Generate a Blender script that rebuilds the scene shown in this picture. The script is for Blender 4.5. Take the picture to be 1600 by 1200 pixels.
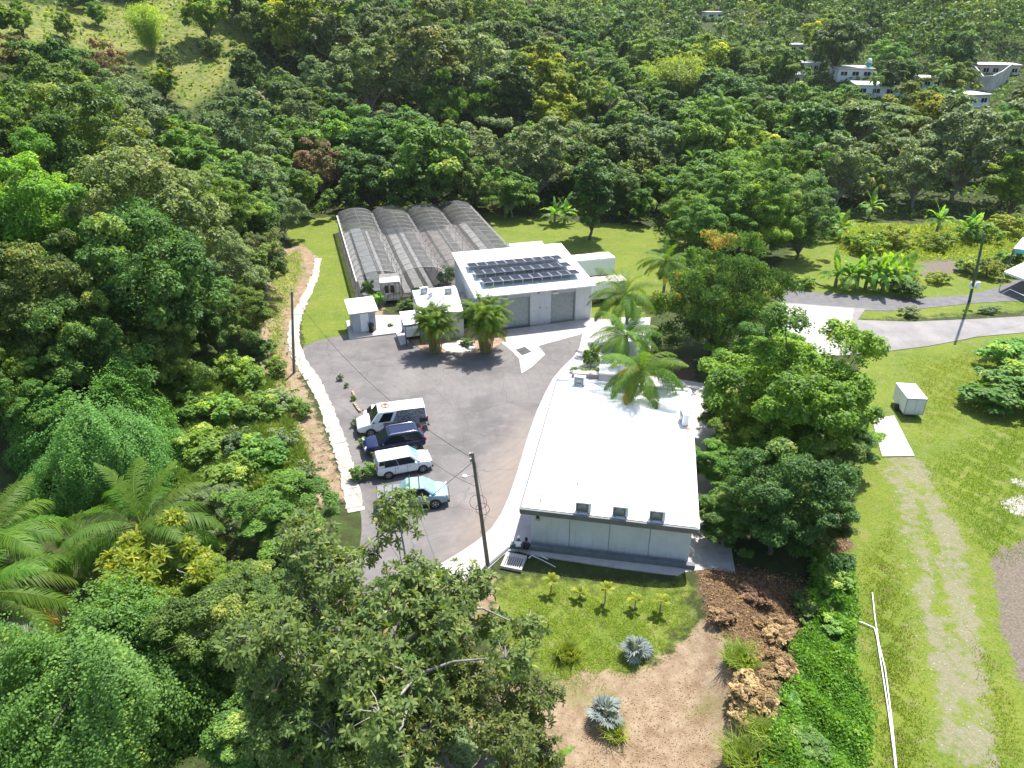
import bpy, bmesh, math, random
import numpy as np
from mathutils import Vector, Matrix, Euler
R_ = math.radians
for o in list(bpy.data.objects): bpy.data.objects.remove(o)
scene = bpy.context.scene
COL = scene.collection
# ------------------------------------------------------------------ camera, light, exposure
CAM_H, PITCH, FPX = 31.5, 28.0, 1148.0
cam = bpy.data.cameras.new('camera'); camo = bpy.data.objects.new('camera', cam); COL.objects.link(camo)
camo.location = (0, 0, CAM_H); camo.rotation_euler = (R_(90 - PITCH), 0, 0)
cam.sensor_width = 36; cam.lens = 36 * FPX / 1600; cam.clip_start = .5; cam.clip_end = 4000
scene.camera = camo
SUN_EL, SUN_AZ = 63.0, 29.0          # azimuth measured from +Y towards +X
world = bpy.data.worlds.new('World'); scene.world = world; world.use_nodes = True
wn = world.node_tree; bg = wn.nodes['Background']
sky = wn.nodes.new('ShaderNodeTexSky'); sky.sky_type = 'NISHITA'; sky.sun_disc = False
sky.sun_elevation = R_(SUN_EL); sky.sun_rotation = R_(SUN_AZ)
sky.air_density = 1.2; sky.dust_density = 1.5
wn.links.new(sky.outputs[0], bg.inputs[0]); bg.inputs[1].default_value = .12
sl = bpy.data.lights.new('sun', 'SUN'); sl.energy = 4.4; sl.angle = R_(.53); sl.color = (1, .955, .88)
so = bpy.data.objects.new('sun', sl); COL.objects.link(so); so.location = (60, 100, 200)
sd = Vector((math.sin(R_(SUN_AZ)) * math.cos(R_(SUN_EL)), math.cos(R_(SUN_AZ)) * math.cos(R_(SUN_EL)), math.sin(R_(SUN_EL))))
so.rotation_euler = (-sd).to_track_quat('-Z', 'Y').to_euler()
vs = scene.view_settings; vs.view_transform = 'Standard'; vs.look = 'None'; vs.gamma = 1; vs.exposure = 1.12; vs.use_curve_mapping = False
cy = scene.cycles
cy.max_bounces = 6; cy.diffuse_bounces = 3; cy.glossy_bounces = 2; cy.transmission_bounces = 4; cy.transparent_max_bounces = 10
cy.volume_bounces = 0; cy.use_denoising = True
cy.sample_clamp_indirect = 6
# ------------------------------------------------------------------ where a point of the photo lies on the ground
cP, sP = math.cos(R_(PITCH)), math.sin(R_(PITCH))
def ray(px, py):
    u = (px - 800) / FPX; v = (600 - py) / FPX
    return u, cP + v * sP, -sP + v * cP
def at(px, py, z=0.):
    a, b, c = ray(px, py); t = (z - CAM_H) / c
    return Vector((a * t, b * t, z))
def proj(p):
    x, y, z = p[0], p[1], p[2] - CAM_H
    d = y * cP - z * sP; up = y * sP + z * cP
    return 800 + FPX * x / d, 600 - FPX * up / d, d
def sstep(a, b, x):
    t = np.clip((x - a) / (b - a), 0, 1); return t * t * (3 - 2 * t)
def hgt(x, y):
    x = np.asarray(x, float); y = np.asarray(y, float)
    xb = np.interp(y, [-20, 15, 40, 52, 62, 80, 105, 130, 200], [-60, -46, -34, -26, -24.5, -25.5, -33, -36, -30])
    d = np.maximum(0, xb - x); hl = 46 * (1 - np.exp(-d * .44 / 46)) * sstep(-30, 30, y)
    yb = np.interp(x, [-300, -120, -40, -8, 12, 60, 84, 130, 300], [90, 118, 130, 140, 148, 158, 160, 145, 120])
    s2 = np.interp(x, [-300, -25, 12, 60, 100, 200], [.30, .29, .15, .115, .18, .25])
    cap = np.interp(x, [-100, 0, 60, 120], [75, 70, 70, 80])
    hb = cap * (1 - np.exp(-np.maximum(0, y - yb) * s2 / cap))
    h = np.hypot(hl, hb) + .055 * np.maximum(0, np.minimum(y, 1500) - 380)
    k = sstep(.5, 8, h)
    h = h + k * (2.0 * np.sin(x * .045 + 1.3) * np.sin(y * .05 + .4) + .7 * np.sin(x * .13 + y * .09) + 5.5 * sstep(170, 330, y) * np.sin(x * .031 + y * .012) * np.sin(y * .027 + 1 + x * .006))
    # leafy bank between the front lawn and the gravel track
    h = h + 1.1 * np.exp(-((x - 12.0) / 1.9) ** 2) * sstep(35.5, 31, y)
    return h
def hz(x, y): return float(hgt(x, y))
def at_t(px, py, dz=0.):
    """first point along the view line that is dz above the terrain"""
    a, b, c = ray(px, py); t = 18.
    prev = t
    while t < 1500:
        if CAM_H + c * t <= hz(a * t, b * t) + dz:
            lo, hi = prev, t
            for _ in range(14):
                m = (lo + hi) / 2
                if CAM_H + c * m <= hz(a * m, b * m) + dz: hi = m
                else: lo = m
            t = hi; break
        prev = t; t += 1.2
    x, y = a * t, b * t
    return Vector((x, y, hz(x, y)))
# ------------------------------------------------------------------ objects
def tag(o, label=None, cat=None, group=None, kind=None):
    if label: o['label'] = label
    if cat: o['category'] = cat
    if group: o['group'] = group
    if kind: o['kind'] = kind
    return o
def thing(name, label, cat, loc=(0, 0, 0), rotz=0., group=None):
    o = bpy.data.objects.new(name, None); COL.objects.link(o)
    o.empty_display_size = .3; o.location = loc; o.rotation_euler = (0, 0, rotz)
    return tag(o, label, cat, group)
def link(name, me, parent=None, loc=None, rot=None, scale=None):
    o = bpy.data.objects.new(name, me); COL.objects.link(o)
    if parent is not None: o.parent = parent
    if loc is not None: o.location = loc
    if rot is not None: o.rotation_euler = rot
    if scale is not None: o.scale = scale
    return o
class MB:
    """collects simple solids and links them as one mesh"""
    def __init__(s): s.v = []; s.f = []; s.m = []; s.mi = 0; s.sm = []
    def add(s, v, f, smooth=False):
        n = len(s.v); s.v += [tuple(p) for p in v]
        for q in f: s.f.append(tuple(i + n for i in q)); s.m.append(s.mi); s.sm.append(smooth)
        return s
    def box(s, c, d, rz=0., tilt=None):
        x, y, z = d[0] / 2, d[1] / 2, d[2] / 2
        M = Matrix.Translation(c) @ Euler(tilt if tilt else (0, 0, rz)).to_matrix().to_4x4()
        v = [M @ Vector(p) for p in ((-x, -y, -z), (x, -y, -z), (x, y, -z), (-x, y, -z), (-x, -y, z), (x, -y, z), (x, y, z), (-x, y, z))]
        return s.add(v, [(0, 3, 2, 1), (4, 5, 6, 7), (0, 1, 5, 4), (1, 2, 6, 5), (2, 3, 7, 6), (3, 0, 4, 7)])
    def hexa(s, v):
        return s.add(v, [(0, 3, 2, 1), (4, 5, 6, 7), (0, 1, 5, 4), (1, 2, 6, 5), (2, 3, 7, 6), (3, 0, 4, 7)])
    def prism(s, poly, z0, z1):
        n = len(poly); v = [(p[0], p[1], z0) for p in poly] + [(p[0], p[1], z1) for p in poly]
        a = sum(poly[i][0] * poly[(i + 1) % n][1] - poly[(i + 1) % n][0] * poly[i][1] for i in range(n))
        if a < 0:
            v = v[:n][::-1] + v[n:][::-1]
        f = [tuple(range(n))[::-1], tuple(range(n, 2 * n))] + [(i, (i + 1) % n, n + (i + 1) % n, n + i) for i in range(n)]
        return s.add(v, f)
    def tube(s, pts, r, n=6, cap=True):
        pts = [Vector(p) for p in pts]; rr = r if hasattr(r, '__len__') else [r] * len(pts)
        v = []; f = []
        side = None
        for i, p in enumerate(pts):
            d = (pts[min(i + 1, len(pts) - 1)] - pts[max(i - 1, 0)])
            d = d.normalized() if d.length > 1e-9 else Vector((0, 0, 1))
            if side is None: side = d.orthogonal().normalized()
            side = (side - d * side.dot(d)); side = side.normalized() if side.length > 1e-6 else d.orthogonal().normalized()
            w = d.cross(side)
            for k in range(n):
                a = 2 * math.pi * k / n; v.append(p + (side * math.cos(a) + w * math.sin(a)) * rr[i])
        for i in range(len(pts) - 1):
            for k in range(n): f.append((i * n + k, i * n + (k + 1) % n, (i + 1) * n + (k + 1) % n, (i + 1) * n + k))
        s.add(v, f, True)
        if cap: s.add(v[:n], [tuple(range(n))[::-1]]); s.add(v[-n:], [tuple(range(n))])
        return s
    def lathe(s, prof, n=14, axis='z', c=(0, 0, 0), smooth=True):
        v = []; f = []
        for (r, h) in prof:
            for k in range(n):
                a = 2 * math.pi * k / n; p = (r * math.cos(a), r * math.sin(a), h)
                if axis == 'y': p = (p[0], p[2], p[1])
                elif axis == 'x': p = (p[2], p[0], p[1])
                v.append((p[0] + c[0], p[1] + c[1], p[2] + c[2]))
        for i in range(len(prof) - 1):
            for k in range(n):
                q = (i * n + k, i * n + (k + 1) % n, (i + 1) * n + (k + 1) % n, (i + 1) * n + k)
                f.append(q if axis != 'y' else q[::-1])
        return s.add(v, f, smooth)
    def mesh(s, name, mats):
        me = bpy.data.meshes.new(name); me.from_pydata(s.v, [], s.f)
        mats = mats if isinstance(mats, (list, tuple)) else [mats]
        for m in mats: me.materials.append(m)
        me.polygons.foreach_set('material_index', s.m); me.polygons.foreach_set('use_smooth', s.sm)
        me.update(); return me
    def build(s, name, mats, parent=None, bevel=0, seg=1):
        o = link(name, s.mesh(name, mats), parent)
        if bevel:
            b = o.modifiers.new('bevel', 'BEVEL'); b.width = bevel; b.segments = seg; b.limit_method = 'ANGLE'; b.angle_limit = R_(35)
        return o
def npmesh(name, V, F, mat, tint=None, smooth=False):
    """V (n,3); F list of int arrays (m,k); tint per face (same order)"""
    me = bpy.data.meshes.new(name)
    me.vertices.add(len(V)); me.vertices.foreach_set('co', np.ascontiguousarray(V, np.float32).ravel())
    tot = sum(a.size for a in F); nf = sum(len(a) for a in F)
    me.loops.add(tot); me.loops.foreach_set('vertex_index', np.concatenate([a.ravel() for a in F]).astype(np.int32))
    ks = np.concatenate([np.full(len(a), a.shape[1]) for a in F]); st = np.concatenate([[0], np.cumsum(ks)[:-1]])
    me.polygons.add(nf); me.polygons.foreach_set('loop_start', st.astype(np.int32))
    if smooth: me.polygons.foreach_set('use_smooth', np.ones(nf, bool))
    me.materials.append(mat)
    if tint is not None:
        a = me.attributes.new('tint', 'FLOAT', 'FACE'); a.data.foreach_set('value', np.asarray(tint, np.float32))
    me.update(calc_edges=True); return me
def unit(a): return a / np.maximum(np.linalg.norm(a, axis=-1, keepdims=True), 1e-9)
def leaf_mesh(name, C, N, A, L, W, T, mat, six=False, fold=.12, droop=.12):
    A = unit(A); S = unit(np.cross(N, A)); N = np.cross(A, S)
    L = np.broadcast_to(np.asarray(L, float), (len(C),))[:, None]; W = np.broadcast_to(np.asarray(W, float), (len(C),))[:, None]
    if not six:
        V = np.stack([C - A * L * .5, C + S * W * .5 + N * fold * W, C + A * L * .5 - N * droop * L, C - S * W * .5 + N * fold * W], 1).reshape(-1, 3)
        F = [np.arange(len(V)).reshape(-1, 4)]; t = T
    else:
        m1 = C - A * L * .1; m2 = C + A * L * .25 - N * droop * L * .4
        V = np.stack([C - A * L * .5, m1 + S * W * .5 + N * fold * W, m2 + S * W * .42 + N * fold * W, C + A * L * .5 - N * droop * L,
                      m2 - S * W * .42 + N * fold * W, m1 - S * W * .5 + N * fold * W], 1).reshape(-1, 3)
        b = np.arange(len(C))[:, None] * 6
        F = [b + np.array([[0, 1, 5]]), b + np.array([[1, 2, 4, 5]]), b + np.array([[2, 3, 4]])]; t = np.concatenate([T, T, T])
    return npmesh(name, V, F, mat, t)
def inpoly(X, Y, poly):
    c = np.zeros(np.shape(X), bool); n = len(poly)
    for i in range(n):
        x1, y1 = poly[i][0], poly[i][1]; x2, y2 = poly[(i + 1) % n][0], poly[(i + 1) % n][1]
        if y1 == y2: continue
        k = (Y > min(y1, y2)) & (Y <= max(y1, y2)) & (X < (Y - y1) * (x2 - x1) / (y2 - y1) + x1)
        c ^= k
    return c
def pdist(X, Y, poly, closed=True):
    d = np.full(np.shape(X), 1e9); n = len(poly)
    for i in range(n if closed else n - 1):
        x1, y1 = poly[i][0], poly[i][1]; x2, y2 = poly[(i + 1) % n][0], poly[(i + 1) % n][1]
        dx, dy = x2 - x1, y2 - y1; l2 = dx * dx + dy * dy + 1e-9
        t = np.clip(((X - x1) * dx + (Y - y1) * dy) / l2, 0, 1)
        d = np.minimum(d, np.hypot(X - x1 - t * dx, Y - y1 - t * dy))
    return d
def pmask(X, Y, pxpoly, soft=.8, terrain=False):
    poly = [(at_t(*p) if terrain else at(*p)) for p in pxpoly]
    s = np.where(inpoly(X, Y, poly), 1, -1) * pdist(X, Y, poly)
    return sstep(-soft, soft, s)
def spline(pts, k=5, closed=True):
    n = len(pts); out = []
    for i in range(n if closed else n - 1):
        g = (lambda j: Vector(pts[j % n])) if closed else (lambda j: Vector(pts[max(0, min(n - 1, j))]))
        p0, p1, p2, p3 = g(i - 1), g(i), g(i + 1), g(i + 2)
        for q in range(k):
            t = q / k
            out.append(.5 * ((2 * p1) + (p2 - p0) * t + (2 * p0 - 5 * p1 + 4 * p2 - p3) * t * t + (3 * p1 - p0 - 3 * p2 + p3) * t ** 3))
    if not closed: out.append(Vector(pts[-1]))
    return out
# ------------------------------------------------------------------ materials
def nodes(name):
    m = bpy.data.materials.new(name); m.use_nodes = True; nt = m.node_tree
    return m, nt, nt.nodes['Principled BSDF'], nt.nodes['Material Output']
def N_(nt, t, **kw):
    n = nt.nodes.new('ShaderNode' + t)
    for k, v in kw.items():
        if k.startswith('i_'): n.inputs[k[2:].replace('_', ' ')].default_value = v
        else: setattr(n, k, v)
    return n
def c4(c): return (c[0], c[1], c[2], 1)
def noise(nt, vec, scale, detail=4, rough=.6, dist=0.):
    n = N_(nt, 'TexNoise'); n.inputs['Scale'].default_value = scale; n.inputs['Detail'].default_value = detail
    n.inputs['Roughness'].default_value = rough; n.inputs['Distortion'].default_value = dist
    nt.links.new(vec, n.inputs['Vector']); return n.outputs['Fac']
def ramp(nt, fac, stops, interp='LINEAR'):
    r = N_(nt, 'ValToRGB'); e = r.color_ramp.elements; r.color_ramp.interpolation = interp
    while len(e) < len(stops): e.new(.5)
    for i, (p, c) in enumerate(stops): e[i].position = p; e[i].color = c4(c) if hasattr(c, '__len__') else (c, c, c, 1)
    nt.links.new(fac, r.inputs[0]); return r.outputs[0]
def mix(nt, fac, a, b, mode='MIX'):
    m = N_(nt, 'MixRGB', blend_type=mode)
    for s, v in ((0, fac), (1, a), (2, b)):
        if hasattr(v, 'is_linked') or hasattr(v, 'links'): nt.links.new(v, m.inputs[s])
        else: m.inputs[s].default_value = v if s == 0 else c4(v)
    return m.outputs[0]
def math_(nt, op, a, b=None, clamp=False):
    m = N_(nt, 'Math', operation=op, use_clamp=clamp)
    for s, v in ((0, a), (1, b)):
        if v is None: continue
        if hasattr(v, 'links'): nt.links.new(v, m.inputs[s])
        else: m.inputs[s].default_value = v
    return m.outputs[0]
def mrange(nt, v, a, b, c=0., d=1.):
    m = N_(nt, 'MapRange'); nt.links.new(v, m.inputs[0])
    for i, q in enumerate((a, b, c, d)): m.inputs[i + 1].default_value = q
    return m.outputs[0]
def bump(nt, bs, h, strength=.3, dist=.05):
    b = N_(nt, 'Bump'); b.inputs['Strength'].default_value = strength; b.inputs['Distance'].default_value = dist
    nt.links.new(h, b.inputs['Height']); nt.links.new(b.outputs[0], bs.inputs['Normal'])
def pm(name, c1, c2=None, scale=3., rough=.6, metal=0., bmp=0., bscale=30., spec=.5, lo=.35, hi=.65, detail=5, coat=0.):
    m, nt, bs, out = nodes(name)
    co = N_(nt, 'TexCoord').outputs['Object']
    if c2 is None: bs.inputs['Base Color'].default_value = c4(c1)
    else: nt.links.new(ramp(nt, noise(nt, co, scale, detail), [(lo, c1), (hi, c2)]), bs.inputs['Base Color'])
    bs.inputs['Roughness'].default_value = rough; bs.inputs['Metallic'].default_value = metal
    bs.inputs['Specular IOR Level'].default_value = spec; bs.inputs['Coat Weight'].default_value = coat
    if bmp: bump(nt, bs, noise(nt, co, bscale, 4), bmp)
    return m
def leafmat(name, stops, trans=.32, rough=.55, spec=.42, var=.22, gain=2.35):
    m, nt, bs, out = nodes(name)
    at_ = N_(nt, 'Attribute', attribute_name='tint'); oi = N_(nt, 'ObjectInfo')
    stops = [(p, tuple(min(.6, v * gain * k) for v, k in zip(c, (1.03, 1., .86) if gain > 1.7 else (1, 1, 1)))) for p, c in stops]
    col = ramp(nt, at_.outputs['Fac'], stops)
    trans = min(.5, trans * 1.25); rough = max(rough, .56); spec = min(spec, .32)
    hsv = N_(nt, 'HueSaturation'); nt.links.new(col, hsv.inputs['Color'])
    nt.links.new(mrange(nt, oi.outputs['Random'], 0, 1, .5 - .022, .5 + .018), hsv.inputs['Hue'])
    nt.links.new(mrange(nt, math_(nt, 'FRACT', math_(nt, 'MULTIPLY', oi.outputs['Random'], 7.3)), 0, 1, 1 - var, 1 + var), hsv.inputs['Value'])
    nt.links.new(hsv.outputs[0], bs.inputs['Base Color'])
    bs.inputs['Roughness'].default_value = rough; bs.inputs['Specular IOR Level'].default_value = spec
    tr = N_(nt, 'BsdfTranslucent'); nt.links.new(mix(nt, 1., hsv.outputs[0], (1.6, 1.5, .45), 'MULTIPLY'), tr.inputs['Color'])
    ms = N_(nt, 'MixShader'); ms.inputs[0].default_value = trans
    nt.links.new(bs.outputs[0], ms.inputs[1]); nt.links.new(tr.outputs[0], ms.inputs[2]); nt.links.new(ms.outputs[0], out.inputs['Surface'])
    return m
M = {}
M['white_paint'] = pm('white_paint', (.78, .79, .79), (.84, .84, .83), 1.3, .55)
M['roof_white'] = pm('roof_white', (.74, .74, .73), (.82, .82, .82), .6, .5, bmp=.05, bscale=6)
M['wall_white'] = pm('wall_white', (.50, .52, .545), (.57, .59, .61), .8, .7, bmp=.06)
def streaky(name, a, b, s):
    m, nt, bs, out = nodes(name); co = N_(nt, 'TexCoord').outputs['Object']
    mp = N_(nt, 'Mapping'); nt.links.new(co, mp.inputs[0]); mp.inputs['Scale'].default_value = (2.6, 2.6, .22)
    n1 = noise(nt, mp.outputs[0], 1.5, 5, .7); n2 = noise(nt, co, .8, 5); sep = N_(nt, 'SeparateXYZ'); nt.links.new(co, sep.inputs[0])
    col = mix(nt, mrange(nt, n2, .35, .65), a, b)
    col = mix(nt, math_(nt, 'MULTIPLY', mrange(nt, n1, .52, .72), .38), col, s)
    low = math_(nt, 'ADD', sep.outputs['Z'], math_(nt, 'MULTIPLY', n1, -.9))
    col = mix(nt, math_(nt, 'MULTIPLY', mrange(nt, low, .25, -.35), .55), col, tuple(v * .8 for v in s))
    nt.links.new(col, bs.inputs['Base Color']); bs.inputs['Roughness'].default_value = .7; return m
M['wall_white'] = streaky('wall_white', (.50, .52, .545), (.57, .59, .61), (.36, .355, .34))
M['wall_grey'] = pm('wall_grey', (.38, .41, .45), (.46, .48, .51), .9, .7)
M['fascia'] = pm('fascia', (.115, .12, .125), (.15, .15, .155), 2, .6)
M['dark_curb'] = pm('dark_curb', (.09, .11, .12), (.15, .16, .165), 1.5, .75, bmp=.2)
M['steel'] = pm('steel', (.42, .44, .45), (.52, .53, .54), 2, .42, .7)
M['galv'] = pm('galv', (.30, .33, .34), (.38, .41, .42), 3, .45, .5)
M['dark_metal'] = pm('dark_metal', (.03, .03, .033), (.06, .06, .06), 6, .5, .3)
M['black'] = pm('black', (.012, .012, .013), None, rough=.5)
M['rubber'] = pm('rubber', (.018, .018, .019), (.03, .03, .03), 8, .85)
M['glass_dark'] = pm('glass_dark', (.012, .016, .018), None, rough=.08, spec=.2)
M['sky_glass_trim'] = pm('sky_glass_trim', (.16, .30, .36), (.24, .40, .45), 1.5, rough=.08, spec=.4)  # windshields' blue sky reflection put into the base colour; plain blue on canopy trim
M['wood_pole'] = pm('wood_pole', (.12, .105, .09), (.20, .18, .155), 3, .85, bmp=.3)
M['pvc'] = pm('pvc', (.78, .77, .74), (.68, .67, .62), 3, .4)
M['teal'] = pm('teal', (.03, .30, .30), (.05, .36, .34), 2, .55)
M['bark_pale'] = pm('bark_pale', (.17, .155, .14), (.33, .31, .285), 3, .85, bmp=.5, bscale=12)
M['bark_dark'] = pm('bark_dark', (.06, .05, .04), (.14, .12, .095), 3, .9, bmp=.5, bscale=12)
M['palm_bark'] = pm('palm_bark', (.17, .155, .13), (.29, .265, .23), 4, .9, bmp=.4, bscale=9)
M['rust'] = pm('rust', (.62, .60, .56), (.26, .12, .07), 2.2, .75, lo=.42, hi=.62)
M['concrete_wall'] = pm('concrete_wall', (.24, .235, .22), (.42, .41, .39), .5, .85, bmp=.2)
# leaves: young, lighter leaves at tint 1, old at 0
M['leaf_dark'] = leafmat('leaf_dark', [(0, (.020, .042, .010)), (.5, (.036, .075, .014)), (.85, (.068, .115, .022)), (1, (.13, .15, .035))], .26, .42)
M['leaf_bright'] = leafmat('leaf_bright', [(0, (.030, .065, .014)), (.5, (.055, .112, .018)), (.85, (.095, .158, .028)), (1, (.16, .19, .045))], .34, .45)
M['leaf_grey'] = leafmat('leaf_grey', [(0, (.040, .064, .030)), (.5, (.068, .104, .046)), (.85, (.108, .142, .066)), (1, (.165, .18, .09))], .26, .5)
M['leaf_yellow'] = leafmat('leaf_yellow', [(0, (.040, .075, .010)), (.5, (.085, .125, .014)), (.85, (.16, .185, .02)), (1, (.26, .23, .03))], .38, .45)
M['leaf_olive'] = leafmat('leaf_olive', [(0, (.034, .058, .022)), (.5, (.062, .094, .036)), (.8, (.092, .118, .05)), (1, (.13, .12, .065))], .30, .5)
M['leaf_red'] = leafmat('leaf_red', [(0, (.045, .055, .022)), (.45, (.078, .072, .038)), (.8, (.12, .075, .05)), (1, (.15, .08, .06))], .30, .5)
M['leaf_fresh'] = leafmat('leaf_fresh', [(0, (.040, .085, .018)), (.5, (.072, .135, .026)), (.85, (.115, .18, .036)), (1, (.18, .22, .05))], .36, .45)
M['leaf_vine'] = leafmat('leaf_vine', [(0, (.026, .065, .018)), (.5, (.048, .112, .026)), (.85, (.088, .165, .034)), (1, (.16, .21, .04))], .34, .4)
M['leaf_mango'] = leafmat('leaf_mango', [(0, (.022, .045, .012)), (.5, (.040, .080, .018)), (.80, (.080, .125, .024)), (.92, (.12, .11, .035)), (1, (.24, .13, .05))], .28, .42)
M['leaf_rosette'] = leafmat('leaf_rosette', [(0, (.026, .048, .014)), (.55, (.055, .085, .022)), (.86, (.10, .125, .036)), (.96, (.13, .14, .045)), (1, (.18, .13, .07))], .30, .38)
M['bamboo_leaf'] = leafmat('bamboo_leaf', [(0, (.07, .12, .022)), (.5, (.12, .18, .035)), (1, (.20, .24, .06))], .4, .5)
M['palm_leaf'] = leafmat('palm_leaf', [(0, (.035, .085, .010)), (.5, (.062, .130, .014)), (1, (.13, .18, .022))], .34, .36, spec=.25, gain=1.5)
M['palm_old'] = leafmat('palm_old', [(0, (.16, .14, .03)), (.5, (.24, .19, .04)), (1, (.32, .23, .07))], .35, .4)
M['royal_leaf'] = leafmat('royal_leaf', [(0, (.032, .072, .016)), (.5, (.055, .105, .022)), (1, (.10, .16, .03))], .3, .4)
M['areca_leaf'] = leafmat('areca_leaf', [(0, (.035, .080, .010)), (.5, (.070, .130, .013)), (.85, (.15, .18, .02)), (1, (.26, .20, .03))], .38, .4, spec=.25, gain=1.69)
M['silver_leaf'] = leafmat('silver_leaf', [(0, (.19, .24, .23)), (.5, (.29, .35, .34)), (1, (.38, .42, .40))], .2, .5, gain=.72)
M['banana_leaf'] = leafmat('banana_leaf', [(0, (.035, .085, .016)), (.5, (.065, .135, .022)), (1, (.13, .20, .04))], .4, .35)
M['grass_blade'] = leafmat('grass_blade', [(0, (.075, .125, .014)), (.5, (.135, .195, .022)), (.85, (.19, .235, .035)), (1, (.32, .29, .12))], .35, .55, .3, gain=1.5)
M['tall_grass'] = leafmat('tall_grass', [(0, (.060, .110, .020)), (.5, (.11, .17, .034)), (.85, (.19, .235, .06)), (1, (.34, .30, .15))], .35, .55, .3, gain=1.8)
M['leaf_glossy'] = leafmat('leaf_glossy', [(0, (.030, .068, .011)), (.45, (.066, .128, .016)), (.8, (.118, .185, .022)), (1, (.19, .22, .03))], .36, .45)
M['young_leaf'] = leafmat('young_leaf', [(0, (.16, .22, .02)), (.5, (.27, .32, .03)), (1, (.42, .42, .06))], .35, gain=1.)
M['ground_cover'] = leafmat('ground_cover', [(0, (.030, .085, .014)), (.5, (.060, .145, .018)), (.85, (.12, .21, .022)), (1, (.22, .26, .03))], .34, .45)
M['dry_leaf'] = leafmat('dry_leaf', [(0, (.11, .072, .038)), (.5, (.27, .18, .09)), (1, (.46, .35, .19))], .25, .7, .2, gain=1.2)
M['far_leaf'] = leafmat('far_leaf', [(0, (.030, .055, .014)), (.35, (.052, .090, .022)), (.7, (.090, .125, .032)), (1, (.17, .18, .045))], .28, .5)
# ------------------------------------------------------------------ ground
def ground_axis(lo, hi, step, far, g=1.13):
    a = list(np.arange(lo, hi + 1e-6, step)); s = step; x = hi
    while x < far[1]: s = min(s * g, 14); x += s; a.append(x)
    s = step; x = lo; b = []
    while x > far[0]: s = min(s * g, 14); x -= s; b.append(x)
    return np.array(b[::-1] + a)
gx = ground_axis(-42, 62, .5, (-760, 760)); gy = ground_axis(12, 128, .5, (-60, 1250))
GX, GY = np.meshgrid(gx, gy); GZ = hgt(GX, GY)
rngG = np.random.default_rng(3)
near = (np.abs(GX - 10) < 60) & (GY < 130)
GZ = GZ - .02
nx, ny = len(gx), len(gy)
ii = np.arange(nx * ny).reshape(ny, nx)
Fq = np.stack([ii[:-1, :-1].ravel(), ii[:-1, 1:].ravel(), ii[1:, 1:].ravel(), ii[1:, :-1].ravel()], 1)
def mpx(*polys, soft=.8):
    m = np.zeros_like(GX)
    for p in polys: m = np.maximum(m, pmask(GX, GY, p, soft))
    return m
LAWN_BACK = [(750, 332), (870, 345), (1010, 352), (1075, 372), (1075, 420), (1040, 470), (1000, 505), (918, 505), (905, 430), (800, 400)]
LAWN_LEFT = [(440, 345), (532, 338), (562, 470), (556, 510), (546, 530), (476, 540), (470, 505), (492, 440), (500, 405), (455, 380)]
LAWN_FRONT = [(752, 905), (800, 890), (1090, 900), (1098, 1000), (1010, 1065), (925, 1100), (850, 1090), (780, 1030), (735, 960)]
LAWN_RIGHT = [(1345, 560), (1400, 535), (1640, 500), (1800, 520), (1800, 1300), (1330, 1300), (1300, 1000), (1320, 870), (1330, 700)]
FIELD_RIGHT = [(1205, 425), (1290, 345), (1440, 350), (1700, 330), (1700, 480), (1340, 500), (1220, 470)]
MEADOW = [(-30, 2), (200, 2), (392, 2), (396, 60), (370, 112), (335, 145), (290, 175), (250, 130), (195, 92), (120, 76), (-30, 96)]
lawn = np.maximum(np.maximum(mpx(LAWN_LEFT, LAWN_RIGHT, soft=.9), .66 * mpx(LAWN_FRONT, soft=2.2)), mpx(LAWN_BACK, FIELD_RIGHT, soft=3.2))
# hillside pasture at upper left, by place on the hill
PASTURE = [(p.x, p.y) for p in (at_t(*q) for q in MEADOW)]
past = sstep(-8, 8, np.where(inpoly(GX, GY, PASTURE), 1, -1) * pdist(GX, GY, PASTURE))
soil = mpx([(838, 1085), (900, 1050), (1000, 1050), (1090, 990), (1140, 940), (1170, 1040), (1150, 1300), (700, 1300), (720, 1150), (745, 1020), (800, 1060)],
           [(690, 905), (770, 900), (775, 960), (720, 985), (690, 950)],
           [(418, 400), (470, 380), (500, 405), (480, 450), (455, 520), (470, 590), (510, 690), (545, 780), (500, 790), (470, 690), (400, 600), (415, 480)],
           [(560, 478), (600, 470), (600, 505), (560, 500)], [(1065, 620), (1100, 620), (1110, 900), (1085, 900)], soft=1.1)
gravel = mpx([(1385, 715), (1425, 715), (1475, 800), (1520, 950), (1540, 1060), (1540, 1180), (1480, 1180), (1450, 1060), (1410, 900)], soft=2.6) * .8
rut = np.zeros_like(GX)
for ln_, w_ in ((((1392, 712), (1418, 780), (1436, 850), (1450, 930), (1470, 1010), (1482, 1090), (1490, 1180)), .75), (((1418, 712), (1452, 770), (1482, 840), (1502, 930), (1512, 1010), (1525, 1090), (1530, 1180)), .95)):
    q_ = [at(*p) for p in ln_]; rut = np.maximum(rut, sstep(w_ + .7, w_ - .6, pdist(GX, GY, q_, False)))
gravel = np.maximum(gravel * .38, rut * .60)
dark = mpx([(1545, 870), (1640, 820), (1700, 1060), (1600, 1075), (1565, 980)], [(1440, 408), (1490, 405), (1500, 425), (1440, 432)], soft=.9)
rubble = mpx([(1562, 784), (1590, 774), (1640, 778), (1640, 808), (1580, 804)], [(1575, 750), (1640, 742), (1640, 760), (1590, 760)], soft=.6) * .85
litter = mpx([(1085, 880), (1150, 880), (1260, 920), (1230, 1060), (1180, 1160), (1130, 1130), (1160, 1040), (1100, 985)],
             [(1270, 660), (1330, 700), (1330, 860), (1270, 860)], [(1030, 560), (1080, 560), (1100, 640), (1060, 620)], soft=1.0)
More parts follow.
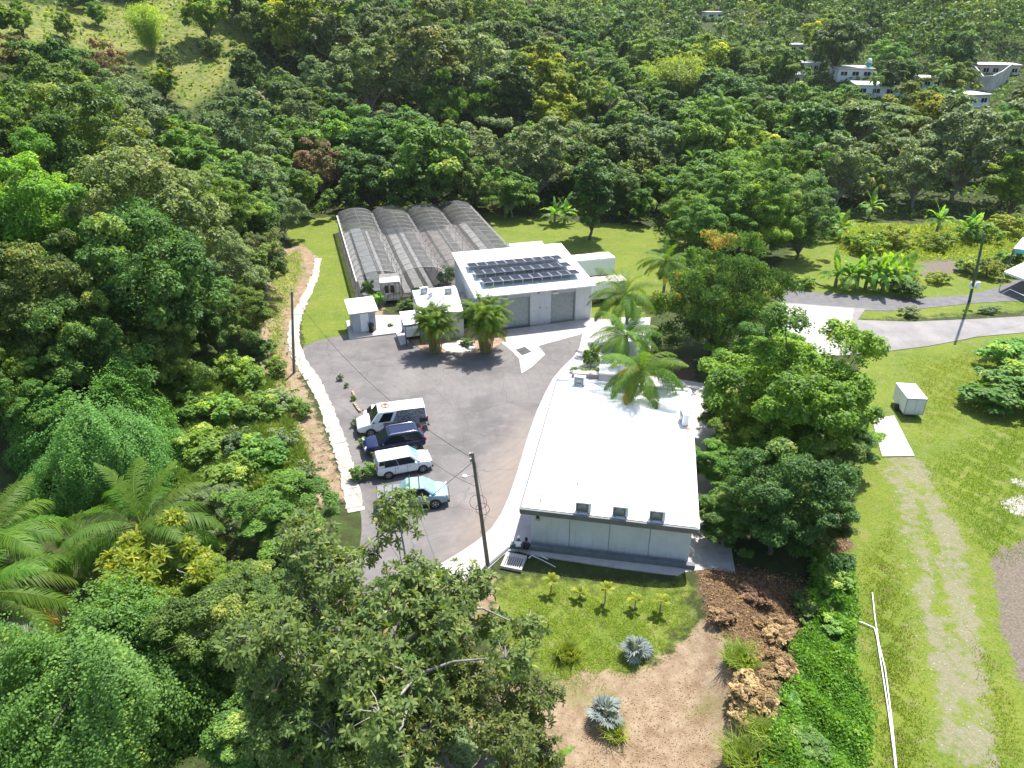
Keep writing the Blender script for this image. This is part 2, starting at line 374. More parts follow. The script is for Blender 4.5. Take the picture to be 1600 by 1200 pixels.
scarp = sstep(0, 6, pdist(GX, GY, [(-48, 168), (-36, 164), (-22, 160), (-8, 152)], False) * -1 + 9) * 1.0
gm = npmesh('ground', np.stack([GX.ravel(), GY.ravel(), GZ.ravel()], 1), [Fq], bpy.data.materials.new('ground'), smooth=True)
for nme, arr in (('lawn', lawn), ('past', past), ('soil', np.maximum(soil, scarp)), ('gravel', gravel), ('dark', dark), ('litter', litter), ('rubble', rubble)):
    a = gm.attributes.new(nme, 'FLOAT', 'POINT'); a.data.foreach_set('value', arr.ravel().astype(np.float32))
ground = tag(link('ground', gm), kind='structure')
def ground_material():
    m = gm.materials[0]; m.use_nodes = True; nt = m.node_tree; bs = nt.nodes['Principled BSDF']
    co = N_(nt, 'TexCoord').outputs['Object']
    n1 = noise(nt, co, .22, 5); n2 = noise(nt, co, 1.1, 5, .7); n3 = noise(nt, co, 7, 4, .7); n4 = noise(nt, co, .06, 3)
    col = ramp(nt, n2, [(.35, (.040, .040, .018)), (.5, (.045, .060, .018)), (.65, (.055, .085, .020))])
    def layer(col, attr, colour, wob=1., nz=n2, top=1.):
        a = N_(nt, 'Attribute', attribute_name=attr).outputs['Fac']
        f = math_(nt, 'ADD', a, math_(nt, 'MULTIPLY', math_(nt, 'SUBTRACT', nz, .5), 1.6 * wob))
        return mix(nt, mrange(nt, f, .38, .62, 0., top), col, colour)
    grass = mix(nt, mrange(nt, n1, .35, .65), (.075, .145, .010), (.135, .190, .016))
    grass = mix(nt, mrange(nt, n3, .40, .72), grass, (.185, .185, .045))
    grass = mix(nt, math_(nt, 'MULTIPLY', mrange(nt, n2, .54, .70), .7), grass, (.24, .20, .11))
    grass = mix(nt, math_(nt, 'MULTIPLY', mrange(nt, noise(nt, co, .45, 6, .7), .42, .30), .6), grass, (.055, .105, .012))
    grass = mix(nt, math_(nt, 'MULTIPLY', mrange(nt, noise(nt, co, .33, 6, .75), .57, .68), .55), grass, (.21, .19, .07))
    grass = mix(nt, math_(nt, 'MULTIPLY', mrange(nt, n3, .50, .30), .55), grass, (.045, .08, .012))
    pastc = mix(nt, mrange(nt, n1, .38, .62), (.13, .16, .035), (.22, .21, .06))
    pastc = mix(nt, mrange(nt, n2, .45, .62), pastc, (.075, .11, .025))
    soilc = mix(nt, mrange(nt, n2, .36, .64), (.20, .136, .085), (.315, .24, .162))
    soilc = mix(nt, math_(nt, 'MULTIPLY', mrange(nt, n3, .56, .64), .8), soilc, (.12, .08, .05))
    soilc = mix(nt, math_(nt, 'MULTIPLY', mrange(nt, n1, .54, .64), .6), soilc, (.15, .15, .05))
    grav = mix(nt, mrange(nt, n3, .35, .65), (.27, .238, .185), (.17, .15, .10))
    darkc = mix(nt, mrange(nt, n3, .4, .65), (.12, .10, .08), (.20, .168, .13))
    litc = mix(nt, mrange(nt, n3, .38, .62), (.075, .048, .03), (.155, .105, .065))
    rub = mix(nt, mrange(nt, n3, .38, .60), (.42, .385, .33), (.22, .19, .15))
    col = layer(col, 'past', pastc, .5); col = layer(col, 'lawn', grass, .75); col = layer(col, 'soil', soilc, 1.)
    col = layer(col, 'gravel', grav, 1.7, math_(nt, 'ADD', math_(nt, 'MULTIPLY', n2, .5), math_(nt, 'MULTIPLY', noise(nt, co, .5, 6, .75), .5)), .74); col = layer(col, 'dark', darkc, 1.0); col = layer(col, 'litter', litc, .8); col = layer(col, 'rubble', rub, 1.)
    nt.links.new(col, bs.inputs['Base Color']); bs.inputs['Roughness'].default_value = .9; bs.inputs['Specular IOR Level'].default_value = .15
    hh = math_(nt, 'ADD', math_(nt, 'MULTIPLY', noise(nt, co, 14, 5, .75), .10), math_(nt, 'MULTIPLY', n2, .25))
    bump(nt, bs, hh, .9, .5)
ground_material()
# ------------------------------------------------------------------ paved sheets (each a slab with a real edge)
def slab(name, pts, z0, z1, mat, smooth=0, kind='structure', parent=None):
    p = [Vector((q[0], q[1])) for q in pts]
    if smooth: p = [Vector((q[0], q[1])) for q in spline([(a[0], a[1], 0) for a in p], smooth)]
    me = MB().prism(p, z0, z1).mesh(name, mat)
    o = link(name, me, parent)
    return tag(o, kind=kind) if kind else o
def px_(*l): return [at(*p) for p in l]
def asphalt_material():
    m, nt, bs, out = nodes('lot_asphalt'); co = N_(nt, 'TexCoord').outputs['Object']
    n1 = noise(nt, co, .16, 5, .6, .4); n2 = noise(nt, co, .9, 6, .65); n3 = noise(nt, co, 22, 3, .8)
    col = mix(nt, mrange(nt, n1, .36, .66), (.102, .093, .092), (.188, .172, .163))
    col = mix(nt, math_(nt, 'MULTIPLY', mrange(nt, n2, .5, .72), .6), col, (.21, .195, .185))
    col = mix(nt, math_(nt, 'MULTIPLY', mrange(nt, n2, .42, .30), .5), col, (.085, .078, .078))
    col = mix(nt, math_(nt, 'MULTIPLY', mrange(nt, n3, .35, .65), .35), col, (.07, .066, .066))
    # dust along the walkway on the right side
    sep = N_(nt, 'SeparateXYZ'); nt.links.new(co, sep.inputs[0])
    w = math_(nt, 'ADD', sep.outputs['X'], math_(nt, 'MULTIPLY', math_(nt, 'SUBTRACT', sep.outputs['Y'], 40), -.23))
    d = math_(nt, 'ADD', w, math_(nt, 'MULTIPLY', math_(nt, 'SUBTRACT', n2, .5), 3.5))
    band = math_(nt, 'MULTIPLY', mrange(nt, d, -4.2, -1.6), mrange(nt, sep.outputs['Y'], 56, 46))
    col = mix(nt, math_(nt, 'MULTIPLY', band, .45), col, (.27, .205, .155))
    # tyre sweeps round the turning area
    mp = N_(nt, 'Mapping'); nt.links.new(co, mp.inputs[0]); mp.inputs['Location'].default_value = (12.5, -57, 0)
    wv = N_(nt, 'TexWave', wave_type='RINGS', rings_direction='Z'); wv.inputs['Scale'].default_value = .55; wv.inputs['Distortion'].default_value = 5; wv.inputs['Detail'].default_value = 2
    wv.inputs['Detail Scale'].default_value = .5
    nt.links.new(mp.outputs[0], wv.inputs['Vector'])
    tr = math_(nt, 'MULTIPLY', mrange(nt, wv.outputs['Fac'], .80, .97), mrange(nt, n1, .44, .58))
    col = mix(nt, math_(nt, 'MULTIPLY', tr, .14), col, (.07, .064, .063))
    vor = N_(nt, 'TexVoronoi', feature='DISTANCE_TO_EDGE'); vor.inputs['Scale'].default_value = .17
    wob = N_(nt, 'VectorMath', operation='ADD'); nt.links.new(co, wob.inputs[0])
    nn = N_(nt, 'TexNoise'); nn.inputs['Scale'].default_value = .8; nt.links.new(co, nn.inputs['Vector']); nt.links.new(nn.outputs['Color'], wob.inputs[1])
    nt.links.new(wob.outputs[0], vor.inputs['Vector'])
    col = mix(nt, math_(nt, 'MULTIPLY', mrange(nt, vor.outputs['Distance'], .008, .002), .45), col, (.055, .05, .05))
    nt.links.new(col, bs.inputs['Base Color']); bs.inputs['Roughness'].default_value = .78; bs.inputs['Specular IOR Level'].default_value = .4
    bump(nt, bs, n3, .25, .02)
    return m
def concrete_material(name, a, b, stain, amount=.5, sc=.5):
    m, nt, bs, out = nodes(name); co = N_(nt, 'TexCoord').outputs['Object']
    n1 = noise(nt, co, sc, 5); n2 = noise(nt, co, 2.3, 6, .7); n3 = noise(nt, co, 30, 3)
    col = mix(nt, mrange(nt, n1, .35, .65), a, b)
    col = mix(nt, math_(nt, 'MULTIPLY', mrange(nt, n2, .54, .72), amount), col, stain)
    col = mix(nt, math_(nt, 'MULTIPLY', mrange(nt, n3, .4, .7), .15), col, stain)
    nt.links.new(col, bs.inputs['Base Color']); bs.inputs['Roughness'].default_value = .8
    bump(nt, bs, n3, .15, .02); return m
M['asphalt'] = asphalt_material()
M['concrete_light'] = concrete_material('concrete_light', (.35, .325, .31), (.46, .43, .41), (.22, .195, .175), .55)
M['concrete_channel'] = concrete_material('concrete_channel', (.33, .29, .25), (.45, .405, .36), (.12, .10, .085), .8, .8)
M['concrete_grey'] = concrete_material('concrete_grey', (.32, .31, .30), (.46, .44, .42), (.20, .16, .13), .6)
M['concrete_drive'] = concrete_material('concrete_drive', (.165, .152, .15), (.235, .218, .212), (.115, .105, .10), .65, .35)
M['road_asphalt'] = pm('road_asphalt', (.085, .083, .088), (.125, .12, .122), 1.2, .8, bmp=.15)
LOT = [(474, 542), (545, 522), (600, 515), (640, 525), (700, 530), (785, 512), (940, 497), (925, 545), (890, 575), (870, 605), (846, 660), (825, 740), (800, 800), (775, 838), (720, 880), (650, 925),
       (600, 965), (540, 1010), (440, 1060), (430, 960), (540, 900), (565, 830), (556, 770), (540, 720), (524, 670), (505, 620), (488, 580)]
slab('parking_lot', px_(*LOT), -.35, .012, M['asphalt'], 3)
WALK = [(916, 506), (945, 500), (1010, 500), (1015, 560), (960, 595), (1100, 600), (1140, 900), (1090, 905), (830, 868), (800, 858), (763, 890), (690, 935), (600, 985), (520, 1040),
        (470, 1050), (560, 968), (650, 905), (722, 862), (768, 826), (796, 775), (818, 705), (838, 645), (864, 592), (888, 566), (905, 545)]
slab('walkway', px_(*WALK), -.3, .07, M['concrete_light'], 2)
# shallow concrete channel along the foot of the slope, cast in short lengths
cl = spline(px_((497, 404), (492, 432), (478, 464), (465, 492), (459, 525), (467, 560), (488, 592), (506, 628), (521, 668), (534, 706), (545, 745), (556, 800)), 6, False)
chan = tag(bpy.data.objects.new('footpath', None), kind='structure'); COL.objects.link(chan)
rc = random.Random(5)
acc = 0.; seg = [cl[0]]
def rib(p0, p1, w0, w1):
    d = (p1 - p0); d.z = 0; d.normalize(); n = Vector((-d.y, d.x, 0)); g = d * .012
    a = p0 + g; b = p1 - g
    j = lambda: rc.uniform(-.11, .11)
    return MB().prism([a - n * (w0 + j()), b - n * (w1 + j()), b + n * (w1 + j()), a + n * (w0 + j())], -.25, .05 + rc.uniform(-.012, .012))
for i in range(len(cl) - 1):
    w0 = .40 + .18 * min(1, i / 20); w1 = .40 + .18 * min(1, (i + 1) / 20)
    rib(cl[i], cl[i + 1], w0, w1).build('slab', M['concrete_channel'], chan)
# apron in front of the warehouse with the arrow-shaped tongue into the lot
slab('apron', px_((775, 518), (925, 497), (940, 500), (907, 523), (841, 541), (852, 554), (832, 573), (815, 584), (811, 561), (800, 549), (783, 536)), -.3, .032, M['concrete_light'])
slab('yard_pad', px_((541, 503), (590, 494), (626, 494), (634, 519), (640, 537), (626, 541), (619, 522), (546, 531)), -.3, .14, M['concrete_light'])
slab('planting_bed', px_((640, 522), (700, 515), (785, 512), (790, 530), (765, 548), (735, 553), (700, 552), (672, 552), (650, 540)), -.3, .05, pm('bed_soil', (.20, .12, .08), (.33, .24, .17), 2, .9, bmp=.4), 2)
slab('curved_walk', px_((690, 541), (705, 535), (730, 533), (742, 540), (738, 549), (718, 552), (698, 550)), -.2, .09, M['concrete_light'], 3)
# right-hand side: asphalt road, concrete driveway, square pad
slab('road', px_((1195, 455), (1225, 453), (1290, 458), (1360, 463), (1440, 466), (1510, 461), (1560, 449), (1600, 432), (1720, 402), (1720, 455), (1600, 470), (1530, 473), (1440, 482), (1395, 486), (1330, 485), (1225, 474)), -.3, .012, M['road_asphalt'])
slab('driveway', px_((1215, 472), (1335, 481), (1395, 486), (1352, 484), (1340, 500), (1420, 503), (1520, 499), (1640, 492), (1760, 486), (1760, 530), (1620, 518), (1530, 526), (1450, 541), (1370, 551), (1310, 556), (1230, 560)), -.3, .03, M['concrete_drive'])
slab('concrete_pad', px_((1216, 474), (1334, 482.5), (1322, 555), (1232, 558)), -.2, .036, M['concrete_light'])
slab('concrete_pad', px_((1362, 655), (1397, 650), (1429, 713), (1378, 714)), -.3, .06, M['concrete_light'])
slab('building_apron', px_((790, 862), (826, 862), (1080, 893), (1080, 868), (820, 842)), -.3, .085, M['concrete_grey'])
slab('side_yard', px_((1078, 660), (1112, 660), (1150, 905), (1078, 898)), -.3, .08, M['concrete_grey'])
slab('lane', px_((-60, 985), (60, 955), (62, 990), (-60, 1060)), -.3, .03, M['concrete_drive'])
slab('lane', px_((60, 1110), (300, 1220), (240, 1300), (60, 1180)), -.3, .03, M['concrete_drive'])
# ------------------------------------------------------------------ white flat-roofed building
BW, BD, BZ = 10.75, 17.5, 3.4
bld = thing('flat_roofed_building', 'long white flat-roofed building with blank white panel walls beside the parking lot', 'building', at(813, 795, BZ) * 1, R_(-10.6))
bld.location.z = 0
def roof_material():
    m, nt, bs, out = nodes('membrane_roof'); co = N_(nt, 'TexCoord').outputs['Object']
    n1 = noise(nt, co, .35, 4); n2 = noise(nt, co, 2.2, 5, .7)
    col = mix(nt, mrange(nt, n1, .35, .65), (.76, .755, .745), (.82, .82, .815))
    col = mix(nt, math_(nt, 'MULTIPLY', mrange(nt, n2, .60, .74), .35), col, (.55, .53, .50))
    def stain(col, x, y, sx, sy, c, amt):
        mp = N_(nt, 'Mapping'); nt.links.new(co, mp.inputs[0]); mp.inputs['Location'].default_value = (-x / sx, -y / sy, 0); mp.inputs['Scale'].default_value = (1 / sx, 1 / sy, 0)
        ln = N_(nt, 'VectorMath', operation='LENGTH'); nt.links.new(mp.outputs[0], ln.inputs[0])
        f = math_(nt, 'ADD', ln.outputs['Value'], math_(nt, 'MULTIPLY', math_(nt, 'SUBTRACT', n2, .5), 1.6))
        return mix(nt, math_(nt, 'MULTIPLY', mrange(nt, f, 1.05, .8), amt), col, c)
    for a in ((9.0, 3.4, .45, .22, (.42, .20, .13), .9), (10.45, 7.2, .18, .6, (.42, .25, .16), .7), (10.5, 11.4, .25, .35, (.45, .30, .2), .5), (10.4, 2.2, .2, .8, (.50, .36, .25), .5), (10.5, 5.6, .12, .7, (.45, .42, .38), .6),
              (3.2, 3.2, .12, .10, (.4, .4, .4), .6), (3.0, 7.7, .1, .1, (.4, .4, .4), .6), (2.9, 12.3, .1, .1, (.4, .4, .4), .5), (7.0, 12.0, .1, .1, (.45, .4, .4), .5), (8.6, 15.2, .1, .1, (.45, .4, .4), .5), (5.2, 12, .12, .08, (.45, .4, .4), .5)):
        col = stain(col, *a)
    nt.links.new(col, bs.inputs['Base Color']); bs.inputs['Roughness'].default_value = .5
    bump(nt, bs, n2, .08, .02); return m
M['membrane'] = roof_material()
r = MB(); r.box((BW / 2, BD / 2 + .1, BZ - .12), (BW - .02, BD - .2, .22)); r.build('roof', M['membrane'], bld)
MB().box((BW / 2, -.0, BZ - .16), (BW + .04, .12, .36)).build('fascia', M['fascia'], bld)
MB().box((-.02, BD / 2 + .07, BZ - .16), (.10, BD, .34)).build('fascia', M['fascia'], bld)
MB().box((BW + .02, BD / 2 + .07, BZ - .16), (.10, BD, .34)).build('fascia', M['white_paint'], bld)
MB().box((BW / 2, BD - .05, BZ + .02), (BW, .16, .30)).build('parapet', M['roof_white'], bld)
MB().box((BW - .12, BD - 1.9, BZ + .06), (.14, 3.5, .16)).build('parapet', M['roof_white'], bld)
# front wall in four panels with recessed joints; the other walls plain
fx0, fx1, fy = .55, BW - .25, .75
w = (fx1 - fx0) / 4
for k in range(4):
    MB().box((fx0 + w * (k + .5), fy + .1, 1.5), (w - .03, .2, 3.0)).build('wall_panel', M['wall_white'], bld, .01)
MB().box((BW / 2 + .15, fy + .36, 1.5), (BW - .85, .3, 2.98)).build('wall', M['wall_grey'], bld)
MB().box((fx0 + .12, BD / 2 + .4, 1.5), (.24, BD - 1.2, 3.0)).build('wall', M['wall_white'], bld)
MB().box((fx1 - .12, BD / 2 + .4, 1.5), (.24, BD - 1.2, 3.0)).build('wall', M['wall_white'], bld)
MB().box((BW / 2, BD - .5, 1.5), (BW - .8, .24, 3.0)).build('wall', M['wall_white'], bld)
mbx = MB(); mbx.box((1.0, fy - .06, 2.35), (.26, .12, .5)); mbx.mi = 1; mbx.box((1.0, fy - .13, 2.42), (.17, .05, .2)); mbx.build('electric_meter', [M['galv'], M['black']], bld)
for lx in (3.85, 7.3):
    q = MB(); q.box((lx, fy - .10, 2.72), (.22, .16, .18), tilt=(.5, 0, 0)); q.box((lx, fy - .03, 2.78), (.08, .08, .08)); q.build('floodlight', M['dark_metal'], bld)
def on_bld(x, y, z=BZ): return bld.matrix_basis @ Vector((x, y, z))
bpy.context.view_layer.update()
def ac_unit(loc, rz, label, s=1.):
    t = thing('air_conditioner', label, 'air conditioner', loc, rz, 'air conditioners on the flat roofs')
    MB().box((0, 0, .42 * s), (.95 * s, .36 * s, .74 * s)).build('casing', M['white_paint'], t, .02)
    g = MB()
    for k in range(9): g.box((-.06 * s, -.195 * s, (.12 + k * .075) * s), (.72 * s, .02, .028))
    for k in range(7): g.box((-.40 * s + k * .115 * s, -.187 * s, .42 * s), (.012, .015, .62 * s))
    g.build('grille', M['galv'], t)
    MB().box((-.06 * s, -.176 * s, .42 * s), (.74 * s, .02, .64 * s)).build('coil', M['dark_metal'], t)
    MB().lathe([(.02, .0), (.27 * s, .0), (.27 * s, .02), (.02, .02)], 12, 'y', (-.06 * s, -.205 * s, .42 * s)).build('fan_guard', M['galv'], t)
    f = MB()
    for sx in (-.32, .32): f.box((sx * s, 0, .025), (.06, .40 * s, .05))
    f.build('foot', M['dark_metal'], t)
    return t
for k, (x, lab) in enumerate(((3.85, 'white air conditioner on front roof edge, left of three, by the building lot side'), (6.1, 'white air conditioner in the middle of three on the front roof edge'),
                              (8.3, 'white air conditioner on front roof edge, rightmost of three, near the leafy trees'))):
    ac_unit(on_bld(x, .45), R_(-10.6), lab)
ac_unit(on_bld(1.9, BD - .55, BZ), R_(-10.6), 'air conditioner on the back roof edge near the planter and walkway', 1.0)
ac_unit(on_bld(5.5, BD - .7, BZ), R_(-10.6), 'air conditioner on the back roof edge under the drooping coconut palm', 1.15)
ac_unit(on_bld(10.1, 12.4, BZ), R_(-10.6 - 80), 'air conditioner lying by the right roof edge beside loose copper pipes', 1.2)
def pipe(name, pts, r, mat, label, cat, group=None, n=6):
    o = MB().tube(pts, r, n).build(name, mat); return tag(o, label, cat, group)
pipe('vent_pipe', [on_bld(1.15, 1.0, BZ), on_bld(1.15, 1.0, BZ + .35), on_bld(1.15, 1.4, BZ + .5), on_bld(1.15, 2.3, BZ + .1)], .035, M['galv'], 'thin grey conduit bent over front left roof corner', 'pipe')
pipe('vent_pipe', [on_bld(3.2, 3.3, BZ), on_bld(3.2, 3.3, BZ + .45), on_bld(3.55, 3.45, BZ + .45)], .06, M['pvc'], 'short white vent pipe with elbow standing above the left front air conditioner', 'pipe')
pipe('vent_pipe', [on_bld(1.6, 9.6, BZ), on_bld(1.6, 9.6, BZ + .5), on_bld(1.3, 9.3, BZ + .5), on_bld(.6, 9.5, BZ + .1)], .05, M['pvc'], 'white vent pipe with elbow at the middle of the left roof edge', 'pipe')
pipe('copper_pipe', [on_bld(10.2, 12.0, BZ), on_bld(10.5, 11.7, BZ + .15), on_bld(10.3, 11.4, BZ + .05), on_bld(10.55, 11.2, BZ + .2), on_bld(10.3, 11.0, BZ + .04), on_bld(10.4, 9.5, BZ + .03)], .04, pm('copper', (.50, .22, .14), None, rough=.5), 'loose coiled reddish pipe on the right edge of the white roof', 'pipe')
# dark curb wall in front
a, b = at(797, 858, .0), at(1085, 892, .0)
dcw = (b - a).normalized(); nrm = Vector((-dcw.y, dcw.x, 0))
tag(MB().prism([a, b, b + nrm * .35, a + nrm * .35], -.3, .38).build('retaining_wall', M['dark_curb'], None, .02), 'low dark grey retaining wall in front of the white building', 'wall')
c0 = at(763, 888, 0); d0 = (a - c0).normalized(); n0 = Vector((-d0.y, d0.x, 0))
tag(MB().prism([c0 - d0 * .9, a, a + n0 * .14, c0 - d0 * .9 + n0 * .14], -.3, .16).build('curb', M['dark_curb'], None, .01), 'thin dark curb running from the utility pole to the retaining wall', 'curb')
# drain with grate bars
dr = thing('drain_grate', 'square concrete drain with parallel dark slots at the corner of front lawn', 'drain', at(803, 880), R_(-16))
dm = MB(); dm.box((0, .48, .12), (1.35, .36, .2)); dm.box((0, -.62, .12), (1.35, .14, .2)); dm.box((-.58, -.12, .12), (.18, .86, .2)); dm.box((.60, -.12, .12), (.14, .86, .2)); dm.build('frame', M['concrete_light'], dr)
MB().box((0, -.12, -.02), (1.0, .86, .04)).build('sump', M['black'], dr)
barm = MB().box((0, 0, 0), (.075, .86, .08)).mesh('bar', M['concrete_light'])
for k in range(7): link('bar', barm, dr, (-.40 + k * .137, -.12, .17))
pipe('plastic_pipe', [at(826, 872, .38), at(831, 868, .42), at(845, 874, .12), at(868, 886, .06)], .028, M['pvc'], 'bent white plastic pipe leaning over the dark retaining wall', 'pipe')
pipe('plastic_pipe', [at(846, 869, .05), at(856, 874, .05)], .04, M['pvc'], 'short white pipe offcut lying at the foot of the dark wall', 'pipe')
tag(MB().box(at(838, 855, .1), (.5, .42, .06)).build('drain_cover', pm('rust_cover', (.10, .05, .03), (.06, .035, .03), 5, .8)), 'small rusty brown drain cover on the concrete beside the seated people', 'drain cover')
# ------------------------------------------------------------------ warehouse
WA = R_(16.0); WL, WD = 12.7, 10.6
wh = thing('warehouse', 'white metal warehouse with two grey roller doors and solar panels on its roof', 'warehouse', at(921.5, 498.5), WA)
Z0, Z1 = 4.05, 5.15
def wz(y): return Z0 + (Z1 - Z0) * y / WD
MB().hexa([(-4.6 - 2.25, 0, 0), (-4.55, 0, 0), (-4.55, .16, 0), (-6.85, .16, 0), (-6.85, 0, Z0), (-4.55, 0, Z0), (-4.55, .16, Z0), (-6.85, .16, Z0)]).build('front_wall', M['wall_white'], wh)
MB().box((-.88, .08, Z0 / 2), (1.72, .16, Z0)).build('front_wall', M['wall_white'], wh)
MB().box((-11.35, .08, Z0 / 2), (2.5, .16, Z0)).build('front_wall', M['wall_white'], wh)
for xa, xb in ((-4.55, -1.74), (-10.1, -6.85)):
    MB().box(((xa + xb) / 2, .10, Z0 - .33), (xb - xa, .16, .66)).build('lintel', M['wall_grey'], wh)
    MB().box(((xa + xb) / 2, .45, Z0 - .78), (xb - xa, .5, .05)).build('soffit', M['galv'], wh)
    d = MB(); n = 22; zt = Z0 - .66
    for k in range(n):
        z = zt * k / n; h = zt / n
        d.hexa([(xa + .05, .30, z), (xb - .05, .30, z), (xb - .05, .36, z), (xa + .05, .36, z), (xa + .05, .33, z + h * .92), (xb - .05, .33, z + h * .92), (xb - .05, .38, z + h * .92), (xa + .05, .38, z + h * .92)])
    d.box(((xa + xb) / 2, .40, zt / 2), (xb - xa, .03, zt))
    dd = d.build('roller_door', M['galv'], wh)
    MB().box(((xa + xb) / 2, .29, .05), (xb - xa - .1, .06, .10)).build('bottom_bar', M['steel'], dd)
    for xe in (xa + .04, xb - .04): MB().box((xe, .22, zt / 2), (.08, .12, zt)).build('guide_rail', M['galv'], dd)
    q = MB(); q.box((xa + .42, -.16, Z0 - .52), (.55, .3, .12)); q.build('wall_lamp', M['white_paint'], wh)
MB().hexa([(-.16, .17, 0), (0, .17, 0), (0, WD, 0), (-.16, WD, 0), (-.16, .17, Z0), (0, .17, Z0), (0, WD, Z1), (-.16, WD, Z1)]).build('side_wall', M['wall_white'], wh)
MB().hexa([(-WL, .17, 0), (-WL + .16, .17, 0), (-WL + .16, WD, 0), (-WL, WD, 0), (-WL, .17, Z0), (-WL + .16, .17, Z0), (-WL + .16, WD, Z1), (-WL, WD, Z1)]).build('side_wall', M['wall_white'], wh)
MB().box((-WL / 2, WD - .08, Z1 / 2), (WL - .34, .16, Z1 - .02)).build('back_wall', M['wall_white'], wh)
sl_ = (Z1 - Z0) / WD
def roofpt(x, y, dz=0): return (x, y, Z0 + sl_ * y + dz)
# roof in two sheets with a seam
for xa, xb in ((-WL - .25, -6.1), (-6.085, .28)):
    rm = MB(); v = [roofpt(xa, -.55, .01), roofpt(xb, -.55, .01), roofpt(xb, WD + .2, .01), roofpt(xa, WD + .2, .01)]
    rm.hexa(v + [(p[0], p[1], p[2] + .16) for p in v]); rm.build('roof_sheet', M['roof_white'], wh, .015)
g = MB(); g.box((-WL / 2, -.60, Z0 + .02), (WL + .5, .10, .13)); g.build('gutter', M['white_paint'], wh)
MB().tube([(.05, -.05, Z0 - .05), (.05, -.05, .05)], .05, 6).build('downpipe', M['white_paint'], wh)
sm_ = MB()
for (x, z, s) in ((-5.75, 2.0, .16), (-5.0, 1.9, .12), (-6.45, 1.7, .09)): sm_.box((x, -.03, z), (s, .06, s * .9))
sm_.build('socket_box', M['galv'], wh); MB().box((-6.0, -.1, Z0 - .28), (.22, .2, .16)).build('camera', M['dark_metal'], wh)
wh_M = Matrix.Translation(wh.location) @ Matrix.Rotation(WA, 4, 'Z')
def panel_material():
    m, nt, bs, out = nodes('solar_cells'); co = N_(nt, 'TexCoord').outputs['Object']
    br = N_(nt, 'TexBrick'); br.offset = 0; br.inputs['Scale'].default_value = 1; br.inputs['Mortar Size'].default_value = .006
    br.inputs['Brick Width'].default_value = .165; br.inputs['Row Height'].default_value = .165
    br.inputs['Color1'].default_value = (.012, .016, .03, 1); br.inputs['Color2'].default_value = (.016, .02, .038, 1); br.inputs['Mortar'].default_value = (.06, .065, .08, 1)
    nt.links.new(co, br.inputs['Vector']); nt.links.new(br.outputs['Color'], bs.inputs['Base Color'])
    bs.inputs['Roughness'].default_value = .4; bs.inputs['Specular IOR Level'].default_value = .1
    return m
M['cells'] = panel_material()
pan = MB().box((0, 0, 0), (1.0, 1.62, .035)).mesh('solar_panel', M['cells'])
fr = MB()
for sx in (-1, 1): fr.box((sx * .512, 0, .006), (.045, 1.66, .05))
for sy in (-1, 1): fr.box((0, sy * .822, .004), (1.0, .024, .045))
frm = fr.mesh('frame', M['steel'])
ROWN = ('front row of dark solar panels nearest the roof edge above the roller doors', 'middle row of dark solar panels on the white warehouse roof', 'back row of dark solar panels farthest from the warehouse roof edge')
for rI, (xoff, y0) in enumerate(((-.85, 2.0), (-1.15, 4.05), (-1.45, 6.05))):
    loc = wh_M @ Vector(roofpt(xoff, y0, .17))
    row = thing('solar_panel_row', ROWN[rI], 'solar panels', loc, WA, 'rows of solar panels on the warehouse roof')
    T = R_(-5.0)
    for k in range(10):
        x = -.55 - k * 1.075
        if rI == 0 and k > 9: continue
        p = link('solar_panel', pan, row, (x, 0, .46), (T, 0, 0)); link('frame', frm, p)
    sp = MB()
    for k in range(11):
        x = -.02 - k * 1.075
        sp.tube([(x, -.78, -.1), (x, -.78, .53)], .025, 4); sp.tube([(x, .75, .0), (x, .75, .38)], .025, 4)
    sp.tube([(.1, -.78, .48), (-10.9, -.78, .48)], .022, 4); sp.tube([(.1, .75, .36), (-10.9, .75, .36)], .022, 4)
    sp.build('rack', M['steel'], row)
# ------------------------------------------------------------------ flat annex left of the warehouse, with porch
ax = [at(644, 454, 3.0), at(712, 446, 3.0), at(724, 486, 3.0), at(656, 490, 3.0)]
an = thing('annex', 'low white flat-roofed annex between the two feathery palms and the greenhouses', 'building', (ax[3].x, ax[3].y, 0), 0)
lv = [(p.x - ax[3].x, p.y - ax[3].y) for p in ax]
MB().prism(lv, 2.82, 3.0).build('roof', M['roof_white'], an)
def inset(poly, d):
    c = (sum(p[0] for p in poly) / len(poly), sum(p[1] for p in poly) / len(poly))
    return [(p[0] + (c[0] - p[0]) * d, p[1] + (c[1] - p[1]) * d) for p in poly]
wl = inset(lv, .06)
for i in range(4):
    p, q = Vector(wl[i]), Vector(wl[(i + 1) % 4]); n = Vector(((q - p).y, -(q - p).x)).normalized() * .16
    MB().prism([p, q, q - n, p - n], 0, 2.81).build('wall', M['wall_white'], an)
fm = Vector(((wl[2][0] + wl[3][0]) / 2, (wl[2][1] + wl[3][1]) / 2)); fd = math.atan2(wl[2][1] - wl[3][1], wl[2][0] - wl[3][0])
for s_, wd in ((-1.6, .9), (1.0, 1.2)):
    c = fm + Vector((math.cos(fd), math.sin(fd))) * s_
    fw = MB().box((c.x, c.y, 1.35), (wd, .12, 1.1), fd).build('window', M['glass_dark'], an)
    MB().box((c.x, c.y, 1.95), (wd + .14, .2, .08), fd).build('frame', M['white_paint'], fw)
an_p = lambda px, py, z=3.0: at(px, py, z)
ac_unit(an_p(663, 459), R_(25), 'weathered air conditioner standing left on the annex roof', .95)
ac_unit(an_p(672, 465), R_(60), 'dismantled reddish air conditioner lying near the middle of the annex roof', .8)
ac_unit(an_p(701, 459), R_(10), 'air conditioner with round fan by the right edge of the annex roof', .9)
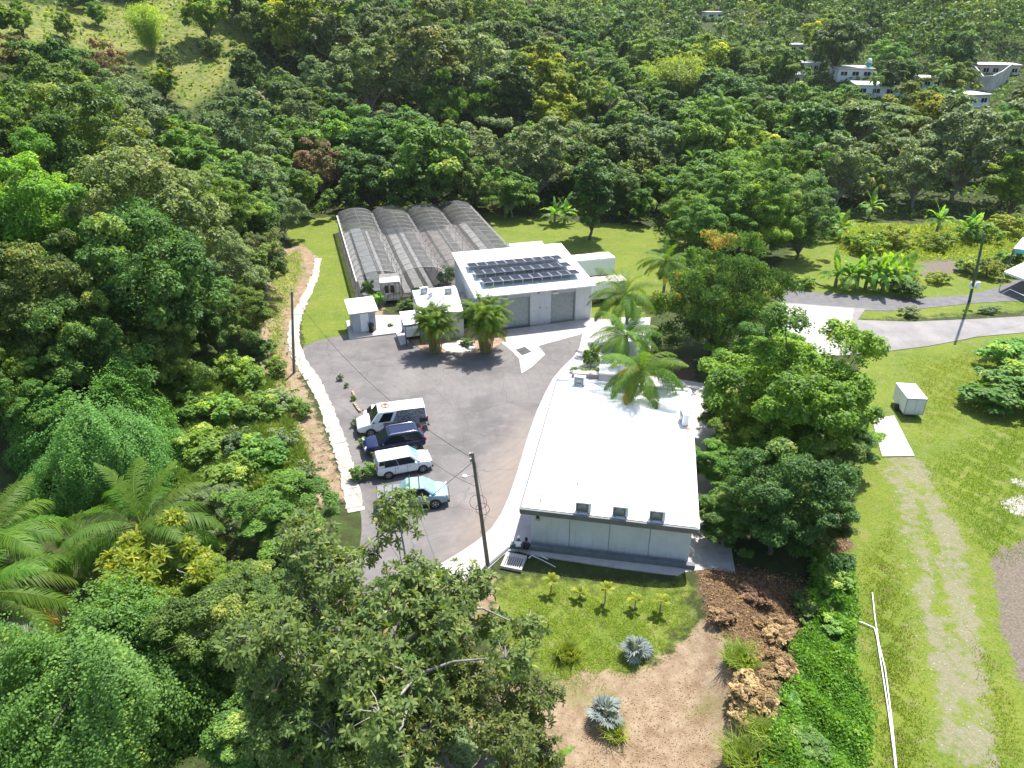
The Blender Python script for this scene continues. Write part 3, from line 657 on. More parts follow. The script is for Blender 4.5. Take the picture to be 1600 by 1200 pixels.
pipe('duct', [an_p(668, 456, 3.15), an_p(687, 453, 3.15)], .10, M['steel'], 'grey duct lying flat on the annex roof', 'duct')
MB().box((ax[1].x - ax[3].x + .9, ax[1].y - ax[3].y - 1.6, 2.2), (1.3, 3.0, .12), R_(16)).build('side_roof', pm('rusty_sheet', (.30, .22, .17), (.42, .38, .34), 2, .7), an)
pc = [at(624, 487, 2.45), at(648, 484.5, 2.45), at(655, 505, 2.35), at(631, 508, 2.35)]
po = thing('porch_roof', 'small white lean-to canopy on posts at the annex corner', 'canopy', (pc[3].x, pc[3].y, 0))
pv = [(p.x - pc[3].x, p.y - pc[3].y, p.z) for p in pc]
MB().hexa([(p[0], p[1], p[2] - .08) for p in pv] + pv).build('roof_sheet', M['roof_white'], po)
for p in (pv[3], pv[2], pv[0]):
    MB().tube([(p[0] * .94 + .1, p[1] + .12, 0), (p[0] * .94 + .1, p[1] + .12, p[2] - .08)], .05, 6).build('post', M['dark_metal'], po)
wc = thing('water_tank', 'blue plastic barrel under the small white canopy', 'barrel', at(634, 516.5, .14))
MB().lathe([(.0, 0), (.27, 0), (.30, .1), (.28, .45), (.30, .8), (.27, .95), (0, .97)], 14).build('barrel', pm('blue_plastic', (.03, .16, .42), (.05, .22, .5), 3, .4), wc)
MB().lathe([(0, .97), (.09, .97), (.09, 1.03), (0, 1.03)], 10).build('cap', M['white_paint'], wc)
fz = thing('chest_freezer', 'white chest freezer on dark base under the small canopy', 'freezer', at(645, 527, .14), R_(20))
MB().box((0, 0, .62), (1.5, .75, .75)).build('cabinet', M['white_paint'], fz, .03); MB().box((0, 0, 1.04), (1.54, .79, .08)).build('lid', M['white_paint'], fz, .02); MB().box((0, 0, .13), (1.44, .7, .24)).build('base', M['black'], fz)
# ------------------------------------------------------------------ shed
shp = at(552.5, 520.5, .14); shq = at(588.5, 515.5, .14)
sa = math.atan2(shq.y - shp.y, shq.x - shp.x); sw = (shq - shp).length
sh = thing('garden_shed', 'small white shed with sloping white roof and pale door on concrete pad', 'shed', shp, sa)
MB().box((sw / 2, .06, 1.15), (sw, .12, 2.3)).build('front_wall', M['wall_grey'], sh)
MB().hexa([(0, .13, 0), (.12, .13, 0), (.12, 2.2, 0), (0, 2.2, 0), (0, .13, 2.3), (.12, .13, 2.3), (.12, 2.2, 2.62), (0, 2.2, 2.62)]).build('side_wall', M['wall_white'], sh)
MB().hexa([(sw - .12, .13, 0), (sw, .13, 0), (sw, 2.2, 0), (sw - .12, 2.2, 0), (sw - .12, .13, 2.3), (sw, .13, 2.3), (sw, 2.2, 2.62), (sw - .12, 2.2, 2.62)]).build('side_wall', M['wall_white'], sh)
MB().box((sw / 2, 2.14, 1.3), (sw - .26, .12, 2.6)).build('back_wall', M['wall_white'], sh)
rr = [(-.3, -.45, 2.26), (sw + .3, -.45, 2.26), (sw + .3, 2.6, 2.74), (-.3, 2.6, 2.74)]
MB().hexa(rr + [(p[0], p[1], p[2] + .1) for p in rr]).build('roof_sheet', M['roof_white'], sh)
dz = MB().box((sw * .52, -.02, 1.03), (.85, .07, 2.0)).build('door', M['white_paint'], sh, .01)
MB().box((sw * .52 + .33, -.08, 1.0), (.05, .06, .14)).build('handle', M['dark_metal'], dz)
MB().box((sw * .52, -.035, 1.55), (.6, .02, .7)).build('door_panel', M['wall_white'], dz); MB().box((sw * .52, -.035, .55), (.6, .02, .8)).build('door_panel', M['wall_white'], dz)
MB().box((sw - .35, -.06, 1.45), (.2, .12, .28)).build('switch_box', M['galv'], sh)
bn = thing('trash_bin', 'dark round-topped trash bin standing at the shed front corner', 'bin', at(581, 518.5, .14), sa)
MB().lathe([(0, 0), (.24, 0), (.29, .75), (.31, .78)], 12).build('bin', M['black'], bn); MB().lathe([(.32, .78), (.30, .9), (.16, 1.02), (0, 1.04)], 12).build('lid', M['dark_metal'], bn)
# rusting box body behind the shed
rb = thing('container_box', 'rust-streaked white box container on blocks behind the shed', 'container', at(612, 474), R_(12))
MB().box((0, 1.4, 1.45), (2.15, 2.8, 2.2)).build('box', M['rust'], rb, .03)
MB().box((0, 1.4, 2.58), (2.25, 2.9, .06)).build('roof_sheet', pm('worn_roof', (.72, .70, .66), (.50, .38, .30), 2.5, .7, lo=.5, hi=.7), rb)
for x in (-.42, .22): MB().box((x, -.02, 1.75), (.42, .06, .85)).build('window', M['glass_dark'], rb)
for x in (-1.04, -.08, .62, 1.04): MB().box((x, -.025, 1.4), (.07, .06, 2.1)).build('door_post', pm('rust_post', (.35, .17, .10), (.55, .42, .33), 4, .8), rb)
for (x, y) in ((-.8, .3), (.8, .3), (-.8, 2.5), (.8, 2.5)): MB().box((x, y, .17), (.3, .3, .36)).build('block', M['concrete_wall'], rb)
# trailers right of the warehouse
def trailer(px, py, L, W, H, rz, roofm, label):
    t = thing('box_trailer', label, 'trailer', at(px, py), rz)
    MB().box((0, 0, .55 + H / 2), (L, W, H)).build('box', M['white_paint'], t, .06, 2)
    MB().box((0, 0, .55 + H + .03), (L - .1, W - .1, .05)).build('roof_sheet', roofm, t)
    MB().box((0, 0, .46), (L, W * .5, .16)).build('chassis', M['black'], t)
    for x in (-L * .30, L * .22):
        for y in (-W / 2 + .12, W / 2 - .12):
            MB().lathe([(0, -.11), (.3, -.11), (.38, -.07), (.38, .07), (.3, .11), (0, .11)], 14, 'y', (x, y, .38)).build('wheel', M['rubber'], t)
    return t
trailer(922, 433, 5.6, 2.3, 2.1, R_(16), M['roof_white'], 'white box trailer with rounded roof edges just behind the warehouse')
trailer(943, 468, 4.8, 2.2, 1.9, R_(14), pm('red_streak_roof', (.66, .62, .58), (.42, .20, .16), 1.6, .6, lo=.45, hi=.62), 'white box trailer with red-streaked roof beside the warehouse wall')
# green glazed lean-to behind the warehouse
sk = thing('lean_to', 'pale green sheet-roofed lean-to behind the warehouse roof', 'lean-to', at(828, 412), WA)
for k in range(5): MB().hexa([(-2.3 + k * .93, 0, 1.6), (-1.4 + k * .93, 0, 1.6), (-1.4 + k * .93, 2.2, 2.2), (-2.3 + k * .93, 2.2, 2.2), (-2.3 + k * .93, 0, 1.66), (-1.4 + k * .93, 0, 1.66), (-1.4 + k * .93, 2.2, 2.26), (-2.3 + k * .93, 2.2, 2.26)]).build('roof_panel', pm('green_sheet', (.24, .36, .31), (.36, .45, .40), 2, .45) if k == 0 else bpy.data.materials['green_sheet'], sk)
for (x, y, z) in ((-2.2, .1, 1.6), (2.2, .1, 1.6), (-2.2, 2.1, 2.15), (2.2, 2.1, 2.15)): MB().tube([(x, y, 0), (x, y, z)], .06, 6).build('post', M['galv'], sk)
# two little buildings under the coconut palms
def hut(pts, z, wallm, label, name='hut'):
    p = [at(a, b, z) for a, b in pts]; o = p[3]
    t = thing(name, label, 'hut', (o.x, o.y, 0)); l = [(q.x - o.x, q.y - o.y) for q in p]
    MB().prism(l, z - .12, z).build('roof', M['roof_white'], t)
    wl = inset(l, .1)
    for i in range(4):
        a, b = Vector(wl[i]), Vector(wl[(i + 1) % 4]); n = Vector(((b - a).y, -(b - a).x)).normalized() * .12
        MB().prism([a, b, b - n, a - n], 0, z - .13).build('wall', wallm, t)
    a, b = Vector(wl[2]), Vector(wl[3]); c = (a + b) / 2
    MB().box((c.x, c.y, 1.0), (.85, .34, 2.0), math.atan2(b.y - a.y, b.x - a.x)).build('door', M['wall_grey'], t)
    return t
hut([(962, 497), (1016, 496), (1014, 532), (958, 534)], 2.6, M['wall_white'], 'white flat-roofed hut beneath the two farther coconut palms')
hut([(938, 557), (983, 559), (980, 586), (936, 583)], 2.3, M['wall_grey'], 'small grey-walled hut with white roof behind the long building')
# dark hatch plate in the concrete tongue
hp = px_((806, 547), (820, 542.5), (830, 550), (816, 555.5)); hc = sum(hp, Vector()) / 4
ha = thing('steel_hatch', 'dark square steel hatch set in the arrow-shaped concrete before the warehouse', 'hatch', (hc.x, hc.y, .034))
MB().prism([(p.x - hc.x, p.y - hc.y) for p in hp], 0, .02).build('frame', M['dark_metal'], ha)
for k in range(2):
    A, B = hp[0].lerp(hp[3], k * .5 + .03), hp[0].lerp(hp[3], k * .5 + .47); C_, D_ = hp[1].lerp(hp[2], k * .5 + .47), hp[1].lerp(hp[2], k * .5 + .03)
    MB().prism([((q.x - hc.x) * .94, (q.y - hc.y) * .94) for q in (A, B, C_, D_)], .02, .035).build('lid', pm('hatch_plate', (.045, .045, .05), (.08, .08, .085), 6, .5, .4) if k == 0 else bpy.data.materials['hatch_plate'], ha)
# ------------------------------------------------------------------ shade-net greenhouses
GO = at(530, 362.5); GA = R_(16.2); GL, GWd, GUT, APX = 29.0, 5.05, 2.4, 3.4
GLN = ['leftmost of four arched shade-net tunnels, next to the mown strip', 'second from left of four arched shade-net tunnels, with bright white floor strips',
       'third from left of four arched shade-net tunnels, with pinkish bare floor', 'rightmost of four arched shade-net tunnels, next to the back lawn']
def net_material():
    m, nt, bs, out = nodes('shade_net'); co = N_(nt, 'TexCoord').outputs['Object']
    n = noise(nt, co, .8, 4); n2 = noise(nt, co, 6, 3)
    nt.links.new(mix(nt, mrange(nt, n, .35, .65), (.055, .055, .050), (.10, .098, .09)), bs.inputs['Base Color']); bs.inputs['Roughness'].default_value = .6
    tr = N_(nt, 'BsdfTransparent'); ms = N_(nt, 'MixShader')
    nt.links.new(mrange(nt, n2, .3, .7, .40, .58), ms.inputs[0]); nt.links.new(tr.outputs[0], ms.inputs[1]); nt.links.new(bs.outputs[0], ms.inputs[2]); nt.links.new(ms.outputs[0], out.inputs['Surface'])
    return m
M['net'] = net_material()
def arch_pts(n=10, r=0.):
    out = []
    for i in range(n + 1):
        a = math.pi * i / n; out.append((GWd / 2 - math.cos(a) * (GWd / 2 + r), GUT + math.sin(a) * (APX - GUT + r)))
    return out
G_M = Matrix.Translation(GO) @ Matrix.Rotation(GA, 4, 'Z')
hoopm = MB().tube([(x, 0, z) for x, z in arch_pts(10)], .032, 5).mesh('hoop', M['galv'])
M['fabric_white'] = pm('fabric_white', (.46, .45, .43), (.60, .585, .56), .9, .7, bmp=.15)
M['bench_grey'] = pm('bench_grey', (.30, .325, .325), (.40, .42, .42), 1.2, .7, bmp=.2)
M['mat_dark'] = pm('mat_dark', (.10, .095, .09), (.17, .16, .15), 1.2, .85, bmp=.2)
M['floor_pink'] = pm('floor_pink', (.33, .28, .25), (.43, .385, .35), .7, .85, bmp=.2)
gp = [G_M @ Vector(q) for q in ((-.3, .3, 0), (4 * GWd + .3, .3, 0), (4 * GWd + .3, -GL - .3, 0), (-.3, -GL - .3, 0))]
slab('greenhouse_floor', gp, -.3, .01, M['mat_dark'])
BEDS = [[(.55, .95, 'fabric_white'), (1.55, 1.5, 'bench_grey'), (3.65, .6, 'fabric_white')], [(.35, .9, 'fabric_white'), (1.75, 1.2, 'fabric_white'), (3.5, .75, 'fabric_white')],
        [(.5, 1.6, 'floor_pink'), (2.5, 2.1, 'floor_pink')], [(.4, 1.9, 'floor_pink'), (2.9, 1.4, 'fabric_white')]]
BN = ('white floor strip', 'pale grey bench row', 'pinkish bare floor strip')
ordw = (('left', 'middle', 'right'), ('left', 'right'))
for k in range(4):
    t = thing('shade_tunnel', GLN[k], 'greenhouse', G_M @ Vector((k * GWd, 0, 0)), GA, 'shade-net greenhouse tunnels')
    ap = arch_pts(14, .04); V = []; F = []
    for j in range(2):
        for (x, z) in ap: V.append((x, -GL * j, z))
    n = len(ap); F = [(i, i + 1, n + i + 1, n + i) for i in range(n - 1)]
    MB().add(V, F, True).build('net_roof', M['net'], t)
    for yy in (.03, -GL - .03): MB().add([(x, yy, z) for x, z in ap] + [(ap[-1][0], yy, .05), (ap[0][0], yy, .05)], [tuple(range(n + 2))]).build('net_end', M['net'], t)
    if k in (0, 3):
        x = -.05 if k == 0 else GWd + .05
        MB().add([(x, 0, .05), (x, -GL, .05), (x, -GL, GUT), (x, 0, GUT)], [(0, 1, 2, 3)]).build('net_side', M['net'], t)
    for j in range(15): link('hoop', hoopm, t, (0, -GL * j / 14, 0))
    for x in ((0, GWd) if k == 3 else (0,)):
        MB().box((x, -GL / 2, GUT + .02), (.26, GL + .3, .10)).build('gutter', pm('gutter_metal', (.62, .56, .55), (.72, .67, .65), 1.2, .45) if 'gutter_metal' not in bpy.data.materials else bpy.data.materials['gutter_metal'], t)
        for j in range(8): MB().tube([(x, -GL * j / 7, 0), (x, -GL * j / 7, GUT)], .045, 5).build('post', M['galv'], t)
    MB().tube([(GWd / 2, .1, APX), (GWd / 2, -GL - .1, APX)], .03, 4).build('ridge_purlin', M['galv'], t)
    for b, (x, wd, mk) in enumerate(BEDS[k]):
        nb = len(BEDS[k]); kindw = BN[0] if mk == 'fabric_white' else BN[1] if mk == 'bench_grey' else BN[2]
        hgt_ = .55 if mk == 'bench_grey' else .06
        bt = thing('growing_bed', '%s on the %s side inside the %s shade-net tunnel' % (kindw, ordw[0 if nb == 3 else 1][b], ('leftmost', 'second', 'third', 'rightmost')[k]), 'growing bed', G_M @ Vector((k * GWd + x, -.8, .012)), GA)
        rr_ = random.Random(k * 9 + b); y = 0.
        if mk == 'bench_grey':
            while y < GL - 2.6:
                MB().box((wd / 2, -y - .68, hgt_), (wd, 1.3, .07)).build('tray', M[mk], bt); y += 1.36
            lg = MB()
            for j in range(10): lg.box((wd / 2, -.4 - j * 2.7, hgt_ / 2 - .02), (wd * .8, .08, hgt_ - .04))
            lg.build('leg', M['galv'], bt)
        else:
            while y < GL - 2.2:
                ln_ = rr_.uniform(2.2, 4.6); ln_ = min(ln_, GL - 1.6 - y)
                MB().box((wd / 2 + rr_.uniform(-.04, .04), -y - ln_ / 2, .03), (wd * rr_.uniform(.94, 1.), ln_ - .03, hgt_ * rr_.uniform(.7, 1.1))).build('fabric_sheet', M[mk], bt); y += ln_
# ------------------------------------------------------------------ vehicles: x forward, y left, built round the centre of the footprint
def paint(name, c, rough=.28): 
    m = pm(name, c, None, rough=rough, spec=.35, coat=.25); return m
M['car_white'] = paint('car_white', (.78, .78, .78)); M['car_navy'] = paint('car_navy', (.006, .011, .05)); M['car_blue'] = paint('car_blue', (.25, .37, .405))
M['red_lens'] = pm('red_lens', (.35, .01, .015), None, rough=.2); M['clear_lens'] = pm('clear_lens', (.55, .57, .58), None, rough=.12); M['trim'] = pm('trim', (.02, .02, .022), None, rough=.6)
M['chrome'] = pm('chrome', (.6, .6, .62), None, rough=.25, metal=.9)
def wheel_mesh(r, w):
    t = MB().lathe([(r * .62, -w / 2), (r * .93, -w / 2), (r, -w * .3), (r, w * .3), (r * .93, w / 2), (r * .62, w / 2)], 20, 'y').mesh('tyre', M['rubber'])
    q = MB(); q.lathe([(0, .02), (r * .62, w * .28), (r * .66, w * .5), (r * .60, w * .52)], 20, 'y')
    q.lathe([(r * .60, -w * .52), (r * .66, -w * .5), (r * .62, -w * .28), (0, -.02)], 20, 'y')
    for s in (-1, 1):
        for k in range(5):
            a = 2 * math.pi * k / 5
            q.tube([(0, s * w * .36, 0), (r * .60 * math.cos(a), s * w * .46, r * .60 * math.sin(a))], .034, 4)
    return t, q.mesh('rim', M['steel'])
def patch(P, u0, u1, v0, v1, off):
    a, b, c, d = [Vector(p) for p in P]
    f = lambda u, v: (a.lerp(b, u)).lerp(d.lerp(c, u), v)
    n = (b - a).cross(d - a).normalized()
    q = [f(u0, v0), f(u1, v0), f(u1, v1), f(u0, v1)]
    return [p + n * off for p in q]
def slabpatch(mb, P, u0, u1, v0, v1, t=.012, back=.02):
    q = patch(P, u0, u1, v0, v1, t); r = patch(P, u0, u1, v0, v1, -back)
    mb.hexa(r + q)
def make_car(name, label, cat, loc, rz, paintm, L, W, st, cab, wheels, wr, extras=None, glass=None, group='vehicles parked along the lot edge'):
    t = thing(name, label, cat, loc, rz, group); glass = glass or M['glass_dark']
    # shell: closed rings along the length
    V = []; F = []
    for (x, w, zl, zb) in st:
        h = [(0, zl), (w * .90, zl), (w * .99, zl + .16), (w, (zl + zb) / 2 + .04), (w * .965, zb - .07), (w * .86, zb), (w * .45, zb + .03), (0, zb + .035)]
        ring = h + [(-a, b) for a, b in h[-2:0:-1]]
        V += [(x, a, b) for a, b in ring]
    n = 14
    for i in range(len(st) - 1):
        for k in range(n): F.append((i * n + k, (i + 1) * n + k, (i + 1) * n + (k + 1) % n, i * n + (k + 1) % n))
    F += [tuple(range(n)), tuple(range((len(st) - 1) * n, len(st) * n))[::-1]]
    b = MB().add(V, F, True).build('body', paintm, t); sm = b.modifiers.new('subsurf', 'SUBSURF'); sm.levels = 2; sm.render_levels = 2
    xr0, xr1, xf1, xf0, zb, zr, wb, wt = cab
    B = [(xr0, -wb, zb), (xf0, -wb, zb), (xf0, wb, zb), (xr0, wb, zb), (xr1, -wt, zr), (xf1, -wt, zr), (xf1, wt, zr), (xr1, wt, zr)]
    MB().hexa(B).build('cabin', paintm, t, .11, 4)
    MB().hexa([(xr1 + .02, -wt + .05, zr - .02), (xf1 - .02, -wt + .05, zr - .02), (xf1 - .02, wt - .05, zr - .02), (xr1 + .02, wt - .05, zr - .02),
               (xr1 + .2, -wt + .2, zr + .035), (xf1 - .2, -wt + .2, zr + .035), (xf1 - .2, wt - .2, zr + .035), (xr1 + .2, wt - .2, zr + .035)]).build('roof', paintm, t, .02, 2)
    fr = (B[1], B[2], B[6], B[5]); re = (B[3], B[0], B[4], B[7]); rs = (B[0], B[1], B[5], B[4]); ls = (B[2], B[3], B[7], B[6])
    q = MB(); slabpatch(q, fr, .05, .95, .03, .95); q.build('windshield', glass, t)
    q = MB(); slabpatch(q, re, .07, .93, .2, .93); q.build('rear_window', glass, t)
    return t, B, (fr, re, rs, ls)
def side_windows(t, faces, splits, v0=.12, v1=.86, mat=None, both=True):
    fr, re, rs, ls = faces
    for P, flip in ((rs, False), (ls, True)):
        for (a, b) in splits:
            u0, u1 = (a, b) if not flip else (1 - b, 1 - a)
            q = MB(); slabpatch(q, P, u0, u1, v0, v1); q.build('side_window', mat or M['glass_dark'], t)
def wheels_(t, xs, hw, r, w=.23):
    tm, rm = wheel_mesh(r, w)
    for x in xs:
        for s in (-1, 1):
            MB().lathe([(0, -.11), (r * 1.16, -.11), (r * 1.16, .11), (0, .11)], 20, 'y', (x, s * (hw - .105), r * 1.02)).build('wheel_arch', M['trim'], t)
            e = link('wheel', tm, t, (x, s * (hw - .10), r)); link('rim', rm, e)
def side_place(pr, pf, W):
    """centre and heading from the ground points below the near side's rear and front wheels"""
    a, b = at(*pr), at(*pf); d = (b - a).normalized(); n = Vector((-d.y, d.x, 0))
    if n.y < 0: n = -n
    c = (a + b) / 2 + n * (W / 2 - .1)
    return Vector((c.x, c.y, .012)), math.atan2(d.y, d.x)
def lights(t, L, W, zh, zt, hl=(.12, .36, .16), tl=(.08, .2, .34)):
    for s in (-1, 1):
        MB().box((L / 2 - .14, s * (W / 2 - .30), zh), hl, s * -.35).build('headlight', M['clear_lens'], t, .02)
        MB().box((-L / 2 + .06, s * (W / 2 - .17), zt), tl, s * .3).build('tail_light', M['red_lens'], t, .02)
def mirrors(t, x, W, z, m):
    for s in (-1, 1): MB().box((x, s * (W / 2 + .06), z), (.14, .22, .15)).build('mirror', m, t, .04, 2)
def seams(t, xs, hw, z0, z1):
    for s in (-1, 1):
        for x in xs: MB().box((x, s * (hw + .0), (z0 + z1) / 2), (.014, .03, z1 - z0)).build('door_seam', M['trim'], t)
    for s in (-1, 1):
        for x in xs[:-1]: MB().box((x + .18, s * (hw + .01), z1 - .12), (.16, .04, .03)).build('door_handle', M['chrome'], t)
# boxy white crossover
c, rz = side_place((608, 748), (660.5, 738), 1.78)
t, B, fc = make_car('parked_car', 'boxy white crossover car between the dark blue SUV and the pale blue pickup', 'car', c, rz, M['car_white'], 4.2, 1.8,
    [(-2.10, .80, .42, .95), (-2.04, .87, .30, 1.02), (-1.5, .90, .22, 1.04), (0, .90, .22, 1.03), (1.0, .90, .22, 1.03), (1.45, .89, .23, 1.01), (1.80, .86, .26, .95), (2.0, .79, .32, .86), (2.10, .66, .40, .70)],
    (-2.06, -1.93, .55, 1.22, 1.0, 1.63, .86, .74), None, .33, glass=M['sky_glass_trim'])
side_windows(t, fc, ((.17, .49), (.50, .90)), .06, .88); q = MB(); slabpatch(q, fc[2], .04, .165, .34, .88); slabpatch(q, fc[3], .835, .96, .34, .88); q.build('quarter_window', M['glass_dark'], t)
wheels_(t, (-1.28, 1.28), .90, .325); lights(t, 4.2, 1.8, .80, .95, tl=(.08, .16, .62)); mirrors(t, .78, 1.8, 1.05, M['car_white']); seams(t, (-.75, .15, 1.0), .90, .35, .95)
MB().box((2.05, 0, .36), (.16, 1.5, .18)).build('bumper', M['trim'], t, .04); MB().tube([(-1.6, 0, 1.6), (-1.72, 0, 1.78)], .015, 4).build('antenna', M['trim'], t)
MB().box((-2.10, 0, .80), (.02, .42, .16)).build('licence_plate', M['pvc'], t)
# pale blue pickup
c, rz = side_place((615, 800), (677.5, 794), 1.88)
t, B, fc = make_car('pickup_truck', 'pale blue crew-cab pickup with roof bars, partly under tree branches', 'pickup', c, rz, M['car_blue'], 4.95, 1.9,
    [(-2.46, .84, .50, .98), (-2.40, .91, .36, 1.06), (-1.6, .95, .28, 1.08), (-.6, .95, .26, 1.08), (.6, .95, .26, 1.09), (1.5, .95, .26, 1.09), (1.95, .93, .28, 1.05), (2.25, .87, .32, .96), (2.42, .78, .38, .84), (2.50, .64, .46, .70)],
    (-.95, -.35, .80, 1.62, 1.07, 1.70, .88, .72), None, .37, glass=M['sky_glass_trim'])
side_windows(t, fc, ((.17, .45), (.462, .90)), .06, .88)
wheels_(t, (-1.5, 1.5), .95, .37, .25)
for s in (-1, 1): MB().box((0, s * .945, .36), (2.1, .05, .16)).build('sill', M['trim'], t)
lights(t, 4.95, 1.9, .90, .92); mirrors(t, 1.2, 1.9, 1.14, M['car_blue']); seams(t, (-.75, .15, 1.2), .95, .40, 1.0)
MB().box((-1.62, 0, 1.135), (1.55, 1.56, .05)).build('bed_cover', pm('cover_grey', (.15, .16, .17), None, rough=.6), t, .01)
for x in (-1.9, -1.35): MB().box((x, 0, 1.17), (.05, 1.5, .02)).build('cover_seam', M['trim'], t)
for x in (-.15, .50):
    q = MB(); q.tube([(x, -.78, 1.78), (x, .78, 1.78)], .035, 5)
    for s in (-1, 1): q.tube([(x, s * .66, 1.66), (x, s * .66, 1.79)], .03, 5)
    q.build('roof_bar', M['black'], t)
MB().box((.28, 0, 1.72), (.34, .80, .02)).build('sunroof', M['glass_dark'], t); MB().box((2.46, 0, .42), (.14, 1.6, .2)).build('bumper', M['trim'], t, .04)
MB().box((2.50, 0, .68), (.05, 1.0, .22)).build('grille', M['trim'], t)
# dark blue SUV, nose to the left
c, rz = side_place((655, 704.5), (583, 716.5), 1.92)
t, B, fc = make_car('parked_car', 'dark blue SUV with sunroof and silver roof rails, nose toward the white walkway', 'car', c, rz, M['car_navy'], 4.8, 1.92,
    [(-2.40, .80, .48, 1.0), (-2.32, .90, .34, 1.08), (-1.5, .95, .26, 1.10), (0, .96, .25, 1.06), (1.0, .96, .25, 1.07), (1.6, .95, .26, 1.06), (2.0, .91, .29, 1.0), (2.25, .82, .35, .90), (2.40, .68, .42, .74)],
    (-2.30, -1.86, .45, 1.30, 1.07, 1.72, .90, .74), None, .36)
side_windows(t, fc, ((.05, .25), (.26, .53), (.54, .90)), .06, .88)
wheels_(t, (-1.42, 1.45), .96, .36, .25); lights(t, 4.8, 1.92, .86, 1.02, tl=(.1, .3, .18)); mirrors(t, .95, 1.92, 1.14, M['car_navy']); seams(t, (-1.1, -.05, .98), .955, .42, 1.0)
for s in (-1, 1): MB().tube([(-1.7, s * .66, 1.72), (-1.5, s * .66, 1.78), (.1, s * .66, 1.78), (.32, s * .66, 1.72)], .028, 5).build('roof_rail', M['chrome'], t)
MB().box((-.05, 0, 1.742), (.85, .86, .02)).build('sunroof', M['glass_dark'], t)
MB().box((-2.41, 0, .80), (.02, .5, .15)).build('licence_plate', M['pvc'], t); MB().box((2.36, 0, .68), (.06, 1.0, .24)).build('grille', M['trim'], t)
# panel van with printed side
def wrap_material():
    m, nt, bs, out = nodes('printed_wrap'); co = N_(nt, 'TexCoord').outputs['Object']
    vo = N_(nt, 'TexVoronoi'); vo.inputs['Scale'].default_value = 3.4; nt.links.new(co, vo.inputs['Vector'])
    n1 = noise(nt, co, 2.2, 6, .75); n2 = noise(nt, co, 9, 4, .7); n3 = noise(nt, co, 1.1, 2)
    col = ramp(nt, n2, [(.30, (.03, .033, .036)), (.47, (.13, .14, .155)), (.57, (.30, .32, .34)), (.70, (.48, .49, .5))])
    col = mix(nt, math_(nt, 'MULTIPLY', mrange(nt, n1, .53, .60), .75), col, (.06, .065, .075))
    col = mix(nt, math_(nt, 'MULTIPLY', mrange(nt, n3, .60, .66), .6), col, (.28, .14, .07))
    col = mix(nt, math_(nt, 'MULTIPLY', mrange(nt, vo.outputs['Distance'], .05, .02), .4), col, (.7, .7, .7))
    nt.links.new(col, bs.inputs['Base Color']); bs.inputs['Roughness'].default_value = .3; return m
M['wrap'] = wrap_material()
pr, pf = at(667, 672.5), at(563, 686); d = (pf - pr).normalized(); n = Vector((-d.y, d.x, 0)); n = n if n.y > 0 else -n
cv = (pr + pf) / 2 + n * 1.0; rz = math.atan2(d.y, d.x)
t, B, fc = make_car('van', 'white panel van with grey printed picture along its side and round emblem on roof', 'van', (cv.x, cv.y, .012), rz, M['car_white'], 5.7, 2.0,
    [(-2.82, .94, .44, 1.10), (-2.76, .99, .36, 1.22), (-1.5, 1.0, .32, 1.25), (0, 1.0, .32, 1.25), (1.5, 1.0, .32, 1.24), (1.9, .99, .32, 1.20), (2.5, .95, .36, 1.06), (2.78, .86, .42, .92), (2.86, .74, .50, .78)],
    (-2.78, -2.68, 1.05, 1.80, 1.16, 2.10, .96, .80), None, .37)
side_windows(t, fc, ((.66, .87),), .10, .84)
for P, f in ((fc[2], 0), (fc[3], 1)):
    q = MB(); u0, u1 = (.02, .60) if not f else (.40, .98); slabpatch(q, P, u0, u1, .03, .96, .014); q.build('printed_panel', M['wrap'], t)
    s = -1 if not f else 1
    q = MB(); q.box((-.95, s * .995, .88), (3.4, .04, .58)); q.build('printed_panel', M['wrap'], t)
    MB().box((-2.45, s * 1.0, 1.02), (.62, .05, .34)).build('dark_panel', M['trim'], t)
wheels_(t, (-1.75, 1.80), 1.0, .37, .26); lights(t, 5.7, 2.0, .82, 1.05, tl=(.1, .16, .45)); mirrors(t, 1.5, 2.0, 1.35, M['trim']); seams(t, (.72, 1.62), 1.0, .5, 1.15)
MB().box((-2.86, 0, .46), (.16, 1.9, .16)).build('bumper', M['trim'], t, .03); MB().box((2.84, 0, .52), (.14, 1.7, .18)).build('bumper', M['trim'], t, .03); MB().box((2.86, 0, .80), (.05, 1.0, .24)).build('grille', M['trim'], t)
em = MB(); em.lathe([(.0, .0), (.36, .0)], 20, 'z', (0, 0, 0), False)
def emblem_material():
    m, nt, bs, out = nodes('emblem_print'); co = N_(nt, 'TexCoord').outputs['Object']
    n1 = noise(nt, co, 5.5, 4, .7)
    nt.links.new(ramp(nt, n1, [(.38, (.035, .018, .01)), (.50, (.14, .065, .03)), (.60, (.34, .24, .15)), (.7, (.08, .04, .02))]), bs.inputs['Base Color']); return m
M['emblem'] = emblem_material(); q = MB()
q.prism([(.36 * math.cos(a / 20 * 2 * math.pi) * (1 + .12 * math.sin(a * 1.9)), .46 * math.sin(a / 20 * 2 * math.pi), 0) for a in range(20)], 2.136, 2.142); o = q.build('roof_emblem', M['emblem'], t); o.location = (.45, -.1, 0)
for x in (.31, .57):
    q = MB(); q.prism([(.085 * math.cos(a / 10 * 2 * math.pi), .085 * math.sin(a / 10 * 2 * math.pi), 0) for a in range(10)], 2.143, 2.147); o = q.build('emblem_spot', M['roof_white'], t); o.location = (x, -.02, 0)
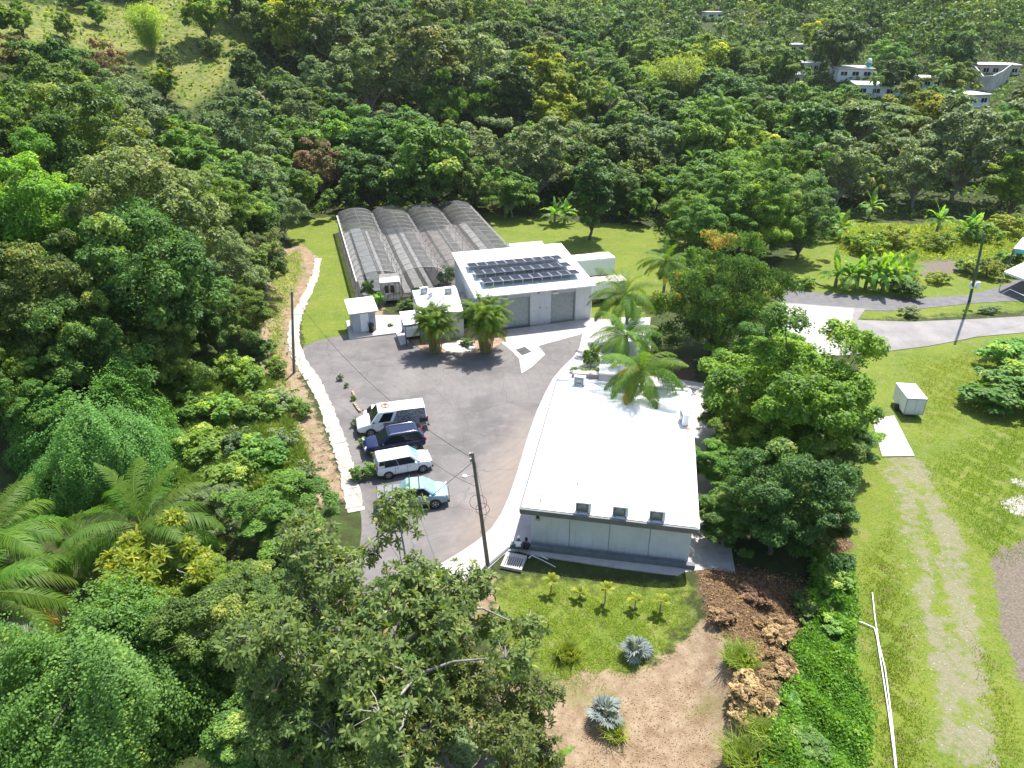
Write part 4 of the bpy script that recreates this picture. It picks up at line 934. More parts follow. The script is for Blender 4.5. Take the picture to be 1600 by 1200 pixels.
# white hatchback behind the van
p = at(604, 635, 1.42); 
t, B, fc = make_car('parked_car', 'white hatchback mostly hidden behind the white panel van', 'car', (p.x + .25, p.y, .012), rz + math.pi, M['car_white'], 4.4, 1.76,
    [(-2.18, .74, .42, .88), (-2.10, .84, .30, .95), (-1.3, .88, .22, .96), (0, .88, .22, .93), (1.0, .88, .22, .92), (1.6, .86, .24, .88), (2.0, .78, .30, .78), (2.20, .62, .40, .64)],
    (-1.95, -1.45, .25, 1.15, .92, 1.46, .80, .62), None, .31)
side_windows(t, fc, ((.22, .48), (.51, .80)), .12, .84); wheels_(t, (-1.3, 1.32), .88, .31, .22); lights(t, 4.4, 1.76, .74, .84); mirrors(t, .85, 1.76, .98, M['car_white']); seams(t, (-.9, 0, 1.0), .88, .35, .88)
# wheel-stop timbers and edge plants come with the vegetation
for (a, b, lab) in (((551, 613), (556, 624), 'upper of two weathered timber stops lying by the lot edge'), ((553, 631), (563, 645), 'lower of two weathered timber stops lying by the lot edge, nearer the van')):
    p, q = at(*a), at(*b); d = q - p
    tag(MB().box(((p.x + q.x) / 2, (p.y + q.y) / 2, .09), (d.length, .2, .17), math.atan2(d.y, d.x)).build('timber_stop', pm('timber', (.10, .06, .035), (.42, .33, .24), 5, .85, bmp=.3) if 'timber' not in bpy.data.materials else bpy.data.materials['timber'], None, .02), lab, 'timber', 'timber stops at the lot edge')
# ------------------------------------------------------------------ poles and wires
def lean_top(base, tp, h):
    """top of a leaning pole: the height h above ground on the view line through tp"""
    return at(tp[0], tp[1], h)
def upole(name, label, base, top, r0, r1, mat):
    t = thing(name, label, 'utility pole', base); d = top - base
    MB().tube([(0, 0, -.3), d * .5, d], [r0, (r0 + r1) / 2, r1], 10).build('pole', mat, t); return t, d
pb = at(763, 884); pt = lean_top(pb, (738, 707), 9.0)
up, d = upole('utility_pole', 'tall leaning wooden utility pole with lamp arm beside the long white building', pb, pt, .135, .09, M['wood_pole'])
k = d * .80; lampw = at(726, 745, k.z + .25) - pb
ar = MB().tube([k, k.lerp(lampw, .4) + Vector((0, 0, .12)), lampw], .03, 6).build('lamp_arm', M['galv'], up)
MB().lathe([(0, .12), (.12, .10), (.17, 0), (.10, -.07), (0, -.09)], 12, 'z', lampw).build('lamp_head', M['white_paint'], up)
coil = MB()
for (cx, cz, rr_) in ((-.05, .60, .5), (.15, .54, .4)):
    c = d * cz * 1.0
    coil.tube([(c.x + cx + rr_ * math.cos(a / 12 * 2 * math.pi), c.y - .12, c.z + rr_ * 1.1 * math.sin(a / 12 * 2 * math.pi)) for a in range(13)], .014, 4, False)
coil.build('cable_coil', M['black'], up)
ib = MB()
for fz_ in (.985, .94): ib.box(tuple(d * fz_ + Vector((-.12, 0, 0))), (.14, .12, .2))
ib.build('insulator', M['galv'], up)
MB().tube([d * .93 + Vector((.1, -.12, 0)), d * .5 + Vector((.35, -.12, 0)), d * .33 + Vector((-.18, -.14, 0)), d * .3], .012, 4).build('cable', M['black'], up)
pl = at(459, 582); plt = lean_top(pl, (456, 455), 8.3)
lp, dl = upole('utility_pole', 'slim bare grey pole standing by the curving white walkway on the left', pl, plt, .14, .09, M['wood_pole'])
MB().box(tuple(dl * .97), (.3, .1, .1)).build('bracket', M['galv'], lp)
pr_ = at(1515, 470); prt = lean_top(pr_, (1538, 365), 10.2)
rp, dr_ = upole('utility_pole', 'dark green leaning pole carrying a pale transformer beside the asphalt road', pr_, prt, .16, .11, pm('green_pole', (.02, .06, .05), (.035, .10, .075), 3, .6))
q = MB()
for s in (-.32, .32): q.lathe([(0, 0), (.22, .02), (.24, .1), (.24, .7), (.20, .78), (0, .8)], 12, 'z', tuple(dr_ * .22 + Vector((s, -.22, 0))))
q.build('transformer', M['white_paint'], rp); MB().box(tuple(dr_ * .33 + Vector((0, -.12, 0))), (1.0, .1, .1)).build('cross_arm', M['wood_pole'], rp)
def wire(a, b, sag, label, r=.016, cat='cable'):
    pts = [a.lerp(b, i / 14) - Vector((0, 0, sag * 4 * (i / 14) * (1 - i / 14))) for i in range(15)]
    tag(MB().tube(pts, r, 4, False).build('overhead_wire', M['black']), label, cat)
wire(pb + d * .95, pl + dl * .97, 1.6, 'thin overhead wire sagging from tall pole to the slim left pole', .014)
wire(pb + d * .93, at(250, 1020, 6.5), 1.0, 'thin overhead wire running from tall pole into the foreground trees', .014)
wire(pb + d * .72, at(648, 700, 2.4), .3, 'low cable dropping from the tall pole toward the parked cars', .012)
wire(pr_ + dr_ * .95, at(1760, 370, 7), .6, 'thin overhead wire from the green pole to the right edge', .02)
# white pipes lying along the grass of the gravel track
WP = M['pvc']
pipe('white_pipe', [at(x, y, .09) for x, y in ((1363, 926), (1367, 965), (1373, 1005), (1383, 1045), (1389, 1090), (1395, 1140), (1402, 1215))], .038, WP, 'long white pipe lying in the grass, right one of the pair', 'pipe', 'white pipes in the grass')
pipe('white_pipe', [at(x, y, .09) for x, y in ((1328, 967), (1348, 973), (1366, 981), (1370, 995), (1379, 1052), (1388, 1110), (1396, 1170), (1401, 1215))], .038, WP, 'long white pipe in the grass with a bent end, left one of the pair', 'pipe', 'white pipes in the grass')
# cargo trailer by the square pad
ct = thing('cargo_trailer', 'small white cargo trailer in the grass beyond the square concrete pad', 'trailer', at(1425, 652.5), R_(-6))
MB().box((0, 1.35, 1.05), (1.55, 2.7, 1.5)).build('box', M['white_paint'], ct, .03); MB().box((0, 1.35, 1.82), (1.6, 2.75, .05)).build('roof_sheet', M['roof_white'], ct)
q = MB()
for x in (-.76, .76): q.box((x, -.01, 1.05), (.06, .06, 1.5))
q.box((0, -.01, .33), (1.55, .06, .06)); q.box((0, -.01, 1.77), (1.55, .06, .06)); q.build('frame', M['galv'], ct)
for s in (-1, 1): MB().box((s * .37, -.02, 1.05), (.70, .03, 1.36)).build('door', M['wall_white'], ct)
for s in (-.88, .88): MB().lathe([(0, -.09), (.27, -.09), (.3, 0), (.27, .09), (0, .09)], 14, 'x', (s, 1.2, .3)).build('wheel', M['rubber'], ct)
MB().box((0, 3.2, .4), (.1, 1.2, .1)).build('drawbar', M['black'], ct)
# two party canopies cut by the right edge
def canopy(pts, z, stripe, label):
    p = [at(a, b, z) for a, b in pts]; o = sum(p, Vector()) / 4; t = thing('party_canopy', label, 'canopy', (o.x, o.y, 0))
    v = [q - Vector((o.x, o.y, 0)) for q in p]; ap = Vector((0, 0, z + .9))
    MB().add([tuple(q) for q in v] + [tuple(ap)], [(0, 1, 4), (1, 2, 4), (2, 3, 4), (3, 0, 4)]).build('roof', M['roof_white'], t)
    q = MB()
    for i in range(4):
        a, b = v[i], v[(i + 1) % 4]; q.hexa([tuple(a - Vector((0, 0, .55 if stripe else .25))), tuple(b - Vector((0, 0, .55 if stripe else .25))), tuple(b * .985 - Vector((0, 0, .55 if stripe else .25))), tuple(a * .985 - Vector((0, 0, .55 if stripe else .25))), tuple(a), tuple(b), tuple(b * .985), tuple(a * .985)])
    q.build('valance', M['teal'] if stripe else M['roof_white'], t)
    if stripe:
        q = MB()
        for i in range(4):
            a, b = v[i] * 1.004, v[(i + 1) % 4] * 1.004; dz_ = Vector((0, 0, .12)); q.hexa([tuple(a - dz_), tuple(b - dz_), tuple(b * .99 - dz_), tuple(a * .99 - dz_), tuple(a), tuple(b), tuple(b * .99), tuple(a * .99)])
        q.build('trim', M['sky_glass_trim'], t)
    for w_ in v: MB().tube([(w_.x * .97, w_.y * .97, 0), (w_.x * .97, w_.y * .97, z - .1)], .05 if not stripe else .14, 6).build('post', M['steel'] if not stripe else M['wood_pole'], t)
canopy([(1569, 424), (1628, 446), (1670, 420), (1612, 404)], 2.3, False, 'white canopy over the asphalt road at the right edge')
canopy([(1584, 388), (1640, 394), (1660, 376), (1598, 371)], 3.4, True, 'teal-edged white canopy on thick posts at the right edge')
pipe('metal_rail', [at(1560, 462, .1), at(1578, 452, .9), at(1600, 462, .9), at(1640, 468, .9)], .04, M['steel'], 'thin bent metal rail on the road under the white canopy', 'rail')
tag(MB().tube([at(1243, 455, .05), at(1250, 444, 1.2)], .06, 5).build('gate_post', M['pvc']), 'short leaning white post at the left end of the asphalt road', 'post')
rk = random.Random(4)
# ------------------------------------------------------------------ two people seated on the dark wall, seen from behind
def person(loc, rz, shirt, trouser, hairm, cap, label, lean=0.):
    me = bpy.data.meshes.new('person'); P = [(0, 0, .12), (0, .02, .27), (0, .06, .44), (0, .10 + lean, .565), (0, .12 + lean, .63), (0, .14 + lean, .755),
         (-.18, .06, .51), (-.245, .14, .28), (-.13, .34, .20), (.18, .06, .51), (.245, .14, .28), (.13, .34, .20),
         (-.10, .02, .10), (-.15, .44, .11), (-.14, .48, -.30), (-.14, .63, -.355), (.10, .02, .10), (.15, .44, .11), (.14, .48, -.30), (.14, .63, -.355)]
    E_ = [(0, 1), (1, 2), (2, 3), (3, 4), (4, 5), (2, 6), (6, 7), (7, 8), (2, 9), (9, 10), (10, 11), (0, 12), (12, 13), (13, 14), (14, 15), (0, 16), (16, 17), (17, 18), (18, 19)]
    rad = [(.17, .13), (.16, .125), (.175, .12), (.062, .062), (.085, .092), (.082, .095), (.075, .07), (.055, .055), (.036, .036), (.075, .07), (.055, .055), (.036, .036), (.10, .10), (.075, .075), (.05, .05), (.045, .04), (.10, .10), (.075, .075), (.05, .05), (.045, .04)]
    me.from_pydata(P, E_, []); o = bpy.data.objects.new('person_tmp', me); COL.objects.link(o)
    o.modifiers.new('skin', 'SKIN'); s2 = o.modifiers.new('sub', 'SUBSURF'); s2.levels = 2; s2.render_levels = 2
    for i, r in enumerate(rad): me.skin_vertices[0].data[i].radius = r
    me.skin_vertices[0].data[0].use_root = True
    dg = bpy.context.evaluated_depsgraph_get(); nm = bpy.data.meshes.new_from_object(o.evaluated_get(dg)); bpy.data.objects.remove(o)
    nm.name = 'person'; nm.materials.clear()
    for m in (shirt, trouser, M['skin'], M['black']): nm.materials.append(m)
    for p in nm.polygons:
        c = p.center; i = 0
        if c.z > .555: i = 2
        elif c.z < -.27: i = 3
        elif c.z < .20 and not (abs(c.x) > .19 and c.y < .3) and not (c.z > .16 and c.y > .2): i = 1
        elif c.y > .19 and c.z > .13: i = 2
        p.material_index = i; p.use_smooth = True
    b = tag(link('person', nm, None, loc, (0, 0, rz)), label, 'person', 'people seated on the low wall')
    y0 = .14 + lean
    MB().lathe([(0, .875), (.05, .865), (.088, .82), (.103, .755), (.098, .69), (.085, .645)], 14, 'z', (0, y0 - .012, 0)).build('hair', hairm, b)
    fcm = MB(); fcm.mi = 0; fcm.tube([(0, y0 + .085, .745), (0, y0 + .125, .705), (0, y0 + .10, .70)], [.012, .018, .01], 5)
    for s in (-1, 1): fcm.tube([(s * .092, y0, .74), (s * .105, y0 - .01, .71), (s * .092, y0, .69)], .012, 5)
    fcm.mi = 1
    for s in (-1, 1): fcm.tube([(s * .035, y0 + .090, .748), (s * .035, y0 + .101, .748)], .012, 5)
    fcm.tube([(-.03, y0 + .093, .668), (.03, y0 + .093, .668)], .008, 4); fcm.build('face', [M['skin'], M['black']], b)
    for s in (-1, 1):
        hm = MB(); w0 = Vector((s * .13, .34, .20)); dv = Vector((-s * .35, .9, -.2)).normalized(); sd_ = Vector((-dv.y, dv.x, 0)).normalized()
        hm.tube([w0, w0 + dv * .05, w0 + dv * .095], [.03, .042, .036], 6)
        for j, ln_ in enumerate((.065, .075, .072, .055)):
            b0 = w0 + dv * .09 + sd_ * (-.03 + j * .02); hm.tube([b0, b0 + dv * ln_ * .5, b0 + dv * ln_ * .85 + Vector((0, 0, -.03))], [.010, .009, .007], 5)
        hm.tube([w0 + dv * .03 - sd_ * .035, w0 + dv * .065 - sd_ * .07, w0 + dv * .095 - sd_ * .072], [.012, .011, .008], 5)
        hm.build('hand', M['skin'], b)
    if cap:
        cm = MB(); cm.lathe([(0, .895), (.06, .885), (.10, .84), (.113, .78), (.11, .765)], 14, 'z', (0, y0 - .01, 0)); cm.hexa([(-.07, y0 + .08, .765), (.07, y0 + .08, .765), (.05, y0 + .19, .755), (-.05, y0 + .19, .755), (-.07, y0 + .08, .778), (.07, y0 + .08, .778), (.05, y0 + .19, .766), (-.05, y0 + .19, .766)])
        cm.build('cap', M['roof_white'], b)
    return b
M['skin'] = pm('skin', (.16, .085, .055), None, rough=.55)
hair = pm('hair', (.012, .010, .009), None, rough=.5)
rzp = math.atan2(dcw.y, dcw.x)
s1 = at(810, 858.5, .38); s2 = at(821.5, 860, .38)
person((s1.x, s1.y + .12, .35), rzp + .12, pm('white_shirt', (.70, .74, .80), (.78, .80, .82), 4, .8, bmp=.2), pm('grey_trousers', (.12, .12, .13), None, rough=.85), hair, True, 'person in white shirt and white cap seated on the low dark wall', .03)
person((s2.x, s2.y + .12, .35), rzp - .08, pm('navy_shirt', (.014, .016, .028), (.024, .027, .04), 4, .85, bmp=.2), M['black'], hair, False, 'dark-haired person in black clothes seated on the low dark wall')
# ------------------------------------------------------------------ far houses on the valley side
M['house_white'] = pm('house_white', (.62, .64, .66), (.72, .73, .74), .4, .7); M['house_cream'] = pm('house_cream', (.55, .49, .42), (.63, .57, .50), .4, .75)
M['roof_pale'] = pm('roof_pale', (.58, .57, .55), (.72, .71, .69), .3, .6); M['roof_red'] = pm('roof_red', (.34, .13, .09), (.42, .18, .12), 1, .7)
HOUSE_BOX = []
def house(px, py, wpx, dep, ht, rz, wallm, roofm, label, nwin=3, floors=1, edge=None, dpx=None):
    p = at_t(px, py); dd = proj(p)[2]; w = wpx * dd / FPX
    t = thing('house', label, 'house', p, R_(rz)); d2 = dep / 2
    HOUSE_BOX.append((px - wpx * .5, py - (ht * floors + .3) * FPX / dd, px + wpx * .55, py + 2, dd, p))
    H_ = ht * floors
    MB().box((0, d2, H_ / 2 - .6), (w, dep, H_ + 1.2)).build('wall', wallm, t)
    MB().box((0, d2, H_ + .12), (w + .7, dep + .7, .24)).build('roof', roofm, t)
    if edge: MB().box((0, d2, H_ + .02), (w + .8, dep + .8, .12)).build('roof_edge', edge, t)
    for f in range(floors):
        for k in range(nwin):
            x = -w / 2 + w * (k + .5) / nwin
            wd = MB().box((x, -.02, f * ht + ht * .55), (min(1.7, w / nwin * .55), .1, ht * .38)).build('window', M['glass_dark'], t)
            MB().box((x, -.05, f * ht + ht * .55), (.06, .12, ht * .38)).build('frame', M['white_paint'], wd)
            MB().box((x, -.06, f * ht + ht * .34), (min(1.9, w / nwin * .6), .2, .08)).build('sill', M['white_paint'], wd)
        for s in (-1, 1):
            wd = MB().box((s * (w / 2 + .02), d2, f * ht + ht * .55), (.1, 1.4, ht * .38)).build('window', M['glass_dark'], t)
            MB().box((s * (w / 2 + .05), d2, f * ht + ht * .55), (.12, .06, ht * .38)).build('frame', M['white_paint'], wd)
    if floors > 1: MB().box((0, -.45, ht), (w, .9, .15)).build('balcony', M['white_paint'], t)
    return t, p, w
house(1378, 152, 80, 9, 2.7, -14, M['house_white'], M['roof_pale'], 'long white flat-roofed house in the middle of the far hillside group', 4)
house(1335, 124, 52, 9, 2.6, -6, M['house_white'], M['roof_pale'], 'white house with reddish roof edge behind the long flat-roofed one', 3, 1, M['roof_red'])
house(1553, 119, 68, 9, 2.7, -10, M['house_cream'], M['roof_pale'], 'cream house with reddish roof edge above curved concrete walls', 5, 1, M['roof_red'])
house(1522, 184, 36, 8, 2.5, 12, M['house_white'], M['roof_pale'], 'narrow white two-storey house lowest of the far right group', 2, 2)
house(1454, 140, 28, 7, 2.6, -8, M['house_white'], M['roof_pale'], 'small low white house right of the long flat-roofed house', 2)
house(1264, 114, 30, 8, 2.6, 5, M['house_white'], M['roof_pale'], 'pale house with long low roof at the left of the far group', 3)
house(1244, 84, 24, 7, 2.6, 0, M['house_cream'], M['roof_pale'], 'small cream house high among trees, above the left pale house', 2)
house(1118, 31, 27, 9, 2.6, 0, M['house_white'], M['roof_pale'], 'tiny white-roofed house alone among trees far up the valley', 2)
house(1250, 133, 24, 7, 2.6, 8, M['house_cream'], M['roof_pale'], 'small house half hidden in trees below the left pale house', 2)
p = at_t(1354, 119); wt = thing('water_tank', 'teal and white water tank standing above the far white houses', 'water tank', p)
sc_ = proj(p)[2] / FPX
MB().box((0, 0, 1.2), (1.8, 1.8, 2.4)).build('tower', M['house_white'], wt); MB().lathe([(0, 2.4), (3.6 * sc_, 2.4), (3.6 * sc_, 2.4 + 6 * sc_), (0, 2.4 + 6 * sc_)], 14).build('tank', M['teal'], wt); MB().lathe([(3.2 * sc_, 2.4 + 6 * sc_), (3.2 * sc_, 2.4 + 10 * sc_), (1.6 * sc_, 2.4 + 12 * sc_), (0, 2.4 + 12 * sc_)], 14).build('lid', M['roof_white'], wt)
# curved concrete ramp walls by the cream house
def wall_line(pts, h, th, label):
    P = [at_t(*q) for q in pts]; o = P[0]; t = thing('concrete_wall', label, 'wall', o); m = MB()
    for a, b in zip(P[:-1], P[1:]):
        d_ = (b - a); d_.z = 0; n_ = Vector((-d_.y, d_.x, 0)).normalized() * th
        v = []
        for q in (a, b, b + n_, a + n_): v.append((q.x - o.x, q.y - o.y, q.z - o.z - 1))
        m.hexa(v + [(q[0], q[1], q[2] + h + 1) for q in v])
    m.build('wall', M['concrete_wall'], t); return t
wall_line(((1484, 121), (1496, 128), (1507, 138), (1516, 150)), 2.6, .3, 'curving concrete ramp wall left of the cream hillside house')
wall_line(((1502, 121), (1516, 131), (1528, 147), (1545, 146), (1560, 138), (1575, 126)), 4.2, .35, 'tall stained concrete wall bending below the cream hillside house')
rp_ = [at_t(*q) for q in ((1478, 118), (1492, 117), (1512, 131), (1524, 148), (1516, 152), (1502, 138))]
o = MB().add([tuple(q + Vector((0, 0, .25))) for q in rp_], [(0, 1, 2, 5), (2, 3, 4, 5)]).build('road', M['concrete_drive']); tag(o, kind='structure')
# ------------------------------------------------------------------ vegetation builders
def rnd_unit(rng, n):
    return unit(rng.normal(size=(n, 3)))
def crown(rng, R, Hz, ncl, nl, low=-.6, rc=(.24, .40), flat=.78, up=.8, jit=.6, sub=9, inner=.5, droop=0., irr=.18):
    """leaf points spread over clumps of clumps; returns points, normals, axes, tint, clump centres"""
    k = np.arange(ncl); z = low + (1 - low) * ((k + .5) / ncl) ** .9; ph = k * 2.39996 + rng.uniform(-.5, .5, ncl)
    rr = np.sqrt(np.maximum(0, 1 - z * z)); d = np.stack([rr * np.cos(ph), rr * np.sin(ph), z], 1)
    lob = 1 + irr * np.sin(ph * 2 + rng.uniform(0, 6)) + irr * .7 * np.sin(ph * 3 + rng.uniform(0, 6)) + rng.normal(0, .08, ncl)
    rad = rng.uniform(inner, .92, ncl) * lob
    cl = d * np.array([R, R, Hz]) * rad[:, None]
    r = rng.uniform(*rc, ncl) * R
    ns = ncl * sub; ci = np.repeat(k, sub)
    sv = rnd_unit(rng, ns); sv[:, 2] = np.abs(sv[:, 2]) * .9 - .25; sv = unit(sv + .45 * d[ci])
    sc = cl[ci] + sv * (r[ci] * rng.uniform(.45, 1., ns))[:, None] * np.array([1, 1, flat])
    sr = r[ci] * rng.uniform(.30, .52, ns)
    p = sr ** 2; idx = rng.choice(ns, nl, p=p / p.sum())
    v = rnd_unit(rng, nl); v = unit(v + np.array([0, 0, .35]) + .25 * d[ci[idx]])
    P = sc[idx] + v * (sr[idx] * rng.uniform(.45, 1.1, nl))[:, None] * np.array([1, 1, flat])
    fi = rng.uniform(size=nl) < .14
    fp_ = rnd_unit(rng, nl) * (rng.uniform(.15, .75, nl) ** .6)[:, None] * np.array([R, R, Hz]) * .8; P[fi] = fp_[fi]
    N = unit(v * .65 + np.array([0, 0, up]) + jit * rng.normal(size=(nl, 3)) * .6)
    A = unit(np.cross(N, rng.normal(size=(nl, 3)))); A[:, 2] -= droop; A = unit(A)
    ct = rng.normal(0, .15, ncl); st = rng.normal(0, .10, ns)
    T = np.clip(.44 + ct[ci[idx]] + st[idx] + rng.normal(0, .15, nl), 0, 1)
    return P, N, A, T, cl
def limbs(rng, cl, Hc, Hz, r0, mat, name='trunk', nlimb=12, fork=.45, wob=.35, sides=7):
    mb = MB(); zf = max(.8, (Hc - Hz) * .9 + .2 * Hz * fork); w = lambda s: Vector(rng.uniform(-s, s, 3))
    top = Vector((w(.3).x, w(.3).y, zf)); mb.tube([(0, 0, -.8), (0, 0, 0), tuple(Vector((0, 0, zf * .5)) + w(wob * .4)), top], [r0 * 1.5, r0 * 1.15, r0 * .95, r0 * .8], sides)
    for c in cl[:: max(1, len(cl) // nlimb)]:
        e = Vector(c) + Vector((0, 0, Hc)); m = top.lerp(e, .45) + w(wob) + Vector((0, 0, .12 * (e - top).length)); m2 = top.lerp(e, .75) + w(wob)
        mb.tube([top, m, m2, e], [r0 * .6, r0 * .42, r0 * .26, r0 * .08], 5, False)
    return mb.mesh(name, mat)
PRO = {}
def proto(key, look, seed, R, Hz, Hc, ncl, nl, L, W, leaf, bark, name='broadleaf_tree', r0=.22, six=False, **kw):
    rng = np.random.default_rng(seed)
    P, N, A, T, cl = crown(rng, R, Hz, ncl, nl, **kw); P = P + np.array([0, 0, Hc])
    sz = rng.uniform(.5, 1.4, nl)
    cm = leaf_mesh('crown', P, N, A, L * sz, W * sz, T, M[leaf], six)
    PRO[key] = dict(crown=cm, trunk=limbs(rng, cl, Hc, Hz, r0, M[bark]), R=R * 1.12, Hc=Hc, Hz=Hz, look=look, name=name)
PLACED = []     # (x, y, R) of everything that has a crown
SCAT = []       # scattered trees waiting for their labels
def plant(key, loc, s, rz, label=None, group=None, cat='tree', sz=None):
    p = PRO[key]; t = thing(p['name'], label, cat, loc, rz, group)
    sc = (s, s, s * (sz or 1))
    link('trunk', p['trunk'], t, scale=sc); link('crown', p['crown'], t, scale=sc)
    PLACED.append((loc[0], loc[1], p['R'] * s)); return t
RT = random.Random(11)
def put(key, px, py, wpx, label, sz=None, group=None, cat='tree', rz=None):
    """crown centred on the view line, wide as seen; the trunk stands on the terrain under it"""
    p = PRO[key]; s = 1.
    for _ in range(5):
        g = at_t(px, py, p['Hc'] * s * (sz or 1)); dd = proj((g.x, g.y, g.z + p['Hc'] * s))[2]; s = wpx * .5 * dd / FPX / p['R']
    return plant(key, g, s, RT.uniform(0, 6.28) if rz is None else rz, label, group, cat, sz)
# -- prototypes for the middle distance
proto('round', 'dark round-crowned', 1, 5, 4.8, 5.4, 30, 19000, .40, .24, 'leaf_dark', 'bark_dark')
proto('round2', 'dark round-crowned', 2, 4.6, 5.4, 5.8, 26, 18000, .40, .24, 'leaf_dark', 'bark_dark', irr=.26)
proto('bright', 'bright green leafy', 3, 5.4, 4.3, 5.2, 28, 19000, .42, .25, 'leaf_bright', 'bark_pale', flat=.6)
proto('bright2', 'bright green leafy', 4, 4.8, 4.6, 5.2, 26, 18000, .42, .25, 'leaf_bright', 'bark_dark', irr=.26)
proto('grey', 'grey-green airy', 5, 5.2, 4.8, 5.8, 32, 17000, .38, .20, 'leaf_grey', 'bark_pale', rc=(.18, .32), irr=.22)
proto('grey2', 'grey-green airy', 6, 4.8, 5.4, 6.2, 30, 17000, .38, .20, 'leaf_grey', 'bark_pale', rc=(.18, .34))
proto('yellow', 'yellow-green', 7, 4.6, 4.6, 5.4, 28, 17000, .40, .23, 'leaf_yellow', 'bark_dark', rc=(.20, .34))
proto('tall', 'tall narrow dark', 8, 3.5, 6.0, 6.6, 26, 15000, .38, .23, 'leaf_dark', 'bark_dark', low=-.7, rc=(.28, .44))
proto('umbrella', 'flat-topped spreading', 9, 7.0, 2.3, 7.6, 30, 14000, .46, .24, 'leaf_olive', 'bark_pale', low=0., flat=.42, rc=(.14, .25), inner=.35)
proto('olive', 'olive thin-crowned', 10, 5.0, 4.9, 6.0, 30, 15000, .36, .20, 'leaf_olive', 'bark_pale', rc=(.17, .30))
proto('red', 'reddish thin-crowned', 12, 4.6, 4.2, 5.6, 24, 9000, .36, .20, 'leaf_red', 'bark_pale', rc=(.17, .30))
proto('vine', 'vine-draped', 13, 3.8, 4.8, 5.2, 22, 12000, .38, .26, 'leaf_vine', 'bark_dark', low=-.95, rc=(.26, .42), droop=.9, up=.2)
# -- closer, with finer leaves
proto('n_bright', 'bright glossy', 21, 5.4, 4.6, 5.4, 38, 54000, .235, .145, 'leaf_glossy', 'bark_dark', six=False, low=-.7, sub=11, rc=(.14, .33), irr=.2, inner=.5)
proto('n_dark', 'dark leafy', 22, 5.2, 5.0, 5.4, 38, 52000, .235, .13, 'leaf_dark', 'bark_dark', low=-.75, sub=11, rc=(.14, .36), irr=.2, inner=.5)
proto('n_mango', 'dense dark mango-like', 23, 6.0, 5.6, 5.6, 42, 50000, .30, .115, 'leaf_mango', 'bark_dark', low=-.85, sub=12, rc=(.20, .34), droop=.8, up=.35, name='mango_tree')
proto('n_grey', 'grey-green twiggy', 24, 5.0, 4.4, 5.0, 36, 38000, .22, .11, 'leaf_grey', 'bark_pale', low=-.5, sub=11, rc=(.16, .30))
proto('n_bright2', 'bright layered', 25, 5.6, 4.4, 5.4, 40, 52000, .24, .145, 'leaf_bright', 'bark_dark', low=-.5, flat=.5, sub=11, rc=(.13, .31), irr=.22, inner=.48)
proto('n_olive', 'olive-tinted', 26, 5.2, 4.6, 5.4, 36, 36000, .26, .14, 'leaf_olive', 'bark_pale', low=-.6, sub=11, rc=(.18, .32))
# -- bushes
for key, look, leaf, sd in (('bush', 'rounded bright green', 'leaf_fresh', 31), ('bush_y', 'rounded yellow-green', 'leaf_yellow', 32), ('bush_d', 'rounded dark green', 'leaf_dark', 33), ('bush_g', 'grey-green twiggy', 'leaf_grey', 34), ('bush_dry', 'dry brown', 'dry_leaf', 35)):
    proto(key, look, sd, 1.0, .75, .7, 16, 3200, .16, .08, leaf, 'bark_dark', name='shrub', r0=.03, low=-.6, rc=(.26, .42))
